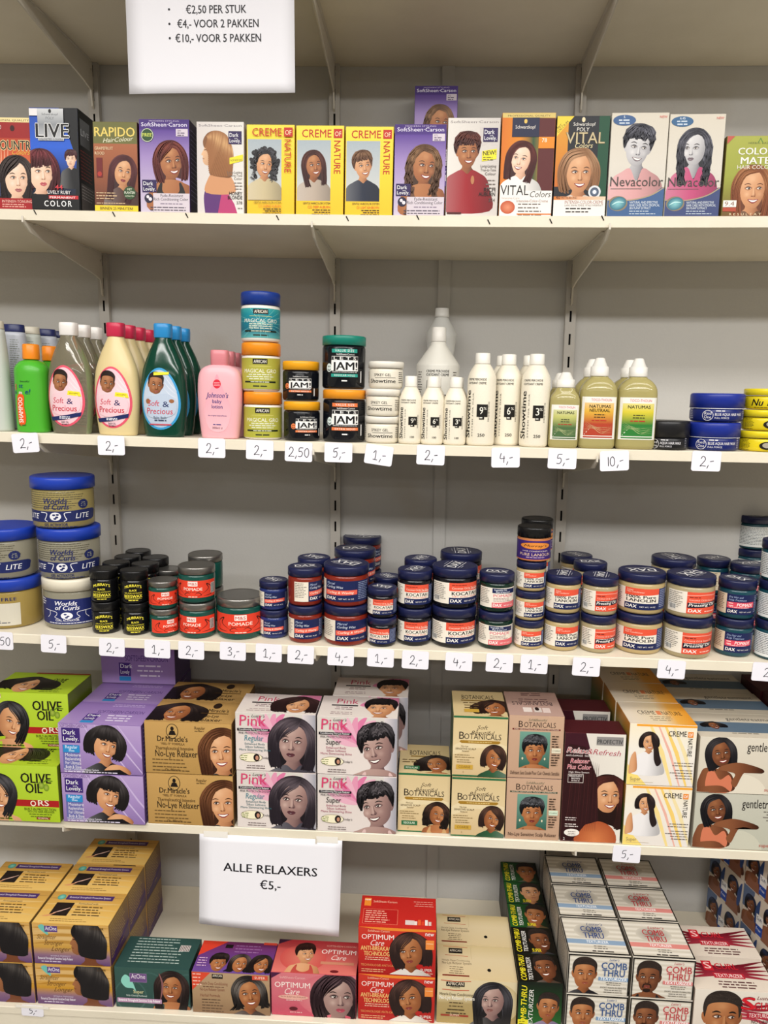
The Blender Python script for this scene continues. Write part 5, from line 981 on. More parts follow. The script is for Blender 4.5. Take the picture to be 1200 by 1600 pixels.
colour_box(f_creme1, 384.5, 459, 194.5, 335, 'yellow carton with curly black-haired woman, nearest the pale golden hair carton', ('f0cc30', 'f0d840', 'e0b820', 'd8b020'))
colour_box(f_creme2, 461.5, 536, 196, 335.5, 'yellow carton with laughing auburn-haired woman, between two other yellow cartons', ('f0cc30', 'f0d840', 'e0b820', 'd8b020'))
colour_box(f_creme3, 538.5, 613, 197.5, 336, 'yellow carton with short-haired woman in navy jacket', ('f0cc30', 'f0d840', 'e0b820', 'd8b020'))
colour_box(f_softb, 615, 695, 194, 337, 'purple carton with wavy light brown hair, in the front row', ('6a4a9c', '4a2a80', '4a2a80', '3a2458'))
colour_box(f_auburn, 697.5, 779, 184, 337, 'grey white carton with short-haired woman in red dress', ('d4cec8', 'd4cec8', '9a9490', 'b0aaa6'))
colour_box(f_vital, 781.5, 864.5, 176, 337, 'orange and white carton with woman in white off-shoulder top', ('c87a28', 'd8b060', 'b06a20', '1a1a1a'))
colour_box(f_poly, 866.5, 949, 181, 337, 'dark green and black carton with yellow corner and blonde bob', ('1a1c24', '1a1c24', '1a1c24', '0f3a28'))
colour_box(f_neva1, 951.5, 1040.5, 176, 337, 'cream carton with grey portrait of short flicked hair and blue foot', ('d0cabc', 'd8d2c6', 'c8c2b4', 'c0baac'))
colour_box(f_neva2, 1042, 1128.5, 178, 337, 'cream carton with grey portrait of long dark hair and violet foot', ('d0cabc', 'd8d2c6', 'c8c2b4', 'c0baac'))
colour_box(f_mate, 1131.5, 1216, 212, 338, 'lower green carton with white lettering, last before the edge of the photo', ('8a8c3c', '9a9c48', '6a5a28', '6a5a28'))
_s = kit_meshes('f_softb', .089, .07, .1565, f_softb, None, None, ('6a4a9c', '3a2464', '3a2464', '3a2464'))
x_ = (at(648, 160, -.075).x + at(713, 160, -.075).x) / 2
for i, w in enumerate(('hidden lower purple carton at the wall carrying another one', 'purple carton raised at the wall, half seen behind the front row')):
    kit('hair_colour_box', _s, x_, -.04, top(1, x_) + .0004 + i * .158, w, 'hair colour box', HAIRC, 0, True, slope(1, x_))

RX = 'relaxer cartons'
def grid(key, k, uL, uR, vB, W, D, H, rows, tiers, front, topf, cols, label, group, side=None, name='relaxer_box', shift=(), yadd=0.0, left=None, cat='relaxer box'):
    q = (on(uL, vB, k) + on(uR, vB, k)) / 2
    ms = kit_meshes(key, W, D, H, front, topf, side, cols, left)
    stack(name, ms, k, q.x, q.y + yadd, W, D, H, rows, tiers, label, cat, group, shift)
    return q, ms
# relaxer shelf
KG = 'relaxer cartons on the relaxer shelf'
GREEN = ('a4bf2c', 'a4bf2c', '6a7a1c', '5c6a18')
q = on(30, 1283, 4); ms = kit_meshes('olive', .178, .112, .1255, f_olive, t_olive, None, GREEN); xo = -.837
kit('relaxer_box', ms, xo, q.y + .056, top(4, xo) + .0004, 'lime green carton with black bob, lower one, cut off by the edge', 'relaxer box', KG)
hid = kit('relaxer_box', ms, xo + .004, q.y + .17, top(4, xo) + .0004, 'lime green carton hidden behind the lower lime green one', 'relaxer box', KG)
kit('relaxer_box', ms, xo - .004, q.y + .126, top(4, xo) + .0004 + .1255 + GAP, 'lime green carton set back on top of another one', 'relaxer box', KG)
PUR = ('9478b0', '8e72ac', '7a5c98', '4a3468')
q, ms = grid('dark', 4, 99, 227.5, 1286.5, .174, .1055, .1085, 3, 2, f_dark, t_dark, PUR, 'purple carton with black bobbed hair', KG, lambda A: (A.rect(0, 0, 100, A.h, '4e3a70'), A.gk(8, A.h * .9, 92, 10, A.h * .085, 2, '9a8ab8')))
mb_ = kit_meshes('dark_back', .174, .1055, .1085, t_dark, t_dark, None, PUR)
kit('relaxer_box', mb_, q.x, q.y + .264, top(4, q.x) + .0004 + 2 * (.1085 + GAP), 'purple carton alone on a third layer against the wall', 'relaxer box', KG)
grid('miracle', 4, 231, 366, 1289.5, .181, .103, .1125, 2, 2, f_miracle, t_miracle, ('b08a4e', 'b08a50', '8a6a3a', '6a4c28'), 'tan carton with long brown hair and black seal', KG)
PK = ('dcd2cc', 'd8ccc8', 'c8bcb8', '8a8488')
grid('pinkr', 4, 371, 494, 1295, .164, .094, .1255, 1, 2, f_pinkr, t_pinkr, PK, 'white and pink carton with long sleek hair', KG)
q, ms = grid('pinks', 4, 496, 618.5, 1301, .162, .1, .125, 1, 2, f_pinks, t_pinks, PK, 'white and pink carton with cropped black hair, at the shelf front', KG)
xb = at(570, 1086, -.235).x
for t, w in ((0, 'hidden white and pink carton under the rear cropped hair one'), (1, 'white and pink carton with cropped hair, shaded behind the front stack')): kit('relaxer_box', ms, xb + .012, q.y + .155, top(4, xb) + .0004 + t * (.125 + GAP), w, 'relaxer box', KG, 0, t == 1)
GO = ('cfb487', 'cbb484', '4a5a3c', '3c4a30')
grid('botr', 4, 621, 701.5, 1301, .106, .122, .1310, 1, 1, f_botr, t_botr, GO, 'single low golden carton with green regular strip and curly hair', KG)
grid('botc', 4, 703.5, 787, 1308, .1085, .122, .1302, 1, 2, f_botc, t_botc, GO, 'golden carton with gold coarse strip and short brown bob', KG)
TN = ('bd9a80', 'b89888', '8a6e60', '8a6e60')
q = (on(788.5, 1312, 4) + on(873, 1312, 4)) / 2
ma = kit_meshes('tane', .1085, .118, .1325, f_tane, t_tan, None, TN); mf = kit_meshes('tanf', .1085, .118, .1325, f_tanf, t_tan, None, TN)
kit('relaxer_box', ma, q.x, q.y + .059, top(4, q.x) + .0004, 'lower dusty pink carton with English line and framed cropped hair portrait', 'relaxer box', KG, 0, False)
kit('relaxer_box', mf, q.x, q.y + .059, top(4, q.x) + .0004 + .1325 + GAP, 'upper dusty pink carton with French line and framed cropped hair portrait', 'relaxer box', KG)
q = (on(875, 1316, 4) + on(968, 1316, 4)) / 2
ms = kit_meshes('relax', .119, .06, .2345, f_relax, None, None, ('5a1c24', '4a1a20', '8a6a60', 'a89890'))
kit('relaxer_box', ms, q.x, q.y + .03, top(4, q.x) + .0004, 'tall maroon carton with long dark hair, in front of its twin', 'relaxer box', KG)
kit('relaxer_box', ms, q.x - .006, q.y + .135, top(4, q.x) + .0004, 'tall maroon carton shaded behind its twin, only the top seen', 'relaxer box', KG)
grid('cremek', 4, 971.5, 1074.5, 1322, .130, .104, .129, 3, 2, f_cremek, t_cremek, ('e4dccf', 'e4d4b8', 'd89a40', 'b8a890'), 'white and orange carton with woman in white', KG, left=lambda A: A.grad(0, 0, 100, A.h, [(0, '4a6a2c'), (.6, '6a7a3a'), (1, 'd89038')]), shift=(0, -.002, -.004))
q = (on(1079, 1323, 4) + on(1090, 1323.5, 4)) / 2; xg = on(1078.5, 1323, 4).x + .1
mg, mt = kit_meshes('gent', .198, .11, .1180, f_gent, t_gentle, None, ('cfc6b4', 'd2c8b6', 'b8b0a0', 'b0a898')), kit_meshes('gentt', .198, .11, .1180, f_gentt, t_gentle, None, ('b9b9a8', 'c2c0b2', 'a8a498', 'a8a498'))
yg = q.y - .004
kit('relaxer_box', mt, xg, yg + .055, top(4, xg) + .0016, 'grey green carton with woman in coral top, under the cream one', 'relaxer box', KG, 0, False)
for r in range(3):
    if r: kit('relaxer_box', mg, xg - .002 * r, yg + .055 + r * .1115, top(4, xg) + .0016, 'hidden cream carton, lower layer, %s row of the coral top cartons' % ('second', 'third')[r - 1], 'relaxer box', KG, 0, False)
    kit('relaxer_box', mg, xg - .003 * r, yg + .055 + r * .1115, top(4, xg) + .0016 + .1180 + GAP, 'cream carton with woman in coral top, upper layer, %s' % ('front row', 'second row from the front', 'third row from the front')[r], 'relaxer box', KG)
mm = kit_meshes('maroon', .15, .10, .128, f_maroon, f_maroon, None, ('4a1a20', '4a1a20', '3a1418', '3a1418'))
for r in range(2):
    for t in range(2): kit('relaxer_box', mm, xg + .176 + r * -.004, yg + .14 + r * .103, top(4, .8) + .0004 + t * (.128 + GAP), 'plain dark maroon carton, %s, %s, beside the cream cartons' % (('lower', 'upper')[t], ('nearer', 'against the wall')[r]), 'relaxer box', KG, 0, t == 1)
# base shelf
BG = 'cartons on the base shelf'
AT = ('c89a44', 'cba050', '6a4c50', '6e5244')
q = (on(58.7, 1569, 5) + on(178, 1572.5, 5)) / 2; yq = q.y
ms, ml = kit_meshes('atr', .164, .0965, .0945, f_atr, t_atone, s_atone, AT), kit_meshes('ats', .164, .0965, .0945, f_ats, t_atone, s_atone, AT)
for cx, mq, rows, nm in ((q.x, ms, 3, 'inner pile'), (q.x - .1685, ml, 2, 'pile at the edge')):
    for r in range(rows):
        for t in range(2):
            kit('relaxer_box', mq if t else ml, cx, yq + .048 + r * .098 + (.003 if r == 2 else 0), top(5, cx) + .0004 + t * (.0945 + GAP), 'gold carton with black bob in profile, %s, %s, %s' % (nm, ('lower layer', 'upper layer')[t], ('front row', 'second row', 'third row')[r]), 'relaxer box', BG, 0, t == 1, slope(5, cx))
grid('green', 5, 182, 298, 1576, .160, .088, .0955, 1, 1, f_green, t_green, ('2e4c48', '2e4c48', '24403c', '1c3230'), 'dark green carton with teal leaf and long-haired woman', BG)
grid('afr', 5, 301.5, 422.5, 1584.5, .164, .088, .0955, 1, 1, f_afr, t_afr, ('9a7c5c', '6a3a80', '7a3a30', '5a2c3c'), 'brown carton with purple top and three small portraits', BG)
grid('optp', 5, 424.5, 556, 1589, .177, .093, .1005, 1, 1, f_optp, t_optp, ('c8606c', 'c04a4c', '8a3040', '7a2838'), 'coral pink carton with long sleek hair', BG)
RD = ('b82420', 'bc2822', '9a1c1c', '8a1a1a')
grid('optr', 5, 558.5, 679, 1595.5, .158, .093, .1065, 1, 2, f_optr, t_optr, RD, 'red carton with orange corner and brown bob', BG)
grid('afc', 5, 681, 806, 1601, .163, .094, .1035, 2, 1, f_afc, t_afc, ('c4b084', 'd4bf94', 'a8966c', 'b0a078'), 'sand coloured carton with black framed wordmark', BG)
CG = 'texturizer cartons on the base shelf'
DK = ('16281a', '14140f', '12120f', '1a1a16')
for r in range(5):
    mc = kit_meshes('comb%d' % r, .088, .0765, .113, f_comb, t_comb((4, 1, 2, 3, 5)[r]), None, DK)
    kit('texturizer_box', mc, .249, -.392 + .0383 + r * .0775, top(5, .25) + .0004, 'black and green carton with yellow upright lettering, %s' % ('front of its row of five', 'second in its row of five', 'third in its row of five', 'fourth in its row of five', 'last of five, at the wall')[r], 'texturizer box', CG)
WB = ('d8d0c2', 'cdc5b6', 'c4bcae', 'c4bcae')
for key, fn, tp, x, nm in (('thrub', f_thrub, t_thrub, .3625, 'blue'), ('thrur', f_thrur, t_thrur, .4895, 'red')):
    ms = kit_meshes(key, .1235, .1045, .0895, fn, tp, None, WB, s_thru)
    stack('texturizer_box', ms, 5, x, -.388, .1235, .1045, .0895, 3, 2, 'white striped carton with %s lettering and short-haired man' % nm, 'texturizer box', CG)
for r in range(2):
    ms = kit_meshes('scurl%d' % r, .164, .0895, .119, f_scurl, (lambda A: t_scurl(A)), None, ('d8cabc', 'd4c8ba', 'b8a89a', 'c8bcae'))
    kit('texturizer_box', ms, .6365 + .005 * r, -.389 + .045 + r * .091, top(5, .63) + .0004, ('cream carton with dark red strokes, nearer of the two, man cut off below', 'cream carton with dark red strokes, behind its twin')[r], 'texturizer box', CG)
ms = kit_meshes('pads', .15, .118, .0955, lambda A: A.rect(0, 0, 100, A.h, 'c8c0b4'), None, None, ('c8bcae', 'd0c6b8', 'c8bcae', 'c8bcae'), s_pads)
th = math.radians(15.4)
for r in range(2):
    for t in range(3):
        cx, cy = .711, -.012; d = .059 + r * .12
        px_, py_ = cx + math.sin(th) * d + math.cos(th) * .075 , cy - math.cos(th) * d + math.sin(th) * .075
        kit('pad_carton', ms, px_, py_ - .022, top(5, px_) + .0022 + t * (.0955 + .0006), 'blue and white carton turned sideways, %s, %s' % (('nearest the wall', 'nearest the front')[r], ('lowest layer', 'second layer', 'third layer')[t]), 'carton', 'sideways cartons at the shelf end', th, True)
# ------------------------------------------------------------------ jars, pots and bottles
def body_mesh(name, prof, mat, n=40, ry=1.0, e=2.0):
    mb = MB(); mb.lathe(prof, n, 0, ry, e); return mb.mesh(name, [mat])
def lid_mesh(name, r, h, mat, ribs=0):
    mb = MB(); mb.lathe([(r * .93, 0), (r, 0), (r, h * .82), (r * .985, h * .93), (r * .95, h * .985), (r * .9, h), (r * .87, h - .0006)], 40 if not ribs else ribs * 2)
    if ribs:
        for i, v in enumerate(mb.v):
            if (i % (ribs * 2)) % 2 and v[2] < h * .9: mb.v[i] = (v[0] * .975, v[1] * .975, v[2])
    return mb.mesh(name, [mat])
def wrap(A, r, z0, z1, a0, a1):
    """place() that wraps a sheet round an upright cylinder from angle a0 to a1 (degrees, 0 faces the aisle)."""
    def P(u, v, l):
        a = math.radians(a0 + (a1 - a0) * u / A.w); R = r + .00025 + l; return (R * math.sin(a), -R * math.cos(a), z0 + (z1 - z0) * v / A.h)
    return P
_pot = {}
def pot_meshes(key, r, H, lid_h, body, lid, label=None, lz=(.14, .86), arc=(-80, 100), lidart=None, rl=None, ribs=0, taper=1.0, lw=None):
    if key in _pot: return _pot[key]
    hb = H - lid_h; rl = rl or r + .0006
    out = {'jar': {'': body_mesh('jar', [(r * .86 * taper, 0), (r * .95 * taper, .0012), (r * .995 * taper, .005), (r, hb * .5), (r, hb - .006), (r * .97, hb - .0015), (r * .9, hb - .0006)], body)},
           'lid': {'': lid_mesh('lid', rl, lid_h, lid, ribs)}}
    out['lid'][''].transform(Matrix.Translation((0, 0, hb)))
    if label:
        A = Art(lw or round(2 * r * math.radians(arc[1] - arc[0]) / 2 * 1000), (lz[1] - lz[0]) * hb * 1000); A.rnd = random.Random(3); label(A)
        out['label'] = A.build(key, wrap(A, r, hb * lz[0], hb * lz[1], *arc), slices=A.w / max(8, round((arc[1] - arc[0]) / 7)))
    if lidart:
        A = Art(100, 100); lidart(A); k = rl * .87
        out['lid_print'] = A.build(key + '_lid', lambda u, v, l: ((u - 50) / 50 * k, (v - 50) / 50 * k, H + .0001 + l))
    out['dims'] = (r, H); _pot[key] = out; return out
def pot(name, ms, x, y, z, label, cat, group, rz=0.0, tilt=0.0, lid_turn=0.0):
    o = empty(name, (x, y, z), label, cat, group, rz, tilt); lid = None
    for nm, d in ms.items():
        if nm == 'dims': continue
        ps = dict(d); first = ps.pop('', None) or ps.pop('p', None)
        if nm == 'lid_print':
            for me in [first] + list(ps.values()):
                if me: link('lid_print', me, lid).rotation_euler = (0, 0, lid_turn)
            continue
        pn = link(nm, first, o) if first else None
        if nm == 'lid': lid = pn
        for g, q in ps.items(): link(g if g != 'print' else 'lettering', q, pn or o)
    return o
def towers(k, ms, name, cat, group, spots, look):
    """spots: (u, v of the front of the foot, turns of each tier, words); every pot of the tower is a thing of its own."""
    r, H = ms['dims']
    for u, v, turns, where in spots:
        q = on(u, v, k); x, y = q.x, q.y + r
        for t, a in enumerate(turns):
            w = where if isinstance(where, str) else where[t]
            if isinstance(where, str) and len(turns) > 1: w = ('bottom', 'top')[t] + ' of ' + where if len(turns) == 2 else ('bottom', 'middle', 'top')[t] + ' of ' + where
            pot(name, ms, x, y, top(k, x) + .0004 + t * (H + .0012), look + ', ' + w, cat, group, face(x, y) + math.radians(a), slope(k, x), math.radians((u * 37 + t * 101) % 360))
def face(x, y): return math.atan2(CAM.x - x, y - CAM.y)      # turn that points a label at the aisle's middle
NAVY = plastic('1c2148', .3); BLK = plastic('121214', .28); BLACKJAR = plastic('0f0e14', .14)
def la_dax(A):
    A.g = 'lettering'
    for y in (32, 68): A.rect(14, y - .9, 86, y + .9, 'e8e6ea')
    A.t('DAX', 50, 38, 24, 'f2f0f0', al='c', w=70, bold=.018, sh=.12); A.rect(22, 25, 44, 27, 'b8b8c4'); A.rect(40, 75, 74, 76.4, 'b8b8c4')
def dax(kind):
    def f(A):
        w, h = A.w, A.h; a, b = w * .28, w * .76; m = (a + b) / 2; L = b - a; O = 'e2553c'; P = 'e0675a'; N = '1b2450'; WH = 'ece4d6'
        A.g = 'p'
        def dx(y, hh, c='f4f0ea'): A.t('DAX', a + L * .04, y, hh, c, w=L * .33, bold=.03, sh=.1); A.t('NET WT. 14 OZ', a + L * .45, y + hh * .2, hh * .42, c, w=L * .45)
        if kind in ('koc', 'lan'):
            A.rect(0, 0, w, h, WH); A.rect(a, 0, w, h * .3, N); A.rect(b, 0, w, h, '2c3a6c' if kind == 'lan' else N); A.poly([(a, h), (b, h), (b, h * .72), (a, h * .64)], O); A.rect(a, h * .62, b, h * .68, O) if kind == 'koc' else None
            if kind == 'koc': A.t('Coconut Oil & Tar Oil', m, h * .71, h * .09, 'f6d8c4', al='c', w=L * .84, bold=.012); A.gk(a + L * .08, h * .88, b - L * .3, 1, 3, h * .03, '7a2018'); A.t('KOCATAH', m, h * .42, h * .16, '17141a', al='c', w=L * .84, bold=.03); A.t('DRY SCALP RELIEF', m, h * .33, h * .06, O, al='c', w=L * .8)
            else: A.t('Super', a + L * .06, h * .88, h * .07, 'f6d8c4', w=L * .2); A.t('Hair Conditioner', a + L * .06, h * .79, h * .07, 'f6d8c4', w=L * .5); A.t('100% Pure', a + L * .06, h * .54, h * .13, '17141a', w=L * .84, bold=.03); A.t('LANOLIN', a + L * .06, h * .37, h * .14, '17141a', w=L * .84, bold=.03)
            dx(h * .08, h * .15)
        elif kind == 'press':
            A.rect(0, 0, w, h, WH); A.rect(a, 0, w, h, O); A.line([(a, h * .84), (m, h * .88), (w, h * .82)], h * .025, 'f4b8a8'); A.gk(a + L * .06, h * .74, m, 1, 3, h * .04, '6a1c18'); A.t('Coconut Oil & Castor Oil', a + L * .06, h * .6, h * .08, 'f6d0c0', w=L * .86); A.poly([(a + L * .02, h * .26), (b, h * .34), (b, h * .58), (a + L * .02, h * .5)], '17182a'); A.t('Pressing Oil', a + L * .05, h * .33, h * .13, 'f6f2ea', w=L * .82, bold=.02, sh=.25, rot=2.5); A.gk(a + L * .06, h * .49, b - 2, 1, 3, h * .03, 'd8d0c8'); A.t('DAX', a + L * .05, h * .07, h * .14, 'f6f0ea', w=L * .36, bold=.03, sh=.1); A.gk(a + L * .5, h * .1, b, 1, 3, h * .04, 'f6d0c0')
        elif kind in ('curl', 'dry'):
            A.rect(0, 0, w, h, N); A.rect(0, 0, a * .96, h, 'e6dccb' if kind == 'curl' else 'e0d0b4')
            if kind == 'curl': A.t('Marcel', a + L * .04, h * .8, h * .11, 'b8c4dc', w=L * .3, sh=.3); A.t('Curling Wax', a + L * .04, h * .64, h * .11, 'd8e0ec', w=L * .55, sh=.3); A.poly([(a, h * .28), (b, h * .36), (b, h * .58), (a, h * .52)], 'e4604e'); A.t('Curling & Waving', a + L * .06, h * .37, h * .11, 'f8dcc8', w=L * .84, bold=.02, sh=.25, rot=1.5)
            else: A.t('Dry Hair and', a + L * .05, h * .82, h * .09, 'a8b8d8', w=L * .5, sh=.3); A.t('Scalp Treatment', a + L * .05, h * .68, h * .09, 'a8b8d8', w=L * .62, sh=.3); A.poly([(a, h * .3), (b, h * .36), (b, h * .64), (a, h * .6)], 'd8485c'); A.t('POMADE', a + L * .34, h * .42, h * .15, 'fbe8e4', w=L * .6, bold=.03, sh=.2); A.gk(a + L * .06, h * .52, a + L * .28, 2, h * .12, h * .05, 'f6c8c4'); A.gk(a + L * .1, h * .35, b - 3, 1, 3, h * .03, 'f6c8c4')
            dx(h * .08, h * .15)
        elif kind == 'pom':
            A.rect(0, 0, w, h, WH); A.poly([(a, h * .98), (b, h * .94), (b, h * .7), (a, h * .74)], N); A.t('Vegetable Oils', a + L * .06, h * .86, h * .08, 'e4e8f0', w=L * .5, bold=.012); A.t('Plain & Improved', a + L * .14, h * .75, h * .08, 'e4e8f0', w=L * .56, bold=.012); A.t('POMADE', a + L * .05, h * .54, h * .14, 'd86a78', w=L * .8, bold=.02); A.gk(a + L * .05, h * .46, b - 2, 3, h * .065, h * .025, '8a5a5c'); A.poly([(a, 0), (w, 0), (w, h * .34), (a, h * .26)], 'dc6a70'); dx(h * .06, h * .15)
        A.gk(w * .015, h * .9, a * .92, 9, h * .085, h * .028, '6a645c' if kind != 'dry' else '6a5a40'); A.gk(b + w * .015, h * .9, w * .99, 10, h * .085, h * .03, '9aa6c8' if kind in ('curl', 'dry', 'koc') else 'a8b0cc')
        if kind in ('koc', 'press'): A.bars(w * .04, h * .12, a * .5, h * .36)
    return f
JB = {'koc': BLACKJAR, 'lan': plastic('c2aa78', .22, .1), 'press': plastic('c0b088', .16, .25), 'curl': plastic('7e2416', .18), 'dry': plastic('174450', .18), 'pom': plastic('0f2a20', .14), 'curln': plastic('22306a', .2)}
SZ = {'14': (.0447, .0795, .0175), '7': (.0340, .0750, .0165), '3': (.0285, .0580, .0135)}
def daxpot(kind, sz):
    r, H, lh = SZ[sz]
    return pot_meshes('dax_%s_%s' % (kind, sz), r, H, lh, JB['curln'] if (kind, sz) == ('curl', '3') else JB['koc'] if kind == 'koc' else JB[kind], NAVY, dax(kind), (.16, .84), (-82, 100), la_dax)
PG = 'pomade and wax jars on the jar shelf'
def jars(kind, sz, look, spots): towers(3, daxpot(kind, sz), 'pomade_jar', 'jar', PG, spots, look)
CB = 'navy-lidded red wax jar'
jars('curl', '3', 'small navy curling wax jar with coral band', [(424, 998.7, (-16, -8), 'a two-jar stack')])
jars('curl', '7', 'middle-sized red curling wax jar with navy lid', [(473, 1006, (-8, 44), 'the stack at the shelf edge'), (487, 985, (10, 10), 'the stack set behind another')])
jars('curl', '14', 'wide red curling wax jar with navy lid', [(537, 1010.7, (4, -28), 'the front two-jar stack'), (551, 976, (20, 40), 'the second two-jar stack back'), (563, 947, (0, 70), 'the third two-jar stack back')])
jars('koc', '3', 'small dark jar with orange label and navy lid', [(595, 1012, (-26, -8), 'the front two-jar stack'), (603, 990, (0, 20), 'the two-jar stack behind')])
jars('koc', '7', 'middle-sized black jar with orange and white label', [(646, 1010.5, (-4, -4), 'the front two-jar stack'), (655, 986, (0, 30), 'the two-jar stack behind')])
jars('koc', '14', 'wide black jar with orange and white label', [(709, 1014, (12, 18), 'the front two-jar stack'), (719, 981, (0, 30), 'the two-jar stack behind')])
jars('pom', '7', 'dark green pomade jar with pink label band', [(775, 1016, (10, 18), 'a two-jar stack')])
jars('lan', '3', 'small beige lanolin jar in the four-jar tower', [(828, 1016, (2, 10, 4), 'the three beige ones'), (836, 993, (0, 0, 0), 'the three beige ones hidden behind')])
jars('lan', '7', 'middle-sized beige lanolin jar', [(880, 1018.5, (14, 3), 'a two-jar stack at the shelf edge'), (900, 976, (0, 20), 'a two-jar stack near the wall')])
jars('press', '7', 'middle-sized clear pressing oil jar with red label', [(938, 1022, (24, 19), 'the front two-jar stack'), (922, 992, (10, 0), 'the two-jar stack behind')])
jars('lan', '14', 'wide beige lanolin jar', [(1005, 1024, (-6, -8), 'a two-jar stack')])
jars('press', '14', 'wide clear pressing oil jar with red label', [(1083, 1031, (22, 26), 'the front two-jar stack'), (1055, 992, (0, 40), 'the two-jar stack behind'), (1096, 954, (0, 100), 'the two-jar stack against the wall')])
jars('dry', '7', 'teal pomade jar with red band label', [(1154, 1028, (8, 5), 'the front two-jar stack'), (1116, 982, (0, 60), 'the second stack back'), (1170, 994, (0, 30), 'the stack behind it')])
def l_back(A): A.rect(0, 0, A.w, A.h, 'e4e6e4'); A.gk(3, A.h * .92, A.w - 3, 12, A.h * .072, A.h * .025, '4a5058'); A.rect(4, A.h * .02, 8, A.h * .1, '9a2c2c')
ms = pot_meshes('back_label', .0355, .0765, .0165, JB['dry'], NAVY, l_back, (.1, .88), (-75, 110), la_dax)
towers(3, ms, 'pomade_jar', 'jar', PG, [(1220, 1035, (0, 0, 0), 'the tower cut off by the edge'), (1176, 962, (0, 0, 0), 'the tower near the wall')], 'teal jar with white back label')
# purple lanolin jars on the tower
def l_purple(A):
    w, h = A.w, A.h; A.rect(0, 0, w, h, '3a2470'); A.rect(0, h * .94, w, h, 'c87848'); A.rect(0, 0, w, h * .05, 'c87848'); A.ell(w * .5, h * .7, w * .25, h * .17, '6a2a1a'); A.ell(w * .5, h * .7, w * .24, h * .155, 'e08a3c'); A.t('Murray\u2019s', w * .5, h * .65, h * .11, '2a1812', al='c', w=w * .36, sh=.3, bold=.012); A.t('HAIR CONDITIONER', w * .5, h * .42, h * .055, 'e8d8d0', al='c', w=w * .4); A.t('PURE LANOLIN', w * .5, h * .22, h * .13, 'e8c8a8', al='c', w=w * .5); A.gk(w * .3, h * .13, w * .7, 1, 3, h * .035, 'c8a8c0', 'c')
ms = pot_meshes('purple', .0325, .0665, .0195, plastic('b8764a', .25, .1), BLK, l_purple, (.06, .94), (-110, 120), None, .0328, 30)
q = on(828, 1016, 3); q2 = on(836, 993, 3); z3 = 3 * (.0580 + .0012) + .0004
pot('pomade_jar', ms, q.x + .004, q.y + .0325, top(3, q.x) + z3, 'purple lanolin jar with orange oval, crowning the four-jar tower', 'jar', PG, face(q.x, q.y) + math.radians(2), 0)
pot('pomade_jar', ms, q2.x, q2.y + .034, top(3, q2.x) + z3, 'purple lanolin jar half hidden behind the one with orange oval', 'jar', PG, face(q2.x, q2.y) + 1.4, 0)
# beeswax
def l_bees(A):
    w, h = A.w, A.h; Y = 'f0e24a'
    A.t('MURRAY\u2019S', w * .5, h * .66, h * .13, Y, al='c', w=w * .6, bold=.03, warp=lambda x, y, W: (x, y + h * .1 * math.sin(math.pi * (max(0, min(1, (x + W / 2) / W)))))); A.t('BLACK', w * .5, h * .54, h * .09, Y, al='c', w=w * .26, bold=.03); A.t('100% PURE AUSTRALIAN', w * .5, h * .42, h * .06, Y, al='c', w=w * .62); A.t('BEESWAX', w * .5, h * .22, h * .15, Y, al='c', w=w * .64, bold=.03); A.rect(w * .2, h * .165, w * .8, h * .18, Y); A.gk(w * .26, h * .08, w * .74, 1, 3, h * .035, Y, 'c')
ms = pot_meshes('bees', .0275, .0655, .0175, plastic('0e0e10', .16), BLK, l_bees, (.06, .94), (-58, 58), None, .0277, 36)
bx = []
for c, (u, v) in enumerate(((156, 991.5), (203.5, 993.6))):
    q = on(u, v, 3)
    for r in range(4 - c):
        for t in range(2):
            x, y = q.x + .002 + .0012 * r, q.y + .0275 + r * .0575
            pot('wax_jar', ms, x, y, top(3, x) + .0004 + t * .0665, 'black beeswax jar, %s of stack, %s, %s' % (('bottom', 'top')[t], ('front row', 'second row back', 'third row back', 'last row')[r], ('column beside the gel jars', 'column beside the green jars')[c]), 'jar', 'black beeswax jars', face(x, y) + math.radians((-10, -4)[c] - t * 3), slope(3, x))
# green and red pomade with metal lids
def l_ms(A):
    w, h = A.w, A.h; A.rect(0, 0, w, h, 'e0402a'); K = '1c1412'
    A.rect(w * .41, h * .68, w * .59, h * .96, 'f0e4dc'); A.t('M&S', w * .5, h * .74, h * .15, 'c03a2c', al='c', w=w * .15, bold=.012); A.t('POMADE', w * .5, h * .42, h * .17, 'f6e6d8', al='c', w=w * .36, bold=.012); A.t('POMADE', w * .5, h * .32, h * .05, K, al='c', w=w * .28)
    for s in (-1, 1):
        A.line([(w * (.5 + s * .04), h * .2), (w * (.5 + s * .1), h * .3), (w * (.5 + s * .16), h * .16), (w * (.5 + s * .06), h * .08)], h * .035, K, True, True); A.line([(w * (.5 + s * .16), h * .2), (w * (.5 + s * .3), h * .5), (w * (.5 + s * .26), h * .8), (w * (.5 + s * .36), h * .6), (w * (.5 + s * .34), h * .25)], h * .05, K, True, True); A.line([(w * (.5 + s * .2), h * .1), (w * (.5 + s * .36), h * .16), (w * (.5 + s * .44), h * .4)], h * .035, K, True, True)
    A.gk(w * .38, h * .04, w * .62, 1, 3, h * .04, 'f6d8c8', 'c'); A.bars(w * .86, h * .2, w * .97, h * .8)
TIN = plastic('8f8c88', .3, metal=.85); TEAL = plastic('12483f', .16)
def msp(key, r, H): return pot_meshes(key, r, H, H * .2, TEAL, TIN, l_ms, (.2, .8), (-84, 84), None, r + .0004)
MG = 'green and red pomade jars with metal lids'
towers(3, msp('ms_s', .0283, .0565), 'pomade_jar', 'jar', MG, [(249.6, 996.6, (26, 8), 'the front two-jar stack'), (259, 974, (0, 20), 'the two-jar stack behind')], 'smallest green and red metal-lidded jar')
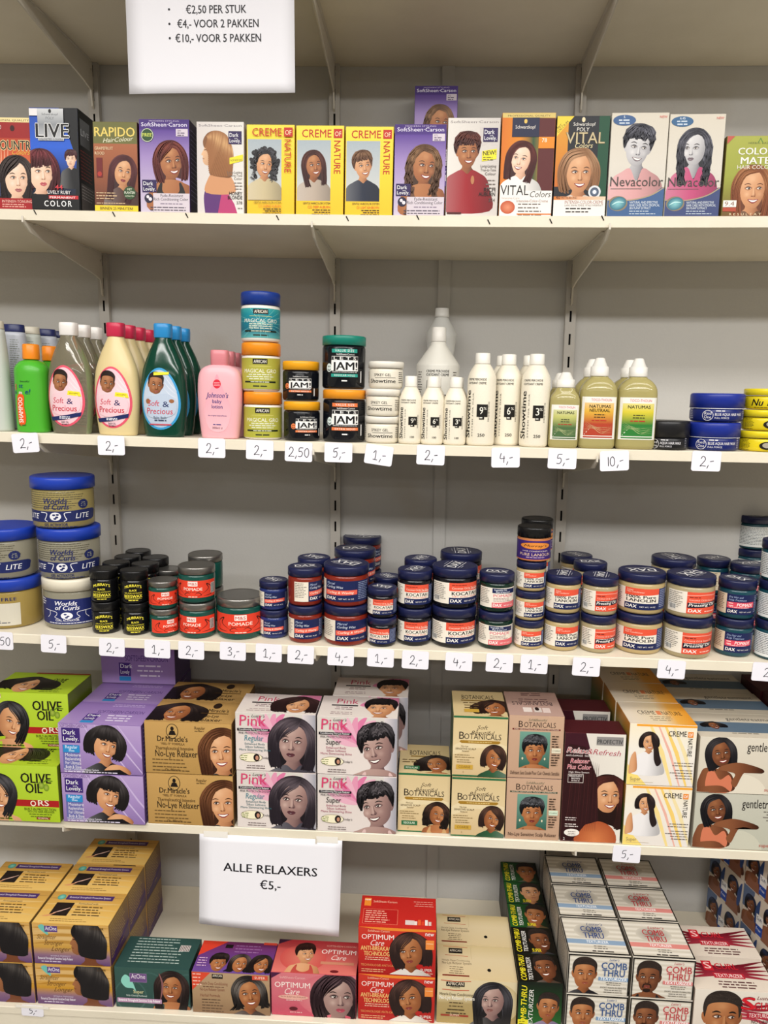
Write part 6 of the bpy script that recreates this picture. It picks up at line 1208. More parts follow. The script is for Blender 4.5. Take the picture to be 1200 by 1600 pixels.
towers(3, msp('ms_m', .0362, .0725), 'pomade_jar', 'jar', MG, [(301.5, 999, (-22, -14), 'the front two-jar stack'), (316, 974, (-70, -70), 'the two-jar stack behind')], 'middle-sized green and red metal-lidded jar')
towers(3, msp('ms_l', .0465, .0835), 'pomade_jar', 'jar', MG, [(367, 1001, (0,), 'standing alone at the shelf edge')], 'wide green and red pomade jar with metal lid')
# big clear gel jars
def l_woc(A):
    w, h = A.w, A.h; N = '222a5c'
    A.gk(w * .04, h * .95, w * .96, 8, h * .06, h * .016, '4a4638'); A.t('Worlds', w * .33, h * .66, h * .15, N, w=w * .26, bold=.02, sh=.25); A.t('of Curls', w * .33, h * .5, h * .15, N, w=w * .28, bold=.02, sh=.25)
    A.poly(spline([(w * .02, h * .45), (w * .5, h * .45), (w * .93, h * .47), (w * .97, h * .32), (w * .9, h * .17), (w * .5, h * .16), (w * .02, h * .16), (w * 0, h * .3)], 4, True), N); A.ell(w * .46, h * .31, w * .062, h * .115, 'e6e6ea'); [A.ell(w * (.455 + dx), h * (.31 + dy), w * .018, h * .026, N) for dx, dy in ((-.012, .04), (.02, -.02), (0, -.06), (.028, .05))]
    for s in (-1, 1): A.line([(w * (.46 + s * .17), h * .42), (w * (.46 + s * .1), h * .4), (w * (.46 + s * .105), h * .3), (w * (.46 + s * .12), h * .22), (w * (.46 + s * .09), h * .18)], h * .02, 'e6e6ea', smooth=True)
    A.t('LITE', w * .68, h * .24, h * .14, 'f0f0f2', w=w * .18, sh=.2); A.t('LITE', w * .08, h * .24, h * .14, 'f0f0f2', w=w * .18, sh=.2); A.t('GEL ACTIVATOR', w * .46, h * .05, h * .075, N, al='c', w=w * .26, bold=.02); A.gk(w * .2, h * .005, w * .76, 1, 3, h * .022, N, 'c')
    for i in range(14): a = i * math.pi / 7; A.ell(w * .78 + w * .05 * math.cos(a), h * .63 + h * .1 * math.sin(a), w * .017, h * .03, N)
    A.ell(w * .78, h * .63, w * .05, h * .1, N); A.gk(w * .745, h * .66, w * .815, 3, h * .045, h * .018, 'a8a890', 'c')
def l_wocn(A):
    w, h = A.w, A.h; N = '232c66'; A.rect(0, h * .03, w, h * .97, N); K = 'eceaf0'; A.t('Worlds', w * .28, h * .74, h * .16, K, w=w * .26, bold=.02, sh=.25); A.t('of Curls', w * .28, h * .57, h * .16, K, w=w * .29, bold=.02, sh=.25); A.ell(w * .42, h * .36, w * .07, h * .13, K); [A.ell(w * (.415 + dx), h * (.36 + dy), w * .018, h * .03, N) for dx, dy in ((-.012, .05), (.02, -.02), (0, -.07))]
    for s in (-1, 1):
        A.line([(w * (.42 + s * .3), h * .55), (w * (.42 + s * .14), h * .5), (w * (.42 + s * .12), h * .4), (w * (.42 + s * .15), h * .3), (w * (.42 + s * .1), h * .24)], h * .018, K, smooth=True); A.line([(w * (.42 + s * .22), h * .52), (w * (.42 + s * .22), h * .38), (w * (.42 + s * .26), h * .26)], h * .018, K, smooth=True)
    A.t('CURL ACTIVATOR', w * .42, h * .15, h * .08, K, al='c', w=w * .28, bold=.02); A.gk(w * .06, h * .07, w * .9, 1, 3, h * .025, K, 'c'); A.line([(w * .74, h * .92), (w * .86, h * .86)], h * .035, K); A.gk(w * .02, h * .9, w * .16, 3, h * .09, h * .04, K)
def l_wocp(A):
    w, h = A.w, A.h; A.rect(w * .1, h * .02, w * .74, h * .72, 'cfc9b8'); A.t('MORE FREE', w * .3, h * .8, h * .1, '222a5c', w=w * .4, bold=.03, track=1.2); A.t('LITE', w * .2, h * .5, h * .16, '2a2c3c', w=w * .2, sh=.3); A.line([(w * .16, h * .36), (w * .44, h * .36), (w * .46, h * .26), (w * .52, h * .16)], h * .016, '5a5a6a', smooth=True); A.gk(w * .2, h * .1, w * .7, 1, 3, h * .025, '4a4a5a', 'c'); A.t('GEL', w * .26, h * .16, h * .08, '222a5c', bold=.03)
GEL = plastic('b0a067', .12, .3, ior=1.36); GELG = plastic('a5a08c', .12, .35, ior=1.36); GELY = plastic('b39a55', .12, .3, ior=1.36); BLUE = plastic('1e3fae', .35); CREAM = plastic('e4dcc8', .35)
WG = 'big clear curl gel jars'
wa = pot_meshes('woc', .0600, .1035, .024, GEL, BLUE, l_woc, (.03, .96), (-78, 88), None, .0624)
wb = pot_meshes('wocg', .0600, .1035, .024, GELG, BLUE, l_woc, (.03, .96), (-78, 88), None, .0624)
wn = pot_meshes('wocn', .0600, .1050, .024, GELG, CREAM, l_wocn, (.12, .82), (-70, 92), None, .0624)
wp = pot_meshes('wocp', .0600, .1035, .024, GELY, BLUE, l_wocp, (.08, .92), (-78, 88), None, .0624)
q = on(95.5, 986, 3); zz = top(3, q.x) + .0009; y = q.y + .0635
for m_, dx, t, a, w in ((wn, 0, 0, -14, 'white-lidded clear gel jar with navy label, bottom of the three-jar tower'), (wb, -.004, .1062, -14, 'blue-lidded clear gel jar in the middle of the three-jar tower'), (wa, -.011, .2109, -14, 'blue-lidded yellowish gel jar on top of the three-jar tower')):
    pot('gel_jar', m_, q.x + dx, y, zz + t, w, 'jar', WG, face(q.x, y) + math.radians(a), slope(3, q.x))
q = on(2, 985, 3); zz = top(3, q.x) + .0004; y = q.y + .0635; q.x -= .012
pot('gel_jar', wp, q.x, y, zz, 'golden gel jar with pale label panel, lower one cut off by the edge', 'jar', WG, face(q.x, y) + math.radians(-30), slope(3, q.x))
pot('gel_jar', wb, q.x - .003, y, zz + .1046, 'blue-lidded clear gel jar, upper one cut off by the edge', 'jar', WG, face(q.x, y) + math.radians(-38), slope(3, q.x))

# ---- bottle shelf: pots
def pots2(ms, spots, group, name='gel_pot', cat='pot'):
    for u, yf, t0, a, label in spots:
        r = ms['dims'][0]; p = at(u, 690, yf); x = p.x; pot(name, ms, x, yf + r, top(2, x) + .0004 + t0, label, cat, group, face(x, yf) + math.radians(a), slope(2, x), u)
def l_gro(blue):
    def f(A):
        w, h = A.w, A.h
        if blue: A.grad(0, 0, w, h, [(0, '5aa8a8'), (.3, '1c6a80'), (.8, '1c8a98'), (1, '3aa0a0')]); [A.line([(w * .5, h * .5), (w * (.5 + .5 * math.cos(i)), h * (.5 + .6 * math.sin(i)))], .5, '8ad0c8') for i in range(0, 14)]
        else: A.grad(0, 0, w, h, [(0, 'a8a83c'), (.5, 'b4b048'), (1, 'a8a440')])
        A.rect(w * .37, h * .8, w * .63, h * .97, '16130f'); A.t('AFRICAN', w * .5, h * .835, h * .1, 'e8e4d4', al='c', w=w * .22, bold=.02); A.line([(w * .3, h * .73), (w * .7, h * .73)], .6, 'e4dc80'); A.t('MAGICAL GRO', w * .5, h * .52, h * .12, 'f0f0e0', al='c', w=w * .62); A.gk(w * .2, h * .45, w * .8, 3, h * .07, h * .03, 'dce0c8', 'c'); A.rect(w * .2, h * .2, w * .8, h * .255, '1c2418'); A.gk(w * .24, h * .215, w * .76, 1, 3, h * .025, 'd8dcc0', 'c'); A.gk(w * .34, h * .07, w * .66, 1, 3, h * .04, '2a3020', 'c')
    return f
WHITEP = plastic('e9e4da', .3)
gb = pot_meshes('gro_b', .0368, .0920, .0245, WHITEP, plastic('17388c', .32), l_gro(True), (.1, .9), (-84, 84), None, .0372)
gy = pot_meshes('gro_y', .0368, .0905, .0235, WHITEP, plastic('f0921c', .32), l_gro(False), (.06, .92), (-84, 84), None, .0372)
GG = 'hair gro pots in one stack'
pots2(gy, [(404.5, -.330, 0, -2, 'olive pot with orange lid at the bottom of the three-pot stack'), (403, -.330, .0917, -4, 'olive pot with orange lid in the middle of the three-pot stack')], GG); pots2(gb, [(403.5, -.330, .1834, 0, 'teal pot with blue lid on top of the three-pot stack')], GG)
def l_jam(big, oc):
    def f(A):
        w, h = A.w, A.h; W = 'f2f0ec'
        A.ell(w * .17, h * .47, w * .075, h * .115, '1a1a1a'); A.ell(w * .17, h * .47, w * .07, h * .105, oc if not big else 'd8e4e0'); A.ell(w * .15, h * .5, w * .012, h * .02, '111'); A.ell(w * .19, h * .5, w * .012, h * .02, '111'); A.line([(w * .13, h * .44), (w * .17, h * .4), (w * .21, h * .44)], h * .022, '111', smooth=True)
        if big: A.rect(w * .24, h * .84, w * .82, h * .93, oc); A.t('VALUE SIZE', w * .53, h * .86, h * .055, W, al='c', w=w * .42, track=1.2)
        y = .78 if big else .8
        A.t('SoftSheen·Carson', w * .55, h * y, h * .04, W, al='c', w=w * .4); A.rect(w * .24, h * .65, w * .84, h * .755, W); A.rect(w * .245, h * .66, w * .835, h * .745, '141418'); A.t('LETS', w * .54, h * .67, h * .065, W, al='c', w=w * .5, track=1.6, bold=.012); A.rect(w * .23, h * .36, w * .84, h * .65, W); A.t('JAM!', w * .54, h * .42, h * .19, '111116', al='c', w=w * .56, bold=.03); A.rect(w * .23, h * .345, w * .84, h * .395, '141418'); A.t('SHINING & CONDITIONING GEL', w * .54, h * .355, h * .028, W, al='c', w=w * .56); A.rect(w * .23, h * .25, w * .84, h * .325, oc); A.t('REGULAR HOLD' if oc == '2a9a8a' else 'EXTRA HOLD', w * .54, h * .265, h * .045, W, al='c', w=w * .46, track=1.2); A.gk(w * .44, h * .14, w * .64, 1, 3, h * .03, W, 'c'); A.rect(w * .92, h * .12, w * .95, h * .4, W)
    return f
YEL = plastic('f0a81c', .32); BL2 = plastic('101218', .12)
js = pot_meshes('jam_s', .0350, .0742, .0165, BL2, YEL, l_jam(False, 'e8804c'), (.06, .94), (-60, 60), None, .0352)
jo = pot_meshes('jam_o', .0412, .0985, .0175, BL2, plastic('f09a22', .32), l_jam(True, 'e87a44'), (.04, .97), (-60, 60), None, .0416)
jt = pot_meshes('jam_t', .0412, .0985, .0175, BL2, plastic('14806e', .32), l_jam(True, '2a9a8a'), (.04, .97), (-60, 60), None, .0416)
JG = 'black styling gel pots'
pots2(js, [(467, -.332, 0, 12, 'smaller black gel pot with yellow lid, bottom of two'), (466, -.332, .0754, -8, 'smaller black gel pot with yellow lid, top of two')], JG)
pots2(jo, [(533.5, -.334, 0, -2, 'larger black gel pot with orange lid, under the green-lidded one')], JG); pots2(jt, [(533, -.334, .0997, -2, 'larger black gel pot with green lid')], JG)
def l_spike(A):
    w, h = A.w, A.h; K = '1a1816'; A.t('SPIKEY GEL', w * .46, h * .62, h * .17, K, al='c', w=w * .36); A.t('Showtime', w * .46, h * .22, h * .24, K, al='c', w=w * .56, bold=.012); A.rect(w * .3, h * .52, w * .74, h * .545, K); A.gk(w * .82, h * .84, w * .99, 6, h * .12, h * .045, '5a5650'); A.gk(w * .0, h * .84, w * .12, 6, h * .12, h * .045, '5a5650')
sp = pot_meshes('spike', .0325, .0500, .0125, plastic('e6dfce', .3), plastic('ebe6da', .3), l_spike, (.1, .9), (-80, 84), None, .0338)
pots2(sp, [(595, -.334, 0, -4, 'white gel pot at the bottom of the three white ones'), (596, -.334, .0512, -10, 'white gel pot in the middle of the three white ones'), (600.5, -.334, .1024, -8, 'white gel pot on top of the three white ones')], 'white gel pots')
def l_red(blue):
    def f(A):
        w, h = A.w, A.h; W = 'e8e6ea'; A.ring(w * .4, h * .45, w * .072, h * .4, w * .006, W); A.t('Red', w * .4, h * .5, h * .22, W, al='c', w=w * .09); A.t('One', w * .4, h * .22, h * .22, W, al='c', w=w * .09); A.gk(w * .5, h * .76, w * .66, 1, 3, h * .08, W); A.t('BLUE AQUA HAIR WAX' if blue else 'AQUA HAIR WAX', w * .49, h * .44, h * .2, W, w=w * .38 if blue else w * .33, bold=.012); A.t('FULL FORCE', w * .49, h * .2, h * .13, W, w=w * .18); A.gk(w * .1, h * .9, w * .18, 6, h * .14, h * .05, 'a8a8c0' if blue else '8a8a90'); A.gk(w * .9, h * .9, w * .96, 6, h * .14, h * .05, 'a8a8c0' if blue else '8a8a90')
        if blue: A.rect(0, h * .965, w, h, 'e8e8f0')
    return f
rb = pot_meshes('red_k', .0392, .0535, .030, plastic('17171a', .35), plastic('1b1b1e', .35), l_red(False), (.05, .98), (-84, 84))
ru = pot_meshes('red_u', .0470, .0520, .027, plastic('14236a', .3), plastic('1a2f92', .35), l_red(True), (.04, .995), (-84, 84))
pots2(rb, [(1052, -.335, 0, -14, 'flat black hair wax pot beside the royal blue pots')], 'hair wax pots'); pots2(ru, [(1128, -.335, 0, -6, 'royal blue hair wax pot, bottom of two'), (1131, -.335, .0532, 0, 'royal blue hair wax pot, top of two')], 'hair wax pots')
def l_tin(top_):
    def f(A):
        w, h = A.w, A.h; A.rect(0, h * .97, w, h, '1a1610')
        if top_: A.t('Nu', w * .3, h * .25, h * .5, '15120c', w=w * .17, bold=.018, sh=.25); A.t('Nile', w * .52, h * .25, h * .5, '15120c', w=w * .28, bold=.018, sh=.25); A.gk(w * .34, h * .1, w * .7, 1, 3, h * .05, '5a5010')
        else: A.gk(w * .24, h * .85, w * .42, 7, h * .1, h * .035, '5a5010'); A.ell(w * .62, h * .45, w * .1, h * .3, '1a1610'); A.ell(w * .62, h * .48, w * .06, h * .2, 'a8a090'); A.gk(w * .24, h * .08, w * .4, 1, 3, h * .05, '5a5010')
    return f
tn, tn2 = [pot_meshes('tin%d' % i, .0435, .0375, .0125, plastic('e6cf1c', .25), plastic('ecd724', .25), l_tin(i), (.02, .98), (-84, 84)) for i in (0, 1)]
TG = 'yellow wax tins'
pots2(tn, [(1209, -.335, 0, -10, 'yellow tin at the bottom of the three at the edge'), (1211, -.335, .0387, -8, 'yellow tin in the middle of the three at the edge')], TG, 'wax_tin', 'tin'); pots2(tn2, [(1213, -.335, .0774, -6, 'yellow tin with black lettering on top of the three at the edge')], TG, 'wax_tin', 'tin')

# ---- bottle shelf: bottles
def prof_at(prof, z):
    for (a, z0), (b, z1) in zip(prof, prof[1:]):
        if z0 <= z <= z1 and z1 > z0:
            t = (z - z0) / (z1 - z0); return a[0] + (b[0] - a[0]) * t, a[1] + (b[1] - a[1]) * t
    return prof[-1][0]
def bottle_meshes(prof, body, cap, label=None, box=None, e=2.3, smooth=True):
    """prof: ((half width, half depth), z) from foot to neck; cap: list of ((hw, hd), z); box: label x0, x1, z0, z1 on the front face."""
    if smooth:
        zs = [p[1] for p in prof]; q = spline([(p[0][0], p[1]) for p in prof], 5); d = spline([(p[0][1], p[1]) for p in prof], 5); prof = [((a[0], b[0]), max(0, a[1])) for a, b in zip(q, d)]; prof = [(p[0], max(r_[1] for r_ in prof[:i + 1])) for i, p in enumerate(prof)]
    mb = MB(); mb.lathe(prof, 44, 0, 1, e); out = {'bottle_body': {'': mb.mesh('bottle_body', [body])}}
    mb = MB(); mb.lathe(cap[0], 36, 0, 1, cap[2] if len(cap) > 2 else 2.0); out['cap'] = {'': mb.mesh('cap', [cap[1]])}
    if label:
        x0, x1, z0, z1 = box; A = Art((x1 - x0) * 1000, (z1 - z0) * 1000); label(A)
        def P(u, v, l):
            x, z = x0 + (x1 - x0) * u / A.w, z0 + (z1 - z0) * v / A.h; hw, hd = prof_at(prof, z); f = min(.999, abs(x) / hw)
            return (x, -hd * (1 - f ** e) ** (1 / e) - .0004 - l, z)
        sl = A.w / 16
        out['label'] = A.build('label', P, slices=sl, rows=A.h / 18, step=3e-5)
    out['dims'] = (max(p[0][1] for p in prof), 0); return out
def bottles(ms, name, u, yf, n, dep, labels, group, cat='bottle', a=0.0, v=690, dx=0.0, turn=.1):
    x = at(u, v, yf).x; r = ms['dims'][0]
    for i in range(n):
        xx = x + dx * i; yy = yf + r + i * dep
        pot(name, ms, xx, yy, top(2, xx) + .0004, labels[i], cat, group, face(x, yf) * turn + math.radians(a), slope(2, xx))
def oval_clip(A, cx, cy, rx, ry, rim, fill, w):
    A.ell(cx, cy, rx, ry, rim, n=44); A.ell(cx, cy, rx - w, ry - w, fill, n=44)
def l_baby(rim, fill, blue):
    def f(A):
        w, h = A.w, A.h; P = []
        for i in range(44):
            t = 2 * math.pi * i / 44; P.append((w / 2 + w * .49 * math.cos(t) * (1 - .14 * math.sin(t)), h * .47 + h * .47 * math.sin(t) + h * .03))
        A.poly(P, rim); Q = [(w / 2 + (p[0] - w / 2) * .9, h * .5 + (p[1] - h * .5) * .93) for p in P]; A.poly(Q, lambda x, y: mix(fill, 'ffffff', .35 * (1 - abs(y / h - .5))))
        for i in range(3): A.line([(w * .62, h * (.86 - i * .1)), (w * .78, h * (.72 - i * .08)), (w * .92, h * (.62 - i * .05))], w * .02, mix(fill, 'ffffff', .5), True, True)
        portrait(A, w * .4, h * .7, h * .15, 'baby', '1a1210', '3a2a24', style='baby', yaw=.2, tilt=-6, smile=False, shoulders=False, lip='a05a4a', seed=81)
        A.poly(spline([(w * .14, h * .5), (w * .4, h * .55), (w * .7, h * .58), (w * .9, h * .46), (w * .86, h * .28), (w * .5, h * .2), (w * .16, h * .26)], 4, True), mix(fill, 'ffffff', .25))
        if blue: A.quad([(w * .36, h * .855), (w * .74, h * .87), (w * .74, h * .91), (w * .36, h * .9)], 'e8e03c'); A.ell(w * .8, h * .47, w * .06, h * .03, '9a6440'); A.ell(w * .2, h * .46, w * .06, h * .04, '9a6440')
        else: A.quad([(w * .6, h * .52), (w * .93, h * .5), (w * .9, h * .57), (w * .62, h * .585)], 'f2e030'); A.t('WITH VITAMIN E', w * .76, h * .535, h * .02, '2a2410', al='c', w=w * .22)
        A.t('Soft', w * .2, h * .39, h * .085, 'c8384c', w=w * .3, sh=.15); A.t('&', w * .58, h * .38, h * .085, '222c60', w=w * .16); A.t('Precious', w * .16, h * .27, h * .09, 'c8283c', w=w * .66, sh=.08, bold=.012 if not blue else 0)
        if blue: A.t('Baby Bath', w * .5, h * .2, h * .035, '2a3a5a', al='c', w=w * .32); A.gk(w * .3, h * .165, w * .72, 1, 3, h * .018, '2a3a5a', 'c'); A.rect(w * .22, h * .1, w * .78, h * .12, 'c84858')
        else: A.poly([(w * .08, h * .17), (w * .5, h * .205), (w * .92, h * .26), (w * .9, h * .2), (w * .5, h * .14), (w * .12, h * .115)], '222c60'); A.gk(w * .3, h * .175, w * .7, 2, h * .022, h * .013, 'e8e8f0', 'c'); A.t('BABY OIL', w * .5, h * .085, h * .03, '2a2430', al='c', w=w * .2); A.gk(w * .36, h * .06, w * .64, 1, 3, h * .013, '5a4a50', 'c')
    return f
BPROF = [((.0345, .019), 0), ((.0380, .0215), .004), ((.0435, .0242), .05), ((.0446, .0245), .085), ((.0412, .0232), .122), ((.031, .019), .152), ((.0215, .0155), .172), ((.0165, .0135), .182), ((.0150, .0125), .187)]
def flip_cap(z, h, w, d): return [((w * .96, d * .96), z), ((w, d), z + .001), ((w * 1.03, d * 1.02), z + h * .7), ((w * 1.0, d), z + h - .001), ((w * .93, d * .93), z + h)]
BBOX = (-.0385, .0385, .010, .134)
OIL = plastic('c0b8a0', .05, .75, ior=1.4)
mo = bottle_meshes(BPROF, OIL, (flip_cap(.1865, .0245, .0163, .0135), plastic('ece8e4', .35), 3), l_baby('e0566c', 'eeb4c0', False), BBOX)
ml_ = bottle_meshes(BPROF, plastic('dcc894', .3), (flip_cap(.1865, .0260, .0163, .0135), plastic('c62c4c', .32), 3), l_baby('e0566c', 'eeb4c0', False), BBOX)
mgn = bottle_meshes(BPROF, plastic('0b3d2e', .12), (flip_cap(.1865, .0265, .0163, .0135), plastic('2a8ac8', .32), 3), l_baby('3a9ad0', '9ab0cc', True), BBOX)
LG = 'baby care bottles'; od = ('front one', 'second one back', 'third one back', 'last one back')
bottles(mo, 'oil_bottle', 105, -.334, 3, .054, ['clear baby oil bottle with white cap, ' + q for q in od[:3]], LG, a=-9)
bottles(ml_, 'lotion_bottle', 178, -.335, 4, .0525, ['cream lotion bottle with red cap, ' + q for q in od], LG, a=-8)
bottles(mgn, 'bath_bottle', 251.5, -.336, 3, .0535, ['dark green bath bottle with blue cap, ' + q for q in od[:3]], LG, a=-4)
JP = [((.031, .0165), 0), ((.0355, .0195), .003), ((.0405, .0215), .045), ((.0425, .0225), .09), ((.0405, .0215), .118), ((.034, .0195), .131), ((.022, .0155), .1375), ((.0165, .0135), .1385)]
def l_john(A):
    w, h = A.w, A.h; A.poly(spline([(w * .5, h * .99), (w * .62, h * .84), (w * .9, h * .5), (w * .93, h * .3), (w * .78, h * .08), (w * .5, h * .02), (w * .22, h * .08), (w * .07, h * .3), (w * .1, h * .5), (w * .38, h * .84)], 4, True), lambda x, y: mix('f2bcc4', 'e89cac', y / h)); A.ell(w * .5, h * .83, w * .13, h * .075, 'd8283c'); [A.rect(w * .4, h * (.8 + i * .025), w * .6, h * (.806 + i * .025), 'f2c0c8') for i in range(3)]
    N = '26307c'; A.t('Johnson\u2019s', w * .5, h * .6, h * .085, N, al='c', w=w * .74, sh=.3, bold=.012); A.t('baby', w * .5, h * .51, h * .062, N, al='c', w=w * .3, bold=.012); A.t('lotion', w * .5, h * .42, h * .062, N, al='c', w=w * .36, bold=.012); A.t('the original babysoftness', w * .5, h * .29, h * .022, N, al='c', w=w * .62); A.gk(w * .3, h * .14, w * .7, 1, 3, h * .016, N, 'c'); A.t('300ml \u212e', w * .5, h * .075, h * .035, '4a3040', al='c', w=w * .34)
mj = bottle_meshes(JP, plastic('eeb0b8', .32), (flip_cap(.138, .0285, .0168, .014), plastic('d8848c', .32), 3), l_john, (-.029, .029, .01, .122), e=2.8)
bottles(mj, 'lotion_bottle', 340, -.334, 3, .047, ['pink baby lotion bottle, ' + q for q in od[:3]], LG, a=-2)
SPR = [((.026, .022), 0), ((.0305, .026), .004), ((.0312, .0272), .05), ((.0315, .0275), .1), ((.031, .0265), .122), ((.022, .02), .134), ((.0135, .0135), .138), ((.0125, .0125), .139)]
def l_shamp(A):
    w, h = A.w, A.h; A.t('beautiful', w * .36, h * .9, h * .04, '1c3a2c', w=w * .4, sh=.3); A.t('st', w * .3, h * .79, h * .09, '14506a', bold=.03, rot=-6); A.t('1', w * .12, h * .74, h * .12, 'd83c5c', bold=.03); A.t('m', w * .3, h * .66, h * .07, 'f0e8e0', bold=.03, rot=-4, out='c03848', outw=.02); A.t('e!', w * .58, h * .66, h * .1, '14506a', bold=.03, sh=.2); A.t('ti', w * .06, h * .66, h * .07, '14506a', bold=.03); A.poly(spline([(w * .22, h * .05), (w * .2, h * .6), (w * .5, h * .63), (w * .5, h * .4), (w * .56, h * .2), (w * .5, h * .04)], 4, True), 'e85a20'); A.t('SHAMPOO', w * .44, h * .07, h * .105, 'f4efe6', rot=90, w=h * .52, bold=.02); A.gk(w * .2, -h * .0 + 1, w * .7, 1, 3, h * .02, '2a6a30')
ms_ = bottle_meshes(SPR, plastic('4caf2e', .3), ([((.0152, .0152), .1395), ((.0156, .0156), .141), ((.0152, .0152), .166), ((.0138, .0138), .1685)], plastic('f08a1c', .32)), l_shamp, (-.026, .022, .012, .105))
bottles(ms_, 'shampoo_bottle', 43.5, -.334, 2, .062, ['lime green shampoo bottle with orange cap, ' + q for q in od[:2]], 'green shampoo bottles', a=-6, dx=.006)
TPR = [((.028, .022), 0), ((.031, .025), .004), ((.030, .0245), .06), ((.026, .021), .14), ((.0215, .017), .195)]
def l_tube(A): A.gk(A.w * .45, A.h * .95, A.w * .95, 22, A.h * .035, A.h * .01, '8a9088')
for i, (u, yf, capc, w) in enumerate(((-14, -.334, 'cdc6b4', 'nearest the shelf edge'), (20, -.255, '232a5a', 'behind the shampoo, first navy cap'), (44, -.2, 'c6bfae', 'behind the shampoo, second beige cap'), (70, -.145, '232a5a', 'behind the shampoo, second navy cap'), (88, -.09, '232a5a', 'against the wall behind the clear oil bottles'))):
    mt_ = bottle_meshes(TPR, plastic('c3c8c0' if i % 2 == 0 else 'b8bcc6', .3), ([((.0212, .0168), .1955), ((.0215, .017), .197), ((.0205, .016), .209), ((.0195, .015), .2105)], plastic(capc, .35)), l_tube, (-.02, .024, .06, .185))
    bottles(mt_, 'lotion_bottle', u, yf, 1, 0, ['tall pale tapered lotion bottle, ' + w], 'tall pale lotion bottles')
def l_perox(n, vol, big=False):
    def f(A):
        w, h = A.w, A.h; K = '191714'; A.t('CREME PEROXIDE', w * .5, h * .93, h * .032, K, al='c', w=w * .74, bold=.012); A.t('OXYDANT CREME', w * .5, h * .875, h * .032, K, al='c', w=w * .74, bold=.012); A.t('Showtime', w * .26, h * .06, w * .2, K, rot=90, w=h * .72, bold=.02); A.t('SYSTEM FOR HAIR', w * .41, h * .08, w * .05, K, rot=90, w=h * .66, track=1.3); A.rect(w * .56, h * .38, w * .94, h * .57, K); A.rect(w * .66, h * .34, w * .84, h * .39, K); A.t(n, w * .67, h * .42, h * .11, 'f0ece0', w=w * .13); A.t('%', w * .81, h * .49, h * .04, 'f0ece0'); A.gk(w * .68, h * .36, w * .82, 1, 3, h * .015, 'f0ece0'); A.t(vol, w * .75, h * .08, h * .045, K, al='c', bold=.012); A.gk(w * .95, h * .6, w, 14, h * .022, h * .008, '5a564e')
    return f
def perox(r, hs, hn, ch, cr, n, vol, lab):
    P = [((r * .86, r * .86), 0), ((r * .97, r * .97), .002), ((r, r), .006), ((r, r), hs * .5), ((r, r), hs * .93), ((r * .93, r * .93), hs * 1.0), ((r * .72, r * .72), hs + (hn - hs) * .6), ((r * .56, r * .56), hn - .001), ((r * .54, r * .54), hn)]
    return bottle_meshes(P, plastic('ebe3d0', .28), ([((cr, cr), hn + .0004), ((cr * 1.02, cr * 1.02), hn + .002), ((cr, cr), hn + ch - .001), ((cr * .9, cr * .9), hn + ch)], plastic('ece8de', .32)), lab, (-r * .88, r * .88, hs * .06, hs * .98), e=2.0, smooth=False)
PXG = 'white peroxide bottles'
for u, n, w in ((639.5, '9', 'next to the white gel pots'), (674.5, '6', 'middle of the three short ones'), (710, '3', 'next to the tall bottles')):
    m_ = perox(.0218, .088, .106, .0205, .0112, n, '100', l_perox(n, '100')); bottles(m_, 'peroxide_bottle', u, -.335, 1, 0, ['short white peroxide bottle marked %s, %s' % (n, w)], PXG, a=(-14, -12, -8)[int(n) % 3], turn=1)
    if n != '9': bottles(m_, 'peroxide_bottle', u + 3, -.285, 1, 0, ['short white peroxide bottle hidden behind the one marked %s' % n], PXG)
for u, n, w, k_ in ((751, '9', 'nearest the short bottles', 0), (792, '6', 'in the middle of the tall ones', 1), (836, '3', 'nearest the yellowish bottles', 1)):
    m_ = perox(.0268, .132, .151, .0205, .0136, n, '250', l_perox(n, '250')); bottles(m_, 'peroxide_bottle', u, -.335 + (.027 if n == '6' else 0), 1 + k_, .06, ['tall white peroxide bottle marked %s, %s' % (n, w), 'tall white peroxide bottle hidden behind the one marked %s' % n], PXG, a=(-22, -16, -12)[(0, 1, 2)[('9', '6', '3').index(n)]], dx=-.004, turn=1)
def l_litre(A):
    w, h = A.w, A.h; K = '1c1a18'; A.t('CREME PEROXIDE', w * .5, h * .9, h * .05, K, al='c', w=w * .56, bold=.012); A.t('OXYDANT CREME', w * .5, h * .83, h * .05, K, al='c', w=w * .56, bold=.012); A.line([(w * .3, h * .74), (w * .24, h * .74), (w * .24, h * .2)], .8, K); A.t('Showtime', w * .42, h * .1, w * .13, K, rot=90, w=h * .64, bold=.02); A.rect(w * .62, h * .2, w * .86, h * .46, K); A.t('12', w * .67, h * .26, h * .12, 'e8e4d8', w=w * .14); A.gk(w * .02, h * .9, w * .14, 14, h * .05, h * .014, '5a564e'); A.gk(w * .88, h * .9, w * .99, 14, h * .05, h * .014, '5a564e')
Hl = at(683, 510, -.17).z - top(2, .03)
r = .0455; P = [((r * .88, r * .88), 0), ((r * .98, r * .98), .003), ((r, r), .008), ((r, r), Hl * .4), ((r, r), Hl * .655), ((r * .98, r * .98), Hl * .672), ((r * .36, r * .36), Hl * .845), ((r * .34, r * .34), Hl * .87)]
mL = bottle_meshes(P, plastic('d9d6cc', .3), ([((.0152, .0152), Hl * .871), ((.0156, .0156), Hl * .88), ((.0146, .0146), Hl - .001), ((.013, .013), Hl)], plastic('dedad2', .35)), l_litre, (-.042, .042, Hl * .2, Hl * .64), e=2.0, smooth=False)
bottles(mL, 'peroxide_bottle', 681, -.185, 1, 0, ['one litre white peroxide bottle standing behind the short ones'], PXG, turn=1)
Hk = at(687, 482, -.06).z - top(2, .03); r = .032
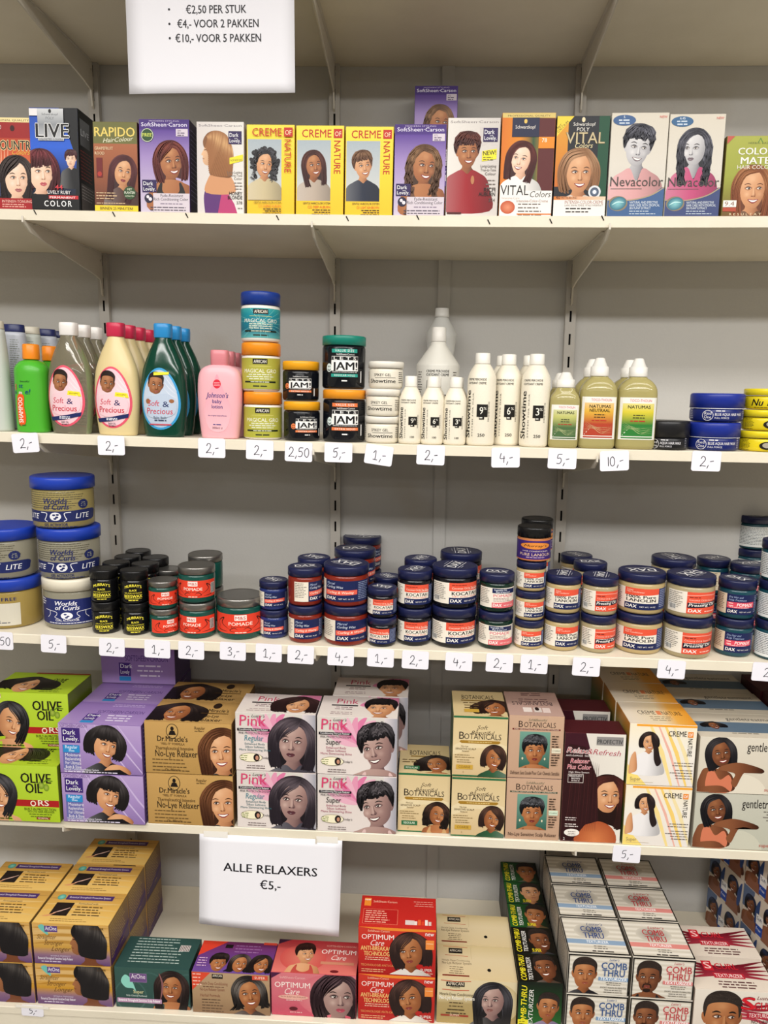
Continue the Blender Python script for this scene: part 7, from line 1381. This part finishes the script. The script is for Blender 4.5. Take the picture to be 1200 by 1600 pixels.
P = [((r * .9, r * .9), 0), ((r, r), .006), ((r, r), Hk * .3), ((r * .84, r * .84), Hk * .6), ((r * 1.04, r * 1.04), Hk * .78), ((r * 1.04, r * 1.04), Hk * .81), ((r * .5, r * .5), Hk * .92), ((r * .46, r * .46), Hk * .93)]
mK = bottle_meshes(P, plastic('d4d4d0', .35), ([((.0152, .0152), Hk * .931), ((.0156, .0156), Hk * .94), ((.0146, .0146), Hk)], plastic('d8d6d0', .35)), None, None, e=2.0, smooth=False)
bottles(mK, 'spray_bottle', 684.5, -.088, 1, 0, ['pale waisted bottle against the wall behind the litre bottle'], PXG)
def l_natu(kind):
    def f(A):
        w, h = A.w, A.h; A.rect(0, 0, w, h, 'eeebe2'); T_ = {'n': ('d8c83c', '2e7a34'), 'r': ('e0b040', 'b0402a'), 'g': ('c0c070', '4a6a40')}[kind]; A.grad(w * .07, h * .08, w * .93, h * .86, [(0, T_[1]), (.35, T_[1]), (.75, T_[0]), (1, mix(T_[0], 'ffffff', .2))])
        for i in range(9): A.line([(w * .07, h * (.12 + i * .04)), (w * .3, h * (.26 + .03 * (i % 3))), (w * .6, h * (.14 + .045 * (i % 4))), (w * .93, h * (.16 + .045 * (i % 5)))], .35, mix(T_[1], 'f0f0b0', .5), True, True)
        A.t('TOCO-THOLIN', w * .55, h * .9, h * .06, 'd87080', al='c', w=w * .6); A.t('NATUMAS', w * .52, h * .74, h * .075, '1c2014', al='c', w=w * .62, bold=.012)
        if kind == 'r': A.t('NEUTRAAL', w * .52, h * .645, h * .075, '1c2014', al='c', w=w * .6, bold=.012)
        A.gk(w * .3, h * .57, w * .74, 2, h * .06, h * .02, '2a3020', 'c'); A.gk(w * .18, h * .43, w * .84, 1, 3, h * .025, 'b83028', 'c'); A.rect(w * .07, h * .03, w * .93, h * .06, T_[1])
    return f
NG = 'yellowish care bottles with white caps'; LIQ = plastic('c2b678', .1, .3, ior=1.38); CAPW = plastic('e8e5de', .32)
def natu(kind, s, hw, lab):
    k = s; P = [((hw * .9, .024 * k), 0), ((hw * .98, .0265 * k), .004), ((hw, .0272 * k), .012), ((hw, .0272 * k), .06 * k), ((hw, .0272 * k), .1 * k), ((hw * .92, .0255 * k), .114 * k), ((hw * .7, .0215 * k), .1245 * k), ((.0172, .0165), .130 * k), ((.016, .016), .132 * k)]
    c = .1325 * k; return bottle_meshes(P, LIQ, ([((.0162, .0162), c), ((.0166, .0166), c + .0015), ((.0164, .0164), c + .0175 * k), ((.0138, .0138), c + .0185 * k), ((.0082, .0082), c + .0325 * k), ((.0066, .0066), c + .034 * k)], CAPW), lab, (-hw * .9, hw * .9, .018 * k, .095 * k), e=3.4)
for u, kind, s, hw, w in ((882, 'g', .835, .0275, 'smallest yellowish bottle with pale green label'), (935, 'r', 1.0, .0340, 'yellowish bottle with red and orange label'), (996, 'n', 1.0, .0360, 'yellowish bottle with bright green label')):
    bottles(natu(kind, s, hw, l_natu(kind)), 'care_bottle', u, -.335, 2, .058 * s + .002, [w + ', front one', w + ', hidden behind its twin'], NG, a=-3)
